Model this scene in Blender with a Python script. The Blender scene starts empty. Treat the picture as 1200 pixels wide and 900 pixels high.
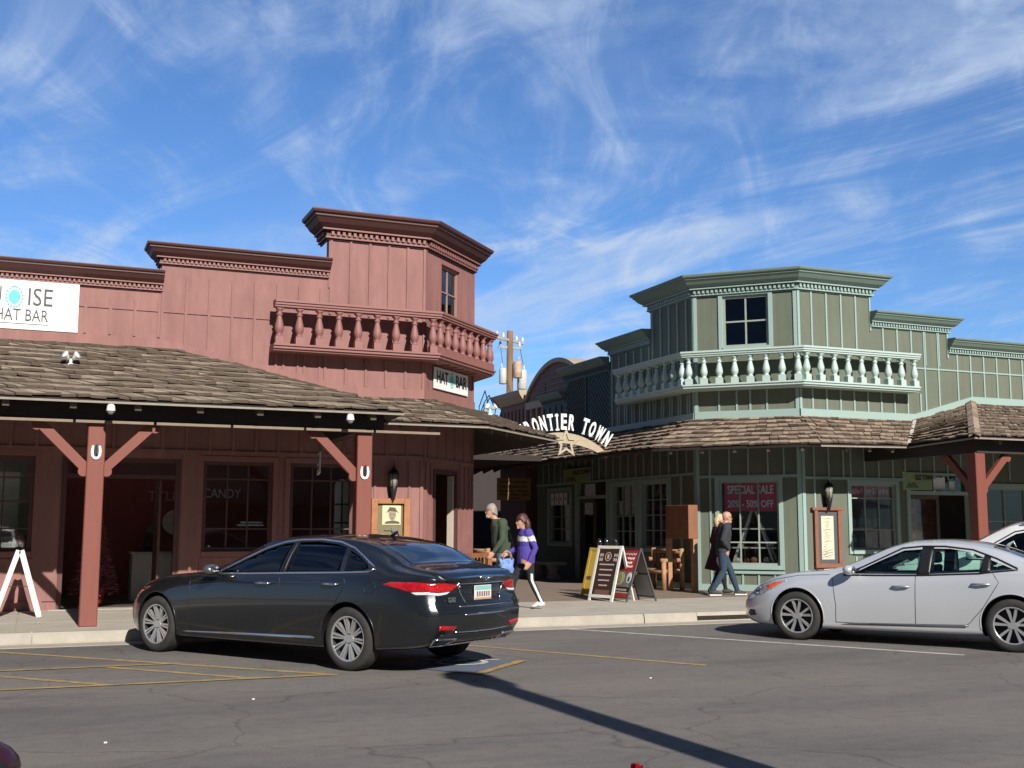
import bpy, bmesh, math, random
from mathutils import Vector, Matrix, noise as mnoise

C = bpy.context.scene
COL = C.collection
R = math.radians
random.seed(11)

# ------------------------------------------------------------------ camera
cam_d = bpy.data.cameras.new('camera')
cam = bpy.data.objects.new('camera', cam_d)
COL.objects.link(cam)
cam_d.sensor_fit = 'HORIZONTAL'
cam_d.sensor_width = 36.0
cam_d.lens = 36.0 * 1335.0 / 1200.0
cam_d.clip_end = 3000
_yaw, _pit, _rol = R(22.65), R(7.14), R(0.14)
_f = Vector((math.sin(_yaw), math.cos(_yaw), 0))
_r = Vector((math.cos(_yaw), -math.sin(_yaw), 0))
_u = Vector((0, 0, 1))
_f2 = _f * math.cos(_pit) + _u * math.sin(_pit)
_u2 = -_f * math.sin(_pit) + _u * math.cos(_pit)
_r3 = _r * math.cos(_rol) + _u2 * math.sin(_rol)
_u3 = -_r * math.sin(_rol) + _u2 * math.cos(_rol)
cam.matrix_world = Matrix(((_r3.x, _u3.x, -_f2.x, 0), (_r3.y, _u3.y, -_f2.y, 0), (_r3.z, _u3.z, -_f2.z, 1.55), (0, 0, 0, 1)))
C.camera = cam
C.render.resolution_x, C.render.resolution_y = 1024, 768

# ------------------------------------------------------------------ light, sky, exposure
SUN_EL, SUN_ROT = R(31.5), R(180 - 1.4)
C.view_settings.view_transform = 'Standard'
C.view_settings.look = 'None'
C.view_settings.gamma = 1
C.view_settings.use_curve_mapping = False
C.view_settings.exposure = 0.35
sun_d = bpy.data.lights.new('sun', 'SUN')
sun_d.energy = 5.0
sun_d.angle = R(0.53)
sun_d.color = (1.0, 0.95, 0.88)
sun = bpy.data.objects.new('sun', sun_d)
sun.rotation_euler = (R(90) - SUN_EL, 0, R(1.4))
sun.location = (0, -20, 30)
COL.objects.link(sun)

world = bpy.data.worlds.new('World')
C.world = world
world.use_nodes = True
wn, wl = world.node_tree.nodes, world.node_tree.links
wn.clear()
w_out = wn.new('ShaderNodeOutputWorld')
w_bg = wn.new('ShaderNodeBackground')
w_bg.inputs['Strength'].default_value = 0.05
sky = wn.new('ShaderNodeTexSky')
sky.sky_type = 'NISHITA'
sky.sun_disc = False
sky.sun_elevation = SUN_EL
sky.sun_rotation = SUN_ROT
sky.altitude = 400
sky.air_density = 1.0
sky.dust_density = 0.35
sky.ozone_density = 2.2
# thin cirrus: noise on the direction projected onto a high flat layer
tc = wn.new('ShaderNodeTexCoord')
sep = wn.new('ShaderNodeSeparateXYZ')
wl.new(tc.outputs['Generated'], sep.inputs[0])
def wmath(op, a, b=None, c=None):
    n = wn.new('ShaderNodeMath'); n.operation = op
    for i, v in enumerate((a, b, c)):
        if v is None: continue
        if isinstance(v, (int, float)): n.inputs[i].default_value = v
        else: wl.new(v, n.inputs[i])
    return n.outputs[0]
den = wmath('MAXIMUM', wmath('ADD', sep.outputs[2], 0.12), 0.05)
comb = wn.new('ShaderNodeCombineXYZ')
wl.new(wmath('DIVIDE', sep.outputs[0], den), comb.inputs[0])
wl.new(wmath('DIVIDE', sep.outputs[1], den), comb.inputs[1])
def wnoise(rot, scale, loc, nscale, detail, rough, dist):
    m = wn.new('ShaderNodeMapping'); m.vector_type = 'TEXTURE'
    m.inputs['Rotation'].default_value = (0, 0, R(rot))
    m.inputs['Scale'].default_value = scale
    m.inputs['Location'].default_value = loc
    wl.new(comb.outputs[0], m.inputs[0])
    n = wn.new('ShaderNodeTexNoise')
    n.inputs['Scale'].default_value = nscale
    n.inputs['Detail'].default_value = detail
    n.inputs['Roughness'].default_value = rough
    n.inputs['Distortion'].default_value = dist
    wl.new(m.outputs[0], n.inputs['Vector'])
    return n.outputs[0]
def wramp(src, lo, hi):
    n = wn.new('ShaderNodeMapRange'); n.interpolation_type = 'SMOOTHSTEP'
    n.inputs['From Min'].default_value = lo; n.inputs['From Max'].default_value = hi
    wl.new(src, n.inputs['Value'])
    return n.outputs[0]
streak = wnoise(113, (1.55, 0.62, 1), (3.1, 1.7, 0), 1.5, 10, 0.60, 1.3)
fine = wnoise(62, (1.3, 0.5, 1), (0.4, 5.2, 0), 2.1, 10, 0.62, 1.5)
big = wnoise(0, (1, 1, 1), (7.3, 2.4, 0), 0.8, 3, 0.5, 0.0)
m1 = wmath('MULTIPLY', wramp(streak, 0.40, 0.74), wramp(big, 0.28, 0.58))
m2 = wmath('MULTIPLY', wramp(fine, 0.42, 0.78), wramp(streak, 0.30, 0.60))
mask = wmath('MINIMUM', wmath('ADD', wmath('MULTIPLY', m1, 0.70), wmath('MULTIPLY', m2, 0.55)), 0.85)
mixc = wn.new('ShaderNodeMix'); mixc.data_type = 'RGBA'
wl.new(mask, mixc.inputs['Factor'])
skyt = wn.new('ShaderNodeMix'); skyt.data_type = 'RGBA'; skyt.blend_type = 'MULTIPLY'
skyt.inputs['Factor'].default_value = 1.0
wl.new(sky.outputs[0], skyt.inputs[6])
skyt.inputs[7].default_value = (1.08, 1.56, 2.18, 1)
wl.new(skyt.outputs[2], mixc.inputs[6])
# unseen sky on the sun side is dimmed to cut fill light and reflections
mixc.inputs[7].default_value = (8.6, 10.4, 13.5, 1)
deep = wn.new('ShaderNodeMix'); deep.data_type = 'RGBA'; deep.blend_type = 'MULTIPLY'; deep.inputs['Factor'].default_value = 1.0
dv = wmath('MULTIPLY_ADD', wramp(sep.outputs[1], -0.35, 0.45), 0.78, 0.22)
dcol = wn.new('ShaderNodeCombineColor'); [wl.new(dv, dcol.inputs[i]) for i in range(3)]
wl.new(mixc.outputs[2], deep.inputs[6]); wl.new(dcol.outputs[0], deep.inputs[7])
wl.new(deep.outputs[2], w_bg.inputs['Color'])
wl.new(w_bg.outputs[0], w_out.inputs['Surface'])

# ------------------------------------------------------------------ materials
MATS = {}
def mat(name, col, rough=0.6, metal=0.0, var=0.12, vscale=3.0, vstretch=(1, 1, 1), bump=0.0, bscale=40.0, bstretch=(1, 1, 1), spec=0.5, coat=0.0,
        col2=None, island=0.0, emit=0.0, coatrough=0.03, streak=0.0):
    """Principled paint / wood / metal with noise variation of the colour, optional bump and per-piece variation."""
    if name in MATS: return MATS[name]
    m = bpy.data.materials.new(name); m.use_nodes = True
    nt = m.node_tree; N, L = nt.nodes, nt.links
    b = N['Principled BSDF']
    b.inputs['Roughness'].default_value = rough
    b.inputs['Metallic'].default_value = metal
    b.inputs['Specular IOR Level'].default_value = spec
    b.inputs['Coat Weight'].default_value = coat
    b.inputs['Coat Roughness'].default_value = coatrough
    tcn = N.new('ShaderNodeTexCoord')
    c1 = (*col, 1); c2 = (*(col2 or [x * 0.6 for x in col]), 1)
    mix = N.new('ShaderNodeMix'); mix.data_type = 'RGBA'
    mix.inputs[6].default_value = c1; mix.inputs[7].default_value = c2
    fac = None
    if var > 0:
        mp = N.new('ShaderNodeMapping'); mp.inputs['Scale'].default_value = vstretch
        L.new(tcn.outputs['Object'], mp.inputs[0])
        nz = N.new('ShaderNodeTexNoise'); nz.inputs['Scale'].default_value = vscale; nz.inputs['Detail'].default_value = 8; nz.inputs['Roughness'].default_value = 0.65
        L.new(mp.outputs[0], nz.inputs['Vector'])
        mr = N.new('ShaderNodeMapRange'); mr.inputs['From Min'].default_value = 0.35; mr.inputs['From Max'].default_value = 0.72
        mr.inputs['To Max'].default_value = min(1, var * 3)
        L.new(nz.outputs[0], mr.inputs['Value']); fac = mr.outputs[0]
    if island > 0:
        g = N.new('ShaderNodeNewGeometry')
        mm = N.new('ShaderNodeMath'); mm.operation = 'MULTIPLY_ADD'; mm.inputs[1].default_value = island
        L.new(g.outputs['Random Per Island'], mm.inputs[0])
        if fac is not None: L.new(fac, mm.inputs[2])
        else: mm.inputs[2].default_value = 0
        cl = N.new('ShaderNodeClamp'); L.new(mm.outputs[0], cl.inputs[0]); fac = cl.outputs[0]
    if fac is not None: L.new(fac, mix.inputs['Factor'])
    else: mix.inputs['Factor'].default_value = 0
    out_col = mix.outputs[2]
    if streak > 0:   # rain streaks and faded patches in old paint
        for sc, st, lo, hi in ((9, (1, 1, .05), .40, .66), (1.3, (1, 1, .5), .38, .68)):
            mp3 = N.new('ShaderNodeMapping'); mp3.inputs['Scale'].default_value = st; L.new(tcn.outputs['Object'], mp3.inputs[0])
            n3 = N.new('ShaderNodeTexNoise'); n3.inputs['Scale'].default_value = sc; n3.inputs['Detail'].default_value = 7; n3.inputs['Roughness'].default_value = 0.7; L.new(mp3.outputs[0], n3.inputs['Vector'])
            m3 = N.new('ShaderNodeMapRange'); m3.inputs['From Min'].default_value = lo; m3.inputs['From Max'].default_value = hi; m3.inputs['To Min'].default_value = 1 + streak * .55; m3.inputs['To Max'].default_value = 1 - streak; L.new(n3.outputs[0], m3.inputs['Value'])
            mu = N.new('ShaderNodeVectorMath'); mu.operation = 'SCALE'; L.new(out_col, mu.inputs[0]); L.new(m3.outputs[0], mu.inputs['Scale']); out_col = mu.outputs[0]
    L.new(out_col, b.inputs['Base Color'])
    if emit:
        L.new(mix.outputs[2], b.inputs['Emission Color']); b.inputs['Emission Strength'].default_value = emit
    if bump > 0:
        mp2 = N.new('ShaderNodeMapping'); mp2.inputs['Scale'].default_value = bstretch
        L.new(tcn.outputs['Object'], mp2.inputs[0])
        n2 = N.new('ShaderNodeTexNoise'); n2.inputs['Scale'].default_value = bscale; n2.inputs['Detail'].default_value = 6
        L.new(mp2.outputs[0], n2.inputs['Vector'])
        bp = N.new('ShaderNodeBump'); bp.inputs['Strength'].default_value = bump; bp.inputs['Distance'].default_value = 0.01
        L.new(n2.outputs[0], bp.inputs['Height']); L.new(bp.outputs[0], b.inputs['Normal'])
    MATS[name] = m
    return m

def glass_mat(name, tint=(0.8, 0.85, 0.85), through=0.85, refl=1.0):
    """Thin pane: fresnel-weighted mirror over tinted see-through glass."""
    if name in MATS: return MATS[name]
    m = bpy.data.materials.new(name); m.use_nodes = True
    N, L = m.node_tree.nodes, m.node_tree.links
    N.clear()
    o = N.new('ShaderNodeOutputMaterial')
    t = N.new('ShaderNodeBsdfTransparent'); t.inputs[0].default_value = (*[x * through for x in tint], 1)
    g = N.new('ShaderNodeBsdfGlossy'); g.inputs['Roughness'].default_value = 0.02
    nz = N.new('ShaderNodeTexNoise'); nz.inputs['Scale'].default_value = 1.6; nz.inputs['Detail'].default_value = 1
    tcn = N.new('ShaderNodeTexCoord'); L.new(tcn.outputs['Object'], nz.inputs['Vector'])
    bp = N.new('ShaderNodeBump'); bp.inputs['Strength'].default_value = 0.03; bp.inputs['Distance'].default_value = 0.05
    L.new(nz.outputs[0], bp.inputs['Height']); L.new(bp.outputs[0], g.inputs['Normal'])
    fr = N.new('ShaderNodeFresnel'); fr.inputs[0].default_value = 1.5
    mm = N.new('ShaderNodeMath'); mm.operation = 'MULTIPLY'; mm.inputs[1].default_value = refl; mm.use_clamp = True
    L.new(fr.outputs[0], mm.inputs[0])
    mx = N.new('ShaderNodeMixShader')
    L.new(mm.outputs[0], mx.inputs[0]); L.new(t.outputs[0], mx.inputs[1]); L.new(g.outputs[0], mx.inputs[2])
    L.new(mx.outputs[0], o.inputs[0])
    MATS[name] = m
    return m

# ------------------------------------------------------------------ object helpers
BASE = {}
def tag(o, label=None, cat=None, group=None, kind=None):
    if label: o['label'] = label
    if cat: o['category'] = cat
    if group: o['group'] = group
    if kind: o['kind'] = kind
    return o
def thing(name, label, cat, loc=(0, 0, 0), group=None, rz=0.0):
    o = bpy.data.objects.new(name, None); COL.objects.link(o)
    o.location = loc; o.rotation_euler = (0, 0, rz); o.empty_display_size = 0.2
    BASE[o.name] = Vector(loc)
    return tag(o, label, cat, group)
def local_thing(name, label, cat, group=None):
    """A thing whose parts are built round its own origin; place it afterwards."""
    return thing(name, label, cat, (0, 0, 0), group)
def copy_tree(o, parent=None):
    c = o.copy(); COL.objects.link(c)
    if parent is not None: c.parent = parent
    for ch in list(o.children): copy_tree(ch, c)
    return c

class MB:
    def __init__(self): self.v = []; self.f = []; self.m = []; self.sm = []; self.cur = 0; self.smooth = False
    def add(self, verts, faces):
        n = len(self.v); self.v += [Vector(p) for p in verts]
        for f in faces:
            self.f.append([i + n for i in f]); self.m.append(self.cur); self.sm.append(self.smooth)
        return self
    def box(self, x0, x1, y0, y1, z0, z1):
        return self.add([(x0, y0, z0), (x1, y0, z0), (x1, y1, z0), (x0, y1, z0), (x0, y0, z1), (x1, y0, z1), (x1, y1, z1), (x0, y1, z1)],
                        [(0, 3, 2, 1), (4, 5, 6, 7), (0, 1, 5, 4), (1, 2, 6, 5), (2, 3, 7, 6), (3, 0, 4, 7)])
    def prism(self, pts8):
        return self.add(pts8, [(0, 3, 2, 1), (4, 5, 6, 7), (0, 1, 5, 4), (1, 2, 6, 5), (2, 3, 7, 6), (3, 0, 4, 7)])
    def bar(self, a, b, w, h, up=(0, 0, 1)):
        """Square bar from a to b, w across, h along up."""
        a, b = Vector(a), Vector(b); d = (b - a).normalized(); up = Vector(up)
        s = d.cross(up).normalized() * (w / 2); t = s.cross(d).normalized() * (h / 2)
        return self.prism([a - s - t, a + s - t, b + s - t, b - s - t, a - s + t, a + s + t, b + s + t, b - s + t])
    def tube(self, pts, r, n=8, caps=True):
        pts = [Vector(p) for p in pts]; rs = r if isinstance(r, (list, tuple)) else [r] * len(pts)
        rings = []; prev = None
        for i, p in enumerate(pts):
            d = (pts[min(i + 1, len(pts) - 1)] - pts[max(i - 1, 0)])
            d = d.normalized() if d.length > 1e-9 else Vector((0, 0, 1))
            ref = prev if prev is not None else (Vector((0, 0, 1)) if abs(d.z) < 0.9 else Vector((1, 0, 0)))
            x = (ref - d * ref.dot(d)).normalized(); y = d.cross(x); prev = x
            rings.append([p + (x * math.cos(2 * math.pi * k / n) + y * math.sin(2 * math.pi * k / n)) * rs[i] for k in range(n)])
        vs = [q for rg in rings for q in rg]; fs = []
        for i in range(len(pts) - 1):
            for k in range(n):
                k2 = (k + 1) % n
                fs.append((i * n + k, i * n + k2, (i + 1) * n + k2, (i + 1) * n + k))
        if caps: fs += [tuple(range(n))[::-1], tuple((len(pts) - 1) * n + k for k in range(n))]
        return self.add(vs, fs)
    def lathe(self, prof, n=16, c=(0, 0, 0), axis='z', a0=0.0):
        """prof: (radius, height) list."""
        c = Vector(c); vs = []
        for r_, h in prof:
            for k in range(n):
                a = a0 + 2 * math.pi * k / n
                p = (r_ * math.cos(a), r_ * math.sin(a), h)
                if axis == 'y': p = (p[0], p[2], p[1])
                elif axis == 'x': p = (p[2], p[0], p[1])
                vs.append(c + Vector(p))
        fs = []
        for i in range(len(prof) - 1):
            for k in range(n):
                k2 = (k + 1) % n
                fs.append((i * n + k, i * n + k2, (i + 1) * n + k2, (i + 1) * n + k))
        fs += [tuple(range(n))[::-1], tuple((len(prof) - 1) * n + k for k in range(n))]
        return self.add(vs, fs)
    def ball(self, c, rx, ry=None, rz=None, n=12, m=8):
        ry = ry or rx; rz = rz or rx
        prof = [(max(1e-4, math.sin(math.pi * i / m)), -math.cos(math.pi * i / m)) for i in range(m + 1)]
        s = len(self.v); self.lathe(prof, n)
        for i in range(s, len(self.v)):
            p = self.v[i]; self.v[i] = Vector((c[0] + p.x * rx, c[1] + p.y * ry, c[2] + p.z * rz))
        return self
    def grid(self, rows):
        nr, nc = len(rows), len(rows[0])
        return self.add([p for r_ in rows for p in r_], [(i * nc + j, i * nc + j + 1, (i + 1) * nc + j + 1, (i + 1) * nc + j) for i in range(nr - 1) for j in range(nc - 1)])
    def build(self, name, mats, parent=None, bevel=0.0, smooth=False, recalc=True, autosmooth=None):
        me = bpy.data.meshes.new(name)
        base = Vector((0, 0, 0)); q = parent
        while q is not None:
            base = base + BASE.get(q.name, Vector((0, 0, 0))) ; q = q.parent
        me.from_pydata([tuple(p - base) for p in self.v], [], self.f)
        for mt in (mats if isinstance(mats, (list, tuple)) else [mats]): me.materials.append(mt)
        for p, mi, s in zip(me.polygons, self.m, self.sm): p.material_index = mi; p.use_smooth = s or smooth
        if recalc:
            bm = bmesh.new(); bm.from_mesh(me); bmesh.ops.recalc_face_normals(bm, faces=bm.faces); bm.to_mesh(me); bm.free()
        if autosmooth is not None: 
            for p in me.polygons: p.use_smooth = True
            me.set_sharp_from_angle(angle=R(autosmooth))
        me.update()
        o = bpy.data.objects.new(name, me); COL.objects.link(o)
        if parent is not None: o.parent = parent
        if bevel > 0:
            md = o.modifiers.new('bevel', 'BEVEL'); md.width = bevel; md.segments = 1; md.limit_method = 'ANGLE'
        return o

def text_mesh(body, size, depth=0.004, offset=0.0, sx=1.0, align='CENTER', spacing=1.0, fit=None):
    cu = bpy.data.curves.new('text', 'FONT'); cu.body = body; cu.size = size; cu.extrude = depth; cu.offset = offset
    cu.align_x = align; cu.align_y = 'CENTER'; cu.space_character = spacing; cu.resolution_u = 3
    o = bpy.data.objects.new('text', cu); COL.objects.link(o)
    dg = bpy.context.evaluated_depsgraph_get()
    me = bpy.data.meshes.new_from_object(o.evaluated_get(dg))
    vs = [Vector((v.co.x * sx, v.co.y, v.co.z)) for v in me.vertices]; fs = [list(p.vertices) for p in me.polygons]
    bpy.data.objects.remove(o); bpy.data.curves.remove(cu); bpy.data.meshes.remove(me)
    if fit:
        k = fit / (max(v.x for v in vs) - min(v.x for v in vs)); vs = [Vector((v.x * k, v.y, v.z)) for v in vs]
    return vs, fs
def add_text(mb, body, size, org, right, normal, up=(0, 0, 1), **kw):
    """Flat raised lettering: org is the middle of the line, on the surface."""
    vs, fs = text_mesh(body, size, **kw)
    org, right, normal, up = Vector(org), Vector(right), Vector(normal), Vector(up)
    mb.add([org + right * p.x + up * p.y + normal * (p.z + kw.get('depth', 0.004) + 0.001) for p in vs], fs)

class Face:
    """A wall plane: o at the foot, U to the viewer's right, N outward."""
    def __init__(s, o, U, N): s.o = Vector(o); s.U = Vector(U).normalized(); s.N = Vector(N).normalized()
    def P(s, u, d, z): return s.o + s.U * u + s.N * d + Vector((0, 0, z))
    def box(s, mb, u0, u1, d0, d1, z0, z1):
        P = s.P
        return mb.prism([P(u0, d1, z0), P(u1, d1, z0), P(u1, d0, z0), P(u0, d0, z0), P(u0, d1, z1), P(u1, d1, z1), P(u1, d0, z1), P(u0, d0, z1)])
    def wall(s, mb, u0, u1, z0, z1, holes=(), t=0.16):
        us = sorted({u0, u1, *[max(u0, min(u1, h[i])) for h in holes for i in (0, 1)]})
        for a, b in zip(us, us[1:]):
            if b - a < 1e-6: continue
            m = (a + b) / 2
            hs = sorted([(max(z0, h[2]), min(z1, h[3])) for h in holes if h[0] < m < h[1]])
            z = z0
            for h0, h1 in hs:
                if h0 > z + 1e-6: s.box(mb, a, b, -t, 0, z, h0)
                z = max(z, h1)
            if z1 > z + 1e-6: s.box(mb, a, b, -t, 0, z, z1)
    def poly(s, mb, pts, d0, d1):
        """Extruded polygon in (u, z)."""
        n = len(pts)
        mb.add([s.P(u, d1, z) for u, z in pts] + [s.P(u, d0, z) for u, z in pts],
               [tuple(range(n)), tuple(range(2 * n - 1, n - 1, -1))] + [(i, i + n, (i + 1) % n + n, (i + 1) % n) for i in range(n)])
    def text(s, mb, body, size, u, z, d, **kw): add_text(mb, body, size, s.P(u, d, z), s.U, s.N, **kw)

def sweep(mb, path, prof, close_ends=True):
    """Sweep a profile of (outward, z) along a horizontal polyline; outward is to the right of travel, corners mitred."""
    pts = [Vector((p[0], p[1], 0)) for p in path]; n = len(pts); rings = []
    for i, p in enumerate(pts):
        d0 = (pts[i] - pts[i - 1]).normalized() if i > 0 else None
        d1 = (pts[i + 1] - pts[i]).normalized() if i < n - 1 else None
        n0 = Vector((d0.y, -d0.x, 0)) if d0 else None; n1 = Vector((d1.y, -d1.x, 0)) if d1 else None
        if n0 is None: m = n1
        elif n1 is None: m = n0
        else: m = (n0 + n1) / (1 + n0.dot(n1))
        rings.append([p + m * o + Vector((0, 0, z)) for o, z in prof])
    k = len(prof); vs = [q for r_ in rings for q in r_]; fs = []
    for i in range(n - 1):
        for j in range(k):
            j2 = (j + 1) % k
            fs.append((i * k + j, i * k + j2, (i + 1) * k + j2, (i + 1) * k + j))
    if close_ends: fs += [tuple(range(k)), tuple((n - 1) * k + j for j in range(k))[::-1]]
    mb.add(vs, fs)
# ================================================================== setting: ground, road, kerb, pavement
def asphalt():
    m = bpy.data.materials.new('asphalt'); m.use_nodes = True
    nt = m.node_tree; N, L = nt.nodes, nt.links; b = N['Principled BSDF']
    b.inputs['Roughness'].default_value = 0.92; b.inputs['Specular IOR Level'].default_value = 0.25
    t = N.new('ShaderNodeTexCoord')
    def nz(scale, detail=6, rough=0.6, stretch=None, dist=0):
        n = N.new('ShaderNodeTexNoise'); n.inputs['Scale'].default_value = scale; n.inputs['Detail'].default_value = detail; n.inputs['Roughness'].default_value = rough
        n.inputs['Distortion'].default_value = dist
        if stretch:
            mp = N.new('ShaderNodeMapping'); mp.inputs['Scale'].default_value = stretch; mp.inputs['Rotation'].default_value = (0, 0, R(4))
            L.new(t.outputs['Object'], mp.inputs[0]); L.new(mp.outputs[0], n.inputs['Vector'])
        else: L.new(t.outputs['Object'], n.inputs['Vector'])
        return n.outputs[0]
    def ramp(src, stops):
        r = N.new('ShaderNodeValToRGB')
        r.color_ramp.elements[0].position = stops[0][0]; r.color_ramp.elements[0].color = (*stops[0][1], 1)
        r.color_ramp.elements[1].position = stops[-1][0]; r.color_ramp.elements[1].color = (*stops[-1][1], 1)
        for p, c in stops[1:-1]:
            e = r.color_ramp.elements.new(p); e.color = (*c, 1)
        L.new(src, r.inputs[0]); return r.outputs[0]
    def mul(a, bb, fac=1.0):
        x = N.new('ShaderNodeMix'); x.data_type = 'RGBA'; x.blend_type = 'MULTIPLY'; x.inputs['Factor'].default_value = fac
        L.new(a, x.inputs[6]); L.new(bb, x.inputs[7]); return x.outputs[2]
    base = ramp(nz(260, 3, 0.7), [(0.3, (0.075, 0.069, 0.065)), (0.5, (0.160, 0.147, 0.136)), (0.72, (0.32, 0.30, 0.28))])
    patch = ramp(nz(0.55, 7, 0.62, (0.35, 1, 1)), [(0.32, (0.72, 0.73, 0.75)), (0.52, (1, 0.99, 0.97)), (0.72, (1.18, 1.12, 1.06))])
    streak = ramp(nz(2.6, 10, 0.75, (0.25, 1.6, 1), 0.8), [(0.36, (0.70, 0.71, 0.73)), (0.5, (1, 1, 1)), (0.8, (1.05, 1.03, 1.02))])
    speck = ramp(nz(55, 4, 0.75), [(0.30, (0.70, 0.69, 0.68)), (0.5, (1, 1, 1)), (0.70, (1.32, 1.30, 1.27))])
    blot = ramp(nz(7, 5, 0.6), [(0.30, (0.84, 0.83, 0.82)), (0.5, (1, 1, 1)), (0.72, (1.08, 1.07, 1.05))])
    col = mul(mul(mul(mul(base, patch), streak, 0.42), speck, 0.8), blot, 0.8)
    # cracks: edges of warped cells, only in some areas
    warp = N.new('ShaderNodeTexNoise'); warp.inputs['Scale'].default_value = 1.3; warp.inputs['Detail'].default_value = 6
    L.new(t.outputs['Object'], warp.inputs['Vector'])
    va = N.new('ShaderNodeVectorMath'); va.operation = 'MULTIPLY_ADD'; va.inputs[1].default_value = (0.9, 0.9, 0)
    L.new(warp.outputs['Color'], va.inputs[0]); L.new(t.outputs['Object'], va.inputs[2])
    vo = N.new('ShaderNodeTexVoronoi'); vo.feature = 'DISTANCE_TO_EDGE'; vo.inputs['Scale'].default_value = 0.42
    L.new(va.outputs[0], vo.inputs['Vector'])
    cr = ramp(vo.outputs['Distance'], [(0.0, (0.42, 0.41, 0.41)), (0.0025, (0.6, 0.59, 0.58)), (0.006, (1, 1, 1))])
    col = mul(col, cr, 0.6)
    L.new(col, b.inputs['Base Color'])
    bp = N.new('ShaderNodeBump'); bp.inputs['Strength'].default_value = 0.5; bp.inputs['Distance'].default_value = 0.004
    L.new(nz(180, 3), bp.inputs['Height']); L.new(bp.outputs[0], b.inputs['Normal'])
    return m

M_ground = mat('dry ground', (0.22, 0.19, 0.16), 0.95, var=0.2, vscale=0.3)
M_conc = mat('pavement concrete', (0.44, 0.40, 0.335), 0.9, var=0.2, vscale=2.0, bump=0.25, bscale=90, col2=(0.30, 0.265, 0.22))
M_kerb = mat('kerb concrete', (0.40, 0.365, 0.305), 0.88, var=0.22, vscale=3.5, bump=0.35, bscale=60, col2=(0.28, 0.25, 0.20))
M_brown = mat('brown pavement', (0.235, 0.175, 0.135), 0.9, var=0.2, vscale=2.4, bump=0.3, bscale=60, col2=(0.15, 0.115, 0.09))
M_yellow = mat('worn yellow paint', (0.46, 0.30, 0.085), 0.8, var=0.33, vscale=7, col2=(0.16, 0.135, 0.115))
M_white = mat('worn white paint', (0.62, 0.60, 0.55), 0.8, var=0.25, vscale=6, col2=(0.2, 0.18, 0.16))
M_blue = mat('blue road paint', (0.11, 0.15, 0.24), 0.8, var=0.3, vscale=6, col2=(0.12, 0.11, 0.11))

g = MB().box(-900, 900, -900, 900, -0.6, -0.02); tag(g.build('ground', M_ground), kind='structure')
g = MB().box(-160, 160, -11.5, 16.1, -0.3, 0.0); tag(g.build('road', asphalt()), kind='structure')
g = MB()
x = -40.0
while x < 80:
    w = 3.05
    g.box(x + 0.006, x + w - 0.006, 16.04, 16.48, -0.2, 0.006 if True else 0); x += w
tag(g.build('gutter', M_kerb, bevel=0.004), kind='structure')
g = MB(); x = -39.59
DR0, DR1 = 10.2, 11.75
for k in range(40):
    w = 3.05; a, b_ = x + 0.008, x + w - 0.008; x += w
    def kerb_piece(a, b_):
        sweep(g, [(a, 16.48), (b_, 16.48)], [(0.0, -0.2), (0.0, 0.03), (-0.018, 0.125), (-0.045, 0.15), (-0.19, 0.154), (-0.19, -0.2)])
    if b_ < DR0 or a > DR1: kerb_piece(a, b_)
    else:
        if a < DR0: kerb_piece(a, DR0)
        if b_ > DR1: kerb_piece(DR1, b_)
        a2, b2 = max(a, DR0), min(b_, DR1)
        sweep(g, [(a2, 16.48), (b2, 16.48)], [(-0.0, 0.095), (-0.01, 0.135), (-0.03, 0.152), (-0.19, 0.154), (-0.19, 0.095)])
tag(g.build('kerb', M_kerb), kind='structure')
g = MB().box(DR0, DR1, 16.66, 16.9, -0.3, 0.09); tag(g.build('drain_inlet', mat('drain dark', (0.02, 0.02, 0.02), 0.9, var=0)), kind='structure')
# concrete pavement in scored panels
g = MB()
g.box(-42, 80, 16.62, 60, -0.3, 0.135)
x = -42.0
while x < 80:
    g.box(x + 0.007, x + 1.82 - 0.007, 16.675, 18.2, 0.1, 0.152); g.box(x + 0.007, x + 1.82 - 0.007, 18.215, 19.86, 0.1, 0.152)
    if x < 5.2: g.box(x + 0.007, x + 1.82 - 0.007, 19.875, 20.9, 0.1, 0.152)
    x += 1.82
tag(g.build('pavement', M_conc, bevel=0.004), kind='structure')
g = MB()
for i in range(26):
    for j in range(26):
        x0 = 5.1 + i * 1.5; y0 = 19.875 + j * 1.5
        g.box(x0, x0 + 1.49, y0, y0 + 1.49, 0.1, 0.1525)
tag(g.build('courtyard_paving', M_brown, bevel=0.004), kind='structure')

def road_line(name, a, b, w, m, z=0.004):
    a, b = Vector((*a, 0)), Vector((*b, 0)); d = (b - a).normalized(); n = Vector((-d.y, d.x, 0)) * (w / 2)
    k = 24; mb = MB(); rows = []
    rnd = random.Random(int(a.x * 100 + b.y * 37))
    for i in range(k + 1):
        p = a.lerp(b, i / k); e0, e1 = 1 + rnd.uniform(-.1, .1), 1 + rnd.uniform(-.1, .1)
        rows.append([p + n * e0 + Vector((0, 0, z)), p - n * e1 + Vector((0, 0, z))])
    mb.grid(rows)
    return tag(mb.build(name, m, recalc=False), kind='structure')
for a, b in (((-2.2, 17.8 - 0.25), (3.03, 12.01)),):
    road_line('parking_line', (-0.65, 16.03), b, 0.10, M_yellow)
road_line('parking_line', (-3.2, 13.62), (1.63, 13.63), 0.10, M_yellow, 0.008)
road_line('parking_line', (-3.2, 12.1), (2.95, 12.02), 0.10, M_yellow, 0.008)
road_line('parking_line', (0.85, 13.56), (2.15, 12.06), 0.10, M_yellow)
road_line('parking_line', (-0.6, 13.56), (0.72, 12.12), 0.10, M_yellow)
road_line('parking_line', (4.35, 16.03), (7.09, 11.28), 0.10, M_yellow)
road_line('parking_line', (4.40, 11.50), (5.34, 12.45), 0.12, M_yellow, 0.010)
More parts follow.
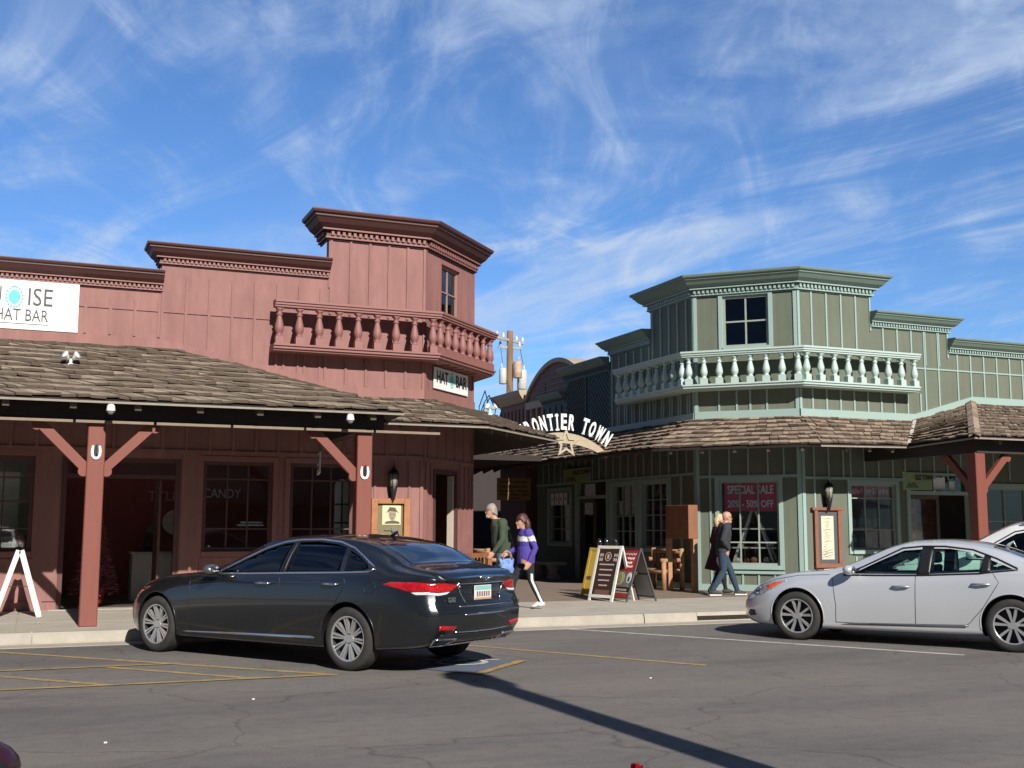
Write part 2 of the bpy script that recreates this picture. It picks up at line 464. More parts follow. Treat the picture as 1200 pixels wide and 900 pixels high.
road_line('parking_line', (7.62, 16.03), (10.61, 11.02), 0.10, M_white)
g = MB(); d1 = Vector((-0.53, 0.85, 0)); d2 = Vector((-.7, -.7, 0)); o = Vector((5.2, 12.42, 0.006))
g.add([o, o + d2 * 1.2, o + d2 * 1.2 + d1 * 1.2, o + d1 * 1.2], [(0, 1, 2, 3)]); tag(g.build('road_emblem', M_blue, recalc=False), kind='structure')
# the white wheelchair figure of the accessible bay, half under the dark car
g = MB(); ctr = Vector((4.62, 12.55, 0.011)); ex = Vector((.85, .53, 0)); ey = Vector((-.53, .85, 0))
def flat_arc(r0, r1, a0, a1, n=18):
    rows = []
    for i in range(n + 1):
        a = R(a0 + (a1 - a0) * i / n); rows.append([ctr + (ex * math.cos(a) + ey * math.sin(a)) * r0, ctr + (ex * math.cos(a) + ey * math.sin(a)) * r1])
    g.grid(rows)
flat_arc(0.23, 0.31, 110, 380)
def flat_bar(p, q, w):
    p, q = ctr + ex * p[0] + ey * p[1], ctr + ex * q[0] + ey * q[1]; d = (q - p).normalized(); n = Vector((-d.y, d.x, 0)) * w / 2
    g.add([p - n, q - n, q + n, p + n], [(0, 1, 2, 3)])
flat_bar((-.05, .55), (0, .12), .09); flat_bar((0.04, .11), (.26, .1), .08); flat_bar((.28, .12), (.42, -.22), .08); flat_bar((0.05, .33), (.22, .33), .07)
tag(g.build('road_emblem', M_white, recalc=False), kind='structure')
# ================================================================== buildings
M_red = mat('red painted board', (0.285, 0.135, 0.120), 0.72, streak=.085, var=0.26, vscale=3.4, vstretch=(1, 1, 0.3), bump=0.45, bscale=30, bstretch=(1.2, 1.2, 0.12), col2=(0.20, 0.092, 0.082))
M_redtrim = mat('red painted trim', (0.265, 0.117, 0.104), 0.6, var=0.12, vscale=4, bump=0.12, bscale=25, col2=(0.21, 0.08, 0.074))
M_redcor = mat('shade darkened red cornice paint', (0.085, 0.032, 0.030), 0.5, var=0.15, vscale=4, bump=0.1, bscale=25, col2=(0.06, 0.024, 0.023))  # shade of the crown moulding is put into this darker colour
M_grn = mat('sage painted board', (0.128, 0.147, 0.109), 0.8, streak=.08, var=0.14, vscale=2.2, bump=0.2, bscale=50, col2=(0.118, 0.124, 0.085))
M_mint = mat('mint painted trim', (0.28, 0.39, 0.36), 0.62, var=0.12, vscale=4, bump=0.12, bscale=25, col2=(0.29, 0.38, 0.35))
M_mintd = mat('grey green cornice paint', (0.17, 0.235, 0.20), 0.6, var=0.15, vscale=3, vstretch=(1, 1, 4), bump=0.1, bscale=25, col2=(0.12, 0.17, 0.15))
M_teal = mat('dark teal facade paint', (0.06, 0.085, 0.085), 0.7, var=0.15, vscale=3, bump=0.3, bscale=20, bstretch=(1, 1, 0.2))
M_shake = mat('weathered cedar shake', (0.41, 0.33, 0.24), 0.9, var=0.12, vscale=5, bump=0.9, bscale=22, bstretch=(6, 6, 1), col2=(0.085, 0.064, 0.046), island=0.6)
M_shake2 = mat('weathered cedar shake, green house', (0.42, 0.32, 0.23), 0.9, var=0.12, vscale=5, bump=0.9, bscale=22, bstretch=(6, 6, 1), col2=(0.12, 0.082, 0.06), island=0.55)
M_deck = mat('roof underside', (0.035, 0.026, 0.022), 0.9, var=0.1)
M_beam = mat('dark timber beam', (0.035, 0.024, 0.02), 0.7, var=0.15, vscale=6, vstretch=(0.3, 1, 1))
M_pale = mat('pale painted sunlit edge', (0.26, 0.20, 0.14), 0.8, var=0.2, vscale=8)
M_post = mat('red stained timber', (0.205, 0.06, 0.04), 0.6, var=0.22, vscale=5, vstretch=(1, 1, 0.12), bump=0.45, bscale=24, bstretch=(1, 1, 0.08), col2=(0.17, 0.045, 0.03))
M_dark = mat('dark interior', (0.035, 0.032, 0.034), 0.9, var=0)
M_intred = mat('dark red interior wall', (0.16, 0.03, 0.03), 0.8, var=0.08)
M_intfloor = mat('interior floor', (0.10, 0.085, 0.075), 0.6, var=0.2, vscale=3)
M_cream = mat('cream interior wall', (0.5, 0.44, 0.34), 0.8, var=0.05)
M_frame_r = mat('dark brown red window frame', (0.10, 0.042, 0.038), 0.55, var=0.1)
M_frame_g = mat('weathered sash paint', (0.30, 0.34, 0.30), 0.6, var=0.1)
M_glass = glass_mat('shop window glass', (0.93, 0.96, 0.96), 0.98, 0.7)
M_glass2 = glass_mat('upper window glass', (0.10, 0.12, 0.15), 0.4, 1.6)
M_black = mat('black iron', (0.012, 0.012, 0.013), 0.45, var=0)
M_whitep = mat('white sign paint', (0.80, 0.80, 0.78), 0.5, var=0.04)
M_ink = mat('dark sign lettering', (0.035, 0.04, 0.045), 0.5, var=0)
M_turq = mat('turquoise sign paint', (0.05, 0.50, 0.52), 0.45, var=0.1)

PROF_CORNICE = [(0.0, -0.50), (0.03, -0.50), (0.03, -0.47), (0.06, -0.47), (0.06, -0.33), (0.12, -0.33), (0.12, -0.29), (0.16, -0.28), (0.24, -0.22), (0.30, -0.14), (0.335, -0.115), (0.335, -0.085), (0.385, -0.06), (0.40, -0.02), (0.40, 0.0), (0.0, 0.02)]
def dentils(mb, path, z, h=0.055, w=0.05, gap=0.1, off=0.062, dep=0.045):
    for a, b in zip(path, path[1:]):
        a, b = Vector((*a, 0)), Vector((*b, 0)); L_ = (b - a).length; d = (b - a) / L_; nrm = Vector((d.y, -d.x, 0)); k = int(L_ / gap)
        for i in range(k):
            p = a + d * ((i + .5) * L_ / k)
            q = [p + d * s * w / 2 + nrm * t for s, t in ((-1, off + dep), (1, off + dep), (1, off - .01), (-1, off - .01))]
            mb.prism([v + Vector((0, 0, z)) for v in q] + [v + Vector((0, 0, z + h)) for v in q])
def cornice(parent, path, ztop, m_top, m_band, scale=1.0, name='cornice'):
    """Crown moulding on a band with dentils; path along the wall face."""
    mb = MB()
    sweep(mb, path, [(o * scale, ztop + z * scale) for o, z in PROF_CORNICE])
    c = mb.build(name, m_top, parent)
    db = MB(); dentils(db, path, ztop - 0.42 * scale, h=0.075 * scale, w=0.055 * scale, gap=0.105 * scale, off=0.06 * scale, dep=0.05 * scale)
    sweep(db, path, [(0.064 * scale, ztop - 0.47 * scale), (0.075 * scale, ztop - 0.47 * scale), (0.075 * scale, ztop - 0.435 * scale), (0.064 * scale, ztop - 0.435 * scale)])
    sweep(db, path, [(0.122 * scale, ztop - 0.325 * scale), (0.15 * scale, ztop - 0.325 * scale), (0.15 * scale, ztop - 0.295 * scale), (0.122 * scale, ztop - 0.295 * scale)])
    db.build('dentil_band', m_band, c)
    return c

BAL = [(0.055, 0.0), (0.055, 0.02), (0.045, 0.03), (0.038, 0.045), (0.05, 0.075), (0.068, 0.13), (0.07, 0.18), (0.06, 0.25), (0.045, 0.33), (0.035, 0.385), (0.034, 0.40), (0.05, 0.415), (0.05, 0.43), (0.035, 0.445), (0.032, 0.47), (0.04, 0.50), (0.055, 0.515), (0.055, 0.53)]
def baluster(mb, p, d, h, base=0.13):
    d = Vector(d); n = Vector((d.y, -d.x, 0)); w = 0.072
    mb.smooth = False
    q = [Vector(p) + d * a * w + n * b * w for a, b in ((-1, 1), (1, 1), (1, -1), (-1, -1))]
    mb.prism(q + [v + Vector((0, 0, base)) for v in q])
    q = [Vector(p) + d * a * .062 + n * b * .062 for a, b in ((-1, 1), (1, 1), (1, -1), (-1, -1))]
    mb.prism([v + Vector((0, 0, h - .03)) for v in q] + [v + Vector((0, 0, h)) for v in q])
    k = (h - base - .03) / 0.53
    mb.smooth = True
    mb.lathe([(r_ * 1.18, base + z * k) for r_, z in BAL], 14, p)
    mb.smooth = False

def seg_points(a, b, step, inset):
    a, b = Vector((*a, 0)), Vector((*b, 0)); d = (b - a).normalized(); L_ = (b - a).length - 2 * inset; k = max(1, round(L_ / step))
    return [a + d * (inset + L_ * i / k) for i in range(k + 1)], d
def offset_path(path, d):
    mb = MB(); sweep(mb, path, [(d, 0), (d, 1), (d + .1, 0)], False)
    return [(mb.v[i * 3].x, mb.v[i * 3].y) for i in range(len(path))]
def balcony(parent, path, zdeck, zrail, m, step, name='balcony', label=None):
    mb = MB()
    sweep(mb, path, [(-0.0, zdeck), (0.38, zdeck), (0.38, zdeck + .02), (0.42, zdeck + .035), (0.42, zdeck + .075), (0.45, zdeck + .085), (0.45, zdeck + .12), (0, zdeck + .125)])
    b = mb.build(name, m, parent)
    ft = offset_path(path, 0.36)
    r_ = MB(); sweep(r_, path, [(0.27, zrail - .13), (0.45, zrail - .13), (0.45, zrail - .105), (0.475, zrail - .09), (0.475, zrail - .06), (0.50, zrail - .045), (0.50, zrail - .005), (0.47, zrail), (0.24, zrail), (0.24, zrail - .06), (0.27, zrail - .09)])
    r_.build('rail', m, b)
    h = zrail - .13 - zdeck - .122
    for i, (a, c) in enumerate(zip(ft, ft[1:])):
        pts, d = seg_points(a, c, step, 0.10)
        for p in pts:
            q = MB(); baluster(q, (p.x, p.y, zdeck + .124), d, h)
            q.build('baluster', m, b)
    return b

def sash(parent, F, u0, u1, z0, z1, cols, rows, m_frame, m_glass, fw=0.07, mw=0.025, depth=0.09, name='window', casing=None, cw=0.09, proud=0.034, rowz=None):
    """Window in an opening: casing on the wall, frame, muntins, pane."""
    if casing is not None:
        mb = MB()
        F.box(mb, u0 - cw, u0 + .004, -0.02, proud, z0 - cw, z1 + cw); F.box(mb, u1 - .004, u1 + cw, -0.02, proud, z0 - cw, z1 + cw)
        F.box(mb, u0 + .004, u1 - .004, -0.02, proud - .002, z1 - .004, z1 + cw); F.box(mb, u0 + .004, u1 - .004, -0.02, proud + .03, z0 - cw, z0 + .004)
        w = mb.build(name, casing, parent, bevel=.004)
        f_parent, fname = w, 'sash'
    else: w = None; f_parent, fname = parent, name
    mb = MB(); d1, d0 = -0.03, -0.03 - depth
    F.box(mb, u0, u0 + fw, d0, d1, z0, z1); F.box(mb, u1 - fw, u1, d0, d1, z0, z1)
    F.box(mb, u0 + fw, u1 - fw, d0, d1, z1 - fw, z1); F.box(mb, u0 + fw, u1 - fw, d0, d1, z0, z0 + fw)
    for i in range(1, cols):
        u = u0 + fw + (u1 - u0 - 2 * fw) * i / cols; F.box(mb, u - mw / 2, u + mw / 2, d0 + .03, d1 - .015, z0 + fw, z1 - fw)
    zs = rowz or [z0 + fw + (z1 - z0 - 2 * fw) * i / rows for i in range(1, rows)]
    for z in zs: F.box(mb, u0 + fw, u1 - fw, d0 + .031, d1 - .016, z - mw / 2, z + mw / 2)
    fr = mb.build(fname, m_frame, f_parent)
    g = MB(); F.box(g, u0 + fw * .6, u1 - fw * .6, d0 + .04, d0 + .048, z0 + fw * .6, z1 - fw * .6)
    g.build('pane', m_glass, fr if w is None else w)
    return w or fr

def shakes(parent, A, B, C_, D, rows, m, seed=1, name='roof', wmin=.12, wmax=.25):
    """Roof patch with laid shakes. A,B: top edge left and right; D,C_: bottom edge left and right (seen from outside)."""
    A, B, C_, D = map(Vector, (A, B, C_, D)); rnd = random.Random(seed)
    def P(u, v): return D.lerp(C_, u).lerp(A.lerp(B, u), v)
    def Nn(u, v):
        e = 1e-3; a = P(min(1, u + e), v) - P(max(0, u - e), v); b = P(u, min(1, v + e)) - P(u, max(0, v - e)); n = a.cross(b).normalized()
        return n if n.z > 0 else -n
    mb = MB()
    top = [[P(i / 12, j / 6) for i in range(13)] for j in range(7)]
    mb.grid(top); mb.grid([[p - Nn(.5, .5) * .05 for p in r_] for r_ in top])
    for (a, b) in ((A, B), (B, C_), (C_, D), (D, A)):
        n = Nn(.5, .5) * .05; mb.add([a, b, b - n, a - n], [(0, 1, 2, 3)])
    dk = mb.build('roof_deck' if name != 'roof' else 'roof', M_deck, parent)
    sh = MB()
    for i in range(rows):
        v0 = i / rows; 
        Wr = (P(1, v0) - P(0, v0)).length; u = -rnd.random() * .1 / max(Wr, .1)
        while u < 1:
            w = rnd.uniform(wmin, wmax) / max(Wr, .05); a, b = max(0, u + rnd.uniform(.004, .016) / max(Wr, .1)), min(1, u + w); u += w
            if b - a < .02 / max(Wr, .1): continue
            j = rnd.uniform(-.07, .05) / rows; va = max(-.01, v0 + j - .02 / rows); vb = min(1, v0 + 1.35 / rows)
            n = Nn((a + b) / 2, v0); th = rnd.uniform(.026, .055); lift = rnd.uniform(.004, .034) + .012; tl = rnd.uniform(-.006, .006)
            p = [P(a, va) + n * (lift + tl), P(b, va) + n * (lift - tl), P(b, vb) + n * .004, P(a, vb) + n * .004]
            q = [p[0] + n * th, p[1] + n * th, p[2] + n * .006, p[3] + n * .006]
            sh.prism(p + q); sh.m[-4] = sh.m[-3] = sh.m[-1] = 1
    s = sh.build('shingles', [m, mat('weathered shake ends with painted gap shade', (.12, .09, .068), .95, var=.2, vscale=9)], dk)  # dark butts and sides: weathered ends with gap shade painted in
    return dk
def ridge_caps(parent, a, b, m, n, seed=3):
    a, b = Vector(a), Vector(b); rnd = random.Random(seed); mb = MB(); d = (b - a).normalized(); side = d.cross(Vector((0, 0, 1))).normalized(); up = side.cross(d)
    for i in range(n):
        p = a.lerp(b, i / n); q = a.lerp(b, (i + 1.35) / n)
        for s in (-1, 1):
            o = side * s * .11 - up * .055
            t = up * rnd.uniform(.03, .045)
            mb.prism([p + up * .045, p + o + up * .045, q + o + up * .06, q + up * .06][::s] + [v + t for v in [p + up * .045, p + o + up * .045, q + o + up * .06, q + up * .06][::s]])
    return mb.build('ridge_caps', m, parent)

def rafter(parent, a, b, w_, h_):
    MB().bar(a, b, w_, h_).build('rafter', mat('rafter wood', (0.10, 0.08, 0.06), .8, var=.2), parent)
def battens(mb, F, us, z0, z1, w=0.045, d=0.0265):
    for u in us:
        a, b = (z0(u), z1(u)) if callable(z0) else (z0, z1)
        if b - a > .05: F.box(mb, u - w / 2, u + w / 2, 0.0, d, a, b)

# ------------------------------------------------------------------ red building
YR = 20.75
rF = Face((0, YR, 0), (1, 0, 0), (0, -1, 0))
rC = Face((6.82, YR, 0), (1, 1, 0), (1, -1, 0)); LCH = 2.29
rA = Face((8.44, 22.37, 0), (0, 1, 0), (1, 0, 0))
RP = [(6.82, YR), (8.44, 22.37)]
red = thing('red_building', 'dusty red board storefront with stepped parapet, corner balcony and shake porch roof', 'building', (4, 21, 0.15))
w = MB()
win0, door0, win1, win2 = (-2.6, 0.0, 1.12, 2.72), (0.42, 2.36, .1, 2.72), (2.74, 3.98, 1.10, 2.70), (4.28, 5.48, 1.10, 2.70)
rF.wall(w, -12, 6.82, .12, 3.9, [win0, door0, win1, win2])
rF.wall(w, -12, 1.9, 3.9, 5.95); rF.wall(w, 1.9, 4.9, 3.9, 6.45); rF.wall(w, 4.9, 6.82, 3.9, 7.4)
rC.wall(w, 0, LCH, .12, 3.9, [(.45, 1.52, .1, 2.66)])
rC.wall(w, 0, LCH, 3.9, 7.4, [(.66, 1.54, 5.72, 6.78)])
rA.wall(w, 0, 12, .12, 3.9); rA.wall(w, 0, 2.0, 3.9, 7.4); rA.wall(w, 2.0, 4.2, 3.9, 6.45); rA.wall(w, 4.2, 12, 3.9, 5.95)
w.build('wall', M_red, red)
w = MB().box(-12, 8.28, 34, 34.2, .12, 5.9); w.box(-12.2, -12, 20.6, 34.2, .12, 5.9); w.build('rear_wall', M_red, red)
w = MB().box(-12, 8.27, 22.45, 34, 5.2, 5.35); w.box(-12, 6.6, 20.92, 22.45, 5.2, 5.35); w.build('flat_roof', M_deck, red)
# battens and boards
w = MB(); S = 0.406
us = [1.9 - .02 - S * k for k in range(34)]
battens(w, rF, us, 4.85, 5.5); 
battens(w, rF, [1.93 + S * k for k in range(8)], 4.1, 5.98)
battens(w, rF, [4.95 + S * .93 * k for k in range(5)], 5.5, 6.92); battens(w, rF, [4.1 + S * .96 * k for k in range(7)], 4.16, 4.72)
rF.box(w, 6.775, 6.822, 0, .026, 4.1, 6.92); rF.box(w, 4.9, 4.945, .001, .024, 6.0, 6.9)
rF.box(w, -12, 1.88, .001, .020, 5.31, 5.345); rF.box(w, 1.95, 3.86, .001, .020, 5.31, 5.345)
rC.box(w, 0.0, .045, 0, .026, 2.7, 6.92); rC.box(w, LCH - .045, LCH, 0, .026, .2, 6.92)
rF.box(w, -12, 1.86, .001, .05, 4.62, 4.83)
P0, P1 = (1.86, 4.62), (5.45, 3.93)
rF.poly(w, [P0, (P1[0], P1[1] + .02), (P1[0], P1[1] + .2), (P0[0], P0[1] + .21)], .001, .048)
rF.box(w, 5.45, 6.822, .001, .05, 3.95, 4.15); rC.box(w, 0, LCH, .001, .05, 3.95, 4.15)
# lower storey
battens(w, rF, [-.0 + S * k for k in range(-30, 17) if not (1 < S * k < 0)], 2.86, 3.9)
battens(w, rF, [5.62, 5.98 - .1, 6.28, 6.55], .3, 2.8); battens(w, rC, [.12, .33, 1.66, 1.9, 2.12], .3, 2.8)
battens(w, rC, [.2 + S * k for k in range(5)], 2.86, 3.9, d=.02)
rF.box(w, -12, 6.82, .001, .03, 2.80, 2.88); rC.box(w, 0, LCH, .001, .03, 2.78, 2.86)
rF.box(w, 6.76, 6.82, .0, .028, .2, 2.8)
for a, b in ((-2.7, .2), (2.45, 6.78)):
    rF.box(w, a, b, .001, .03, .16, .30)
for a, b in ((-2.6, .02), (2.62, 5.6)):
    rF.box(w, a, b, .001, .025, .93, 1.0)
    k = a + .1
    while k + .38 < b: 
        rF.box(w, k, k + .03, .001, .02, .3, .93); k += .41
rF.box(w, .02, .40, .001, .028, .3, 2.8); rF.box(w, 2.38, 2.70, .001, .028, .3, 2.8)
w.build('battens', M_red, red)
cp = [(-12, YR), (1.93, YR)]
cornice(red, cp, 6.02, M_redcor, M_redtrim, 0.72)
cornice(red, [(1.9, YR + .4), (1.9, YR), (4.92, YR)], 6.52, M_redcor, M_redtrim, 0.72)
cornice(red, [(4.9, YR + .6), (4.9, YR), RP[0], RP[1], (8.44, 24.4)], 7.42, M_redcor, M_redtrim, 1.0)
balcony(red, [(3.84, YR), RP[0], RP[1], (8.44, 26.2)], 4.70, 5.62, M_redtrim, 0.345)
sash(red, rC, .66, 1.54, 5.72, 6.78, 2, 2, mat('pale red sash', (0.33, 0.2, 0.18), .6), M_glass2, fw=.05, casing=M_redtrim, cw=.07)
# lower windows
sash(red, rF, *win0, 6, 4, M_frame_r, M_glass, rowz=[1.5, 1.95, 2.35], casing=M_redtrim)
sash(red, rF, *win1, 3, 3, M_frame_r, M_glass, rowz=[1.5, 2.38], casing=M_redtrim)
sash(red, rF, *win2, 3, 3, M_frame_r, M_glass, rowz=[1.5, 2.38], casing=M_redtrim)
# shop entrance: header, transom, jambs
w = MB(); rF.box(w, .42, .50, -.16, -.02, .15, 2.72); rF.box(w, 2.28, 2.36, -.16, -.02, .15, 2.72); rF.box(w, .5, 2.28, -.15, -.03, 2.64, 2.72); rF.box(w, .5, 2.28, -.15, -.03, 2.36, 2.43)
rF.box(w, 1.02, 1.05, -.12, -.06, 2.43, 2.64)
dr = w.build('doorway', M_frame_r, red)
w = MB(); rF.box(w, .5, 2.28, -.1, -.094, 2.43, 2.64); w.build('transom_pane', M_glass, dr)
w = MB(); rF.box(w, 2.02, 2.06, -.95, -.12, .17, 2.34); w.build('door_leaf', M_frame_r, dr)
w = MB(); rF.box(w, .3, 2.45, -.2, .18, .1, .165); w.build('threshold', M_kerb, dr)
# corner entrance with cream lit jamb
w = MB(); rC.box(w, .45, .53, -.16, .02, .15, 2.66); rC.box(w, 1.44, 1.52, -.16, .03, .15, 2.66); rC.box(w, .53, 1.44, -.16, .02, 2.58, 2.66)
d2 = w.build('doorway', M_frame_r, red)
w = MB(); rC.box(w, 1.375, 1.437, -.14, -.02, .16, 2.56); w.build('door_leaf', M_cream, d2)
# porch and corner roofs
EA = (-12, 16.8, 3.29); A1 = (1.87, YR, 4.66); C1 = (5.2, 16.8, 3.30)
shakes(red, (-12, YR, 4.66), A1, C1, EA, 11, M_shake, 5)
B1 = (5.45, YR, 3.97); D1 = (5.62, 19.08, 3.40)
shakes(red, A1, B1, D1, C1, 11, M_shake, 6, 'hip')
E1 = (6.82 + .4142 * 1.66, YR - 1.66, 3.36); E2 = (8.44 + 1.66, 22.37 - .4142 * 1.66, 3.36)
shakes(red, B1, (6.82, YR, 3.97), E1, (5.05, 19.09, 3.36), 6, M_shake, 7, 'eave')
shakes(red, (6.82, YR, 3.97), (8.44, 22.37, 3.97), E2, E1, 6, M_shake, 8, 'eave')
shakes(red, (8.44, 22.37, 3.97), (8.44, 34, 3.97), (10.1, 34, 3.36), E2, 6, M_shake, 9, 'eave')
# drip edge, beam, rafters
w = MB()
for a, b in ((EA, C1), ((5.05, 19.09, 3.36), E1), (E1, E2)):
    a, b = Vector(a), Vector(b); w.bar(a + Vector((0, -.01, -.035)), b + Vector((0, -.01, -.035)), .02, .03)
w.build('drip_edge', mat('grey weathered edge board', (0.30, 0.26, 0.21), .8, var=.2, vscale=6), red)
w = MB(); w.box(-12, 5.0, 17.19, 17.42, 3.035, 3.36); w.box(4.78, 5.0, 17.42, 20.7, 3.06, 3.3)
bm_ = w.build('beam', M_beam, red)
w = MB()
x = -11.5
while x < 5.0: w.box(x, x + 1.05, 17.10, 17.188, 2.995, 3.032); x += 1.09
w.build('beam_lit_edge', M_pale, bm_)  # pale colour stands in for sunlight on the beam's lower edge
x = -3.0
while x < 5.1:
    rafter(red, (x, 16.86, 3.225), (x, 20.6, 4.48 if x < 1.9 else 4.48 - (x - 1.9) * .17), .09, .12); x += 0.86
x = 5.4
while x < 7.0: rafter(red, (x, 19.2, 3.30), (x, 20.7, 3.85), .07, .1); x += .55
for k in range(5):
    p = Vector(E1).lerp(Vector(E2), (k + .5) / 5); q = Vector((6.82, YR, 3.9)).lerp(Vector((8.44, 22.37, 3.9)), (k + .5) / 5); p = p.lerp(q, .06)
    rafter(red, p + Vector((0, 0, -.11)), q + Vector((0, 0, -.11)), .07, .1)
def post(parent, x, y, zt, sides, wdt=.24):
    mb = MB().box(x - wdt / 2, x + wdt / 2, y - wdt / 2, y + wdt / 2, .152, zt)
    p = mb.build('post', M_post, parent, bevel=.012)
    for s in sides:
        b = MB(); d = Vector((s[0], s[1], 0)); t = .13
        a, e = Vector((x, y, zt - .70)) + d * (wdt / 2 + .0), Vector((x, y, zt - .06)) + d * (wdt / 2 + .64)
        nrm = Vector((-d.y, d.x, 0))
        dd = (e - a).normalized(); up = nrm.cross(dd).normalized()
        if up.z < 0: up = -up
        pts = [a - up * .07, a + up * .07, e + up * .07, e - up * .07]
        b.prism([p_ - nrm * .05 for p_ in pts] + [p_ + nrm * .05 for p_ in pts])
        for c_ in (a + dd * .0 - up * .05, e - up * .05):
            k = 12; ring = [c_ + (dd * math.cos(2 * math.pi * i / k) + up * math.sin(2 * math.pi * i / k)) * .075 for i in range(k)]
            b.add([q - nrm * .052 for q in ring] + [q + nrm * .052 for q in ring], [tuple(range(k)), tuple(range(2 * k - 1, k - 1, -1))] + [(i, i + k, (i + 1) % k + k, (i + 1) % k) for i in range(k)])
        b.build('brace', M_post, p, bevel=.004)
    return p
for px_ in (-4.1, 0.78, 4.70):
    post(red, px_, 17.30, 3.05, ((1, 0), (-1, 0)) if px_ < 4 else ((-1, 0),))
# interior
w = MB(); w.box(-11.9, 6.6, 20.95, 33.9, .05, .158); w.build('floor_slab', M_intfloor, red)
w = MB(); w.box(-11.9, 6.6, 20.95, 33.9, 3.3, 3.36); w.build('shop_ceiling', M_dark, red)
w = MB(); w.box(0.3, 6.5, 24.6, 24.75, .15, 3.3); w.build('partition', M_intred, red)
w = MB(); w.box(.2, .3, 20.95, 24.7, .15, 3.3); w.build('partition', M_cream, red)
w = MB(); w.box(-11.9, .19, 24.2, 24.35, .15, 3.3); w.build('partition', M_cream, red)
# pale panelled inner door seen through the left window
w = MB(); w.box(-1.9, -.25, 22.3, 22.36, .16, 2.5)
pd = w.build('inner_door', mat('pale door paint', (.62, .6, .5), .6), red)

# ------------------------------------------------------------------ green building
YG = 20.52; XG = 13.76
gF = Face((15.4, YG, 0), (1, 0, 0), (0, -1, 0)); gC = Face((XG, 22.16, 0), (1, -1, 0), (-1, -1, 0)); GL = 2.32
gA = Face((XG, 46, 0), (0, -1, 0), (-1, 0, 0))
def ga(y): return 46 - y
grn = thing('green_building', 'sage green board storefront with mint trim, octagonal corner balcony and stepped parapet', 'building', (18, 23, .15))
def gx(x): return x - 15.4
w = MB()
gw_main = (.50, 1.82, .72, 2.58); gw_up = (.66, 1.70, 5.58, 6.76)
gC.wall(w, 0, GL, .12, 3.9, [gw_main]); gC.wall(w, 0, GL, 3.9, 7.2, [gw_up])
fw1 = (gx(16.70), gx(17.96), 1.06, 2.52); fdoor = (gx(18.32), gx(20.15), .1, 2.74); fw3 = (gx(20.55), gx(24.5), .9, 2.5)
gF.wall(w, 0, 13, .12, 3.9, [fw1, fdoor, fw3])
gF.wall(w, 0, gx(17.43), 3.9, 7.2); gF.wall(w, gx(17.43), gx(19.68), 3.9, 6.4); gF.wall(w, gx(19.68), 13, 3.9, 5.9)
aw1 = (ga(24.68), ga(23.45), 1.05, 2.62); aw2 = (ga(26.21), ga(24.99), 1.02, 2.62); adoor = (ga(28.33), ga(26.5), .1, 2.72); aw3 = (ga(30.13), ga(28.76), 1.1, 2.56)
gA.wall(w, ga(31), ga(22.16), .12, 3.9, [aw1, aw2, adoor, aw3])
gA.wall(w, ga(24.15), ga(22.16), 3.9, 7.2); gA.wall(w, ga(26.3), ga(24.15), 3.9, 6.35)
w.build('wall', M_grn, grn)
w = MB().box(XG + .16, 28.4, 30.8, 31, .12, 5.8); w.build('rear_wall', M_grn, grn)
w = MB().box(XG + .2, 28.4, 22.4, 30.8, 5.2, 5.35); w.box(15.6, 28.4, 20.7, 22.4, 5.2, 5.35); w.build('flat_roof', M_deck, grn)
w = MB()
# corner boards
gC.box(w, 0, .075, 0, .03, 3.97, 6.78); gC.box(w, GL - .075, GL, 0, .03, 3.97, 6.78); gF.box(w, 0, .06, 0, .03, 3.97, 6.78); gA.box(w, ga(22.16) - .06, ga(22.16), 0, .03, 4.0, 6.78)
gC.box(w, 0, .075, 0, .03, .2, 3.3); gC.box(w, GL - .09, GL, 0, .03, .2, 3.3); gF.box(w, 0, .08, 0, .03, .2, 3.3); gA.box(w, ga(22.16) - .075, ga(22.16), 0, .03, .2, 3.3)
GS = .407
battens(w, gF, [gx(17.43) - .02 - GS * k for k in range(1, 5)], 5.4, 6.78, .04, .024); gF.box(w, gx(17.39), gx(17.43), .001, .026, 6.0, 6.8)
battens(w, gF, [gx(17.43) + .33 + GS * k for k in range(0, 5)], 5.3, 6.1, .04, .024)
battens(w, gF, [gx(18.95) + .0 + GS * k for k in range(0, 2)], lambda u: 4.1 + max(0, (u - gx(18.57))) * .27, lambda u: 6.1, .04, .024)
battens(w, gF, [gx(19.68) + .25 + GS * k for k in range(0, 20)], lambda u: 4.1 + min(.5, max(0, (u - gx(18.57))) * .27), lambda u: 5.6, .04, .024)
gF.box(w, gx(19.64), gx(19.68), .001, .026, 5.5, 6.12)
gF.box(w, gx(18.7), 13, .001, .021, 5.20, 5.235)
battens(w, gF, [.35 + .38 * k for k in range(0, 9)], 4.1, 4.62, .04, .024)
battens(w, gC, [.55, .95, 1.25, 1.62], 4.1, 4.62, .04, .024)
battens(w, gA, [ga(22.16) - .3 - .245 * 1.0 * k * 1.6 for k in range(5)], 4.1, 6.78, .04, .03)
battens(w, gA, [ga(24.15) - .05 - .39 * k for k in range(6)], 4.1, 5.95, .04, .03)
battens(w, gA, [ga(22.16) - .2 - .39 * k for k in range(10)], 4.05, 4.6, .04, .03)
# wide trim where the shake roof meets the wall
gC.box(w, 0, GL, .001, .05, 3.97, 4.14); gF.box(w, 0, gx(18.57), .001, .05, 3.97, 4.14); gA.box(w, ga(26.4), ga(22.16), .001, .05, 3.95, 4.12)
gF.poly(w, [(gx(18.57), 3.97), (gx(20.32), 4.45), (gx(20.32), 4.62), (gx(18.57), 4.14)], .001, .049); gF.box(w, gx(20.32), 13, .001, .05, 4.45, 4.62)
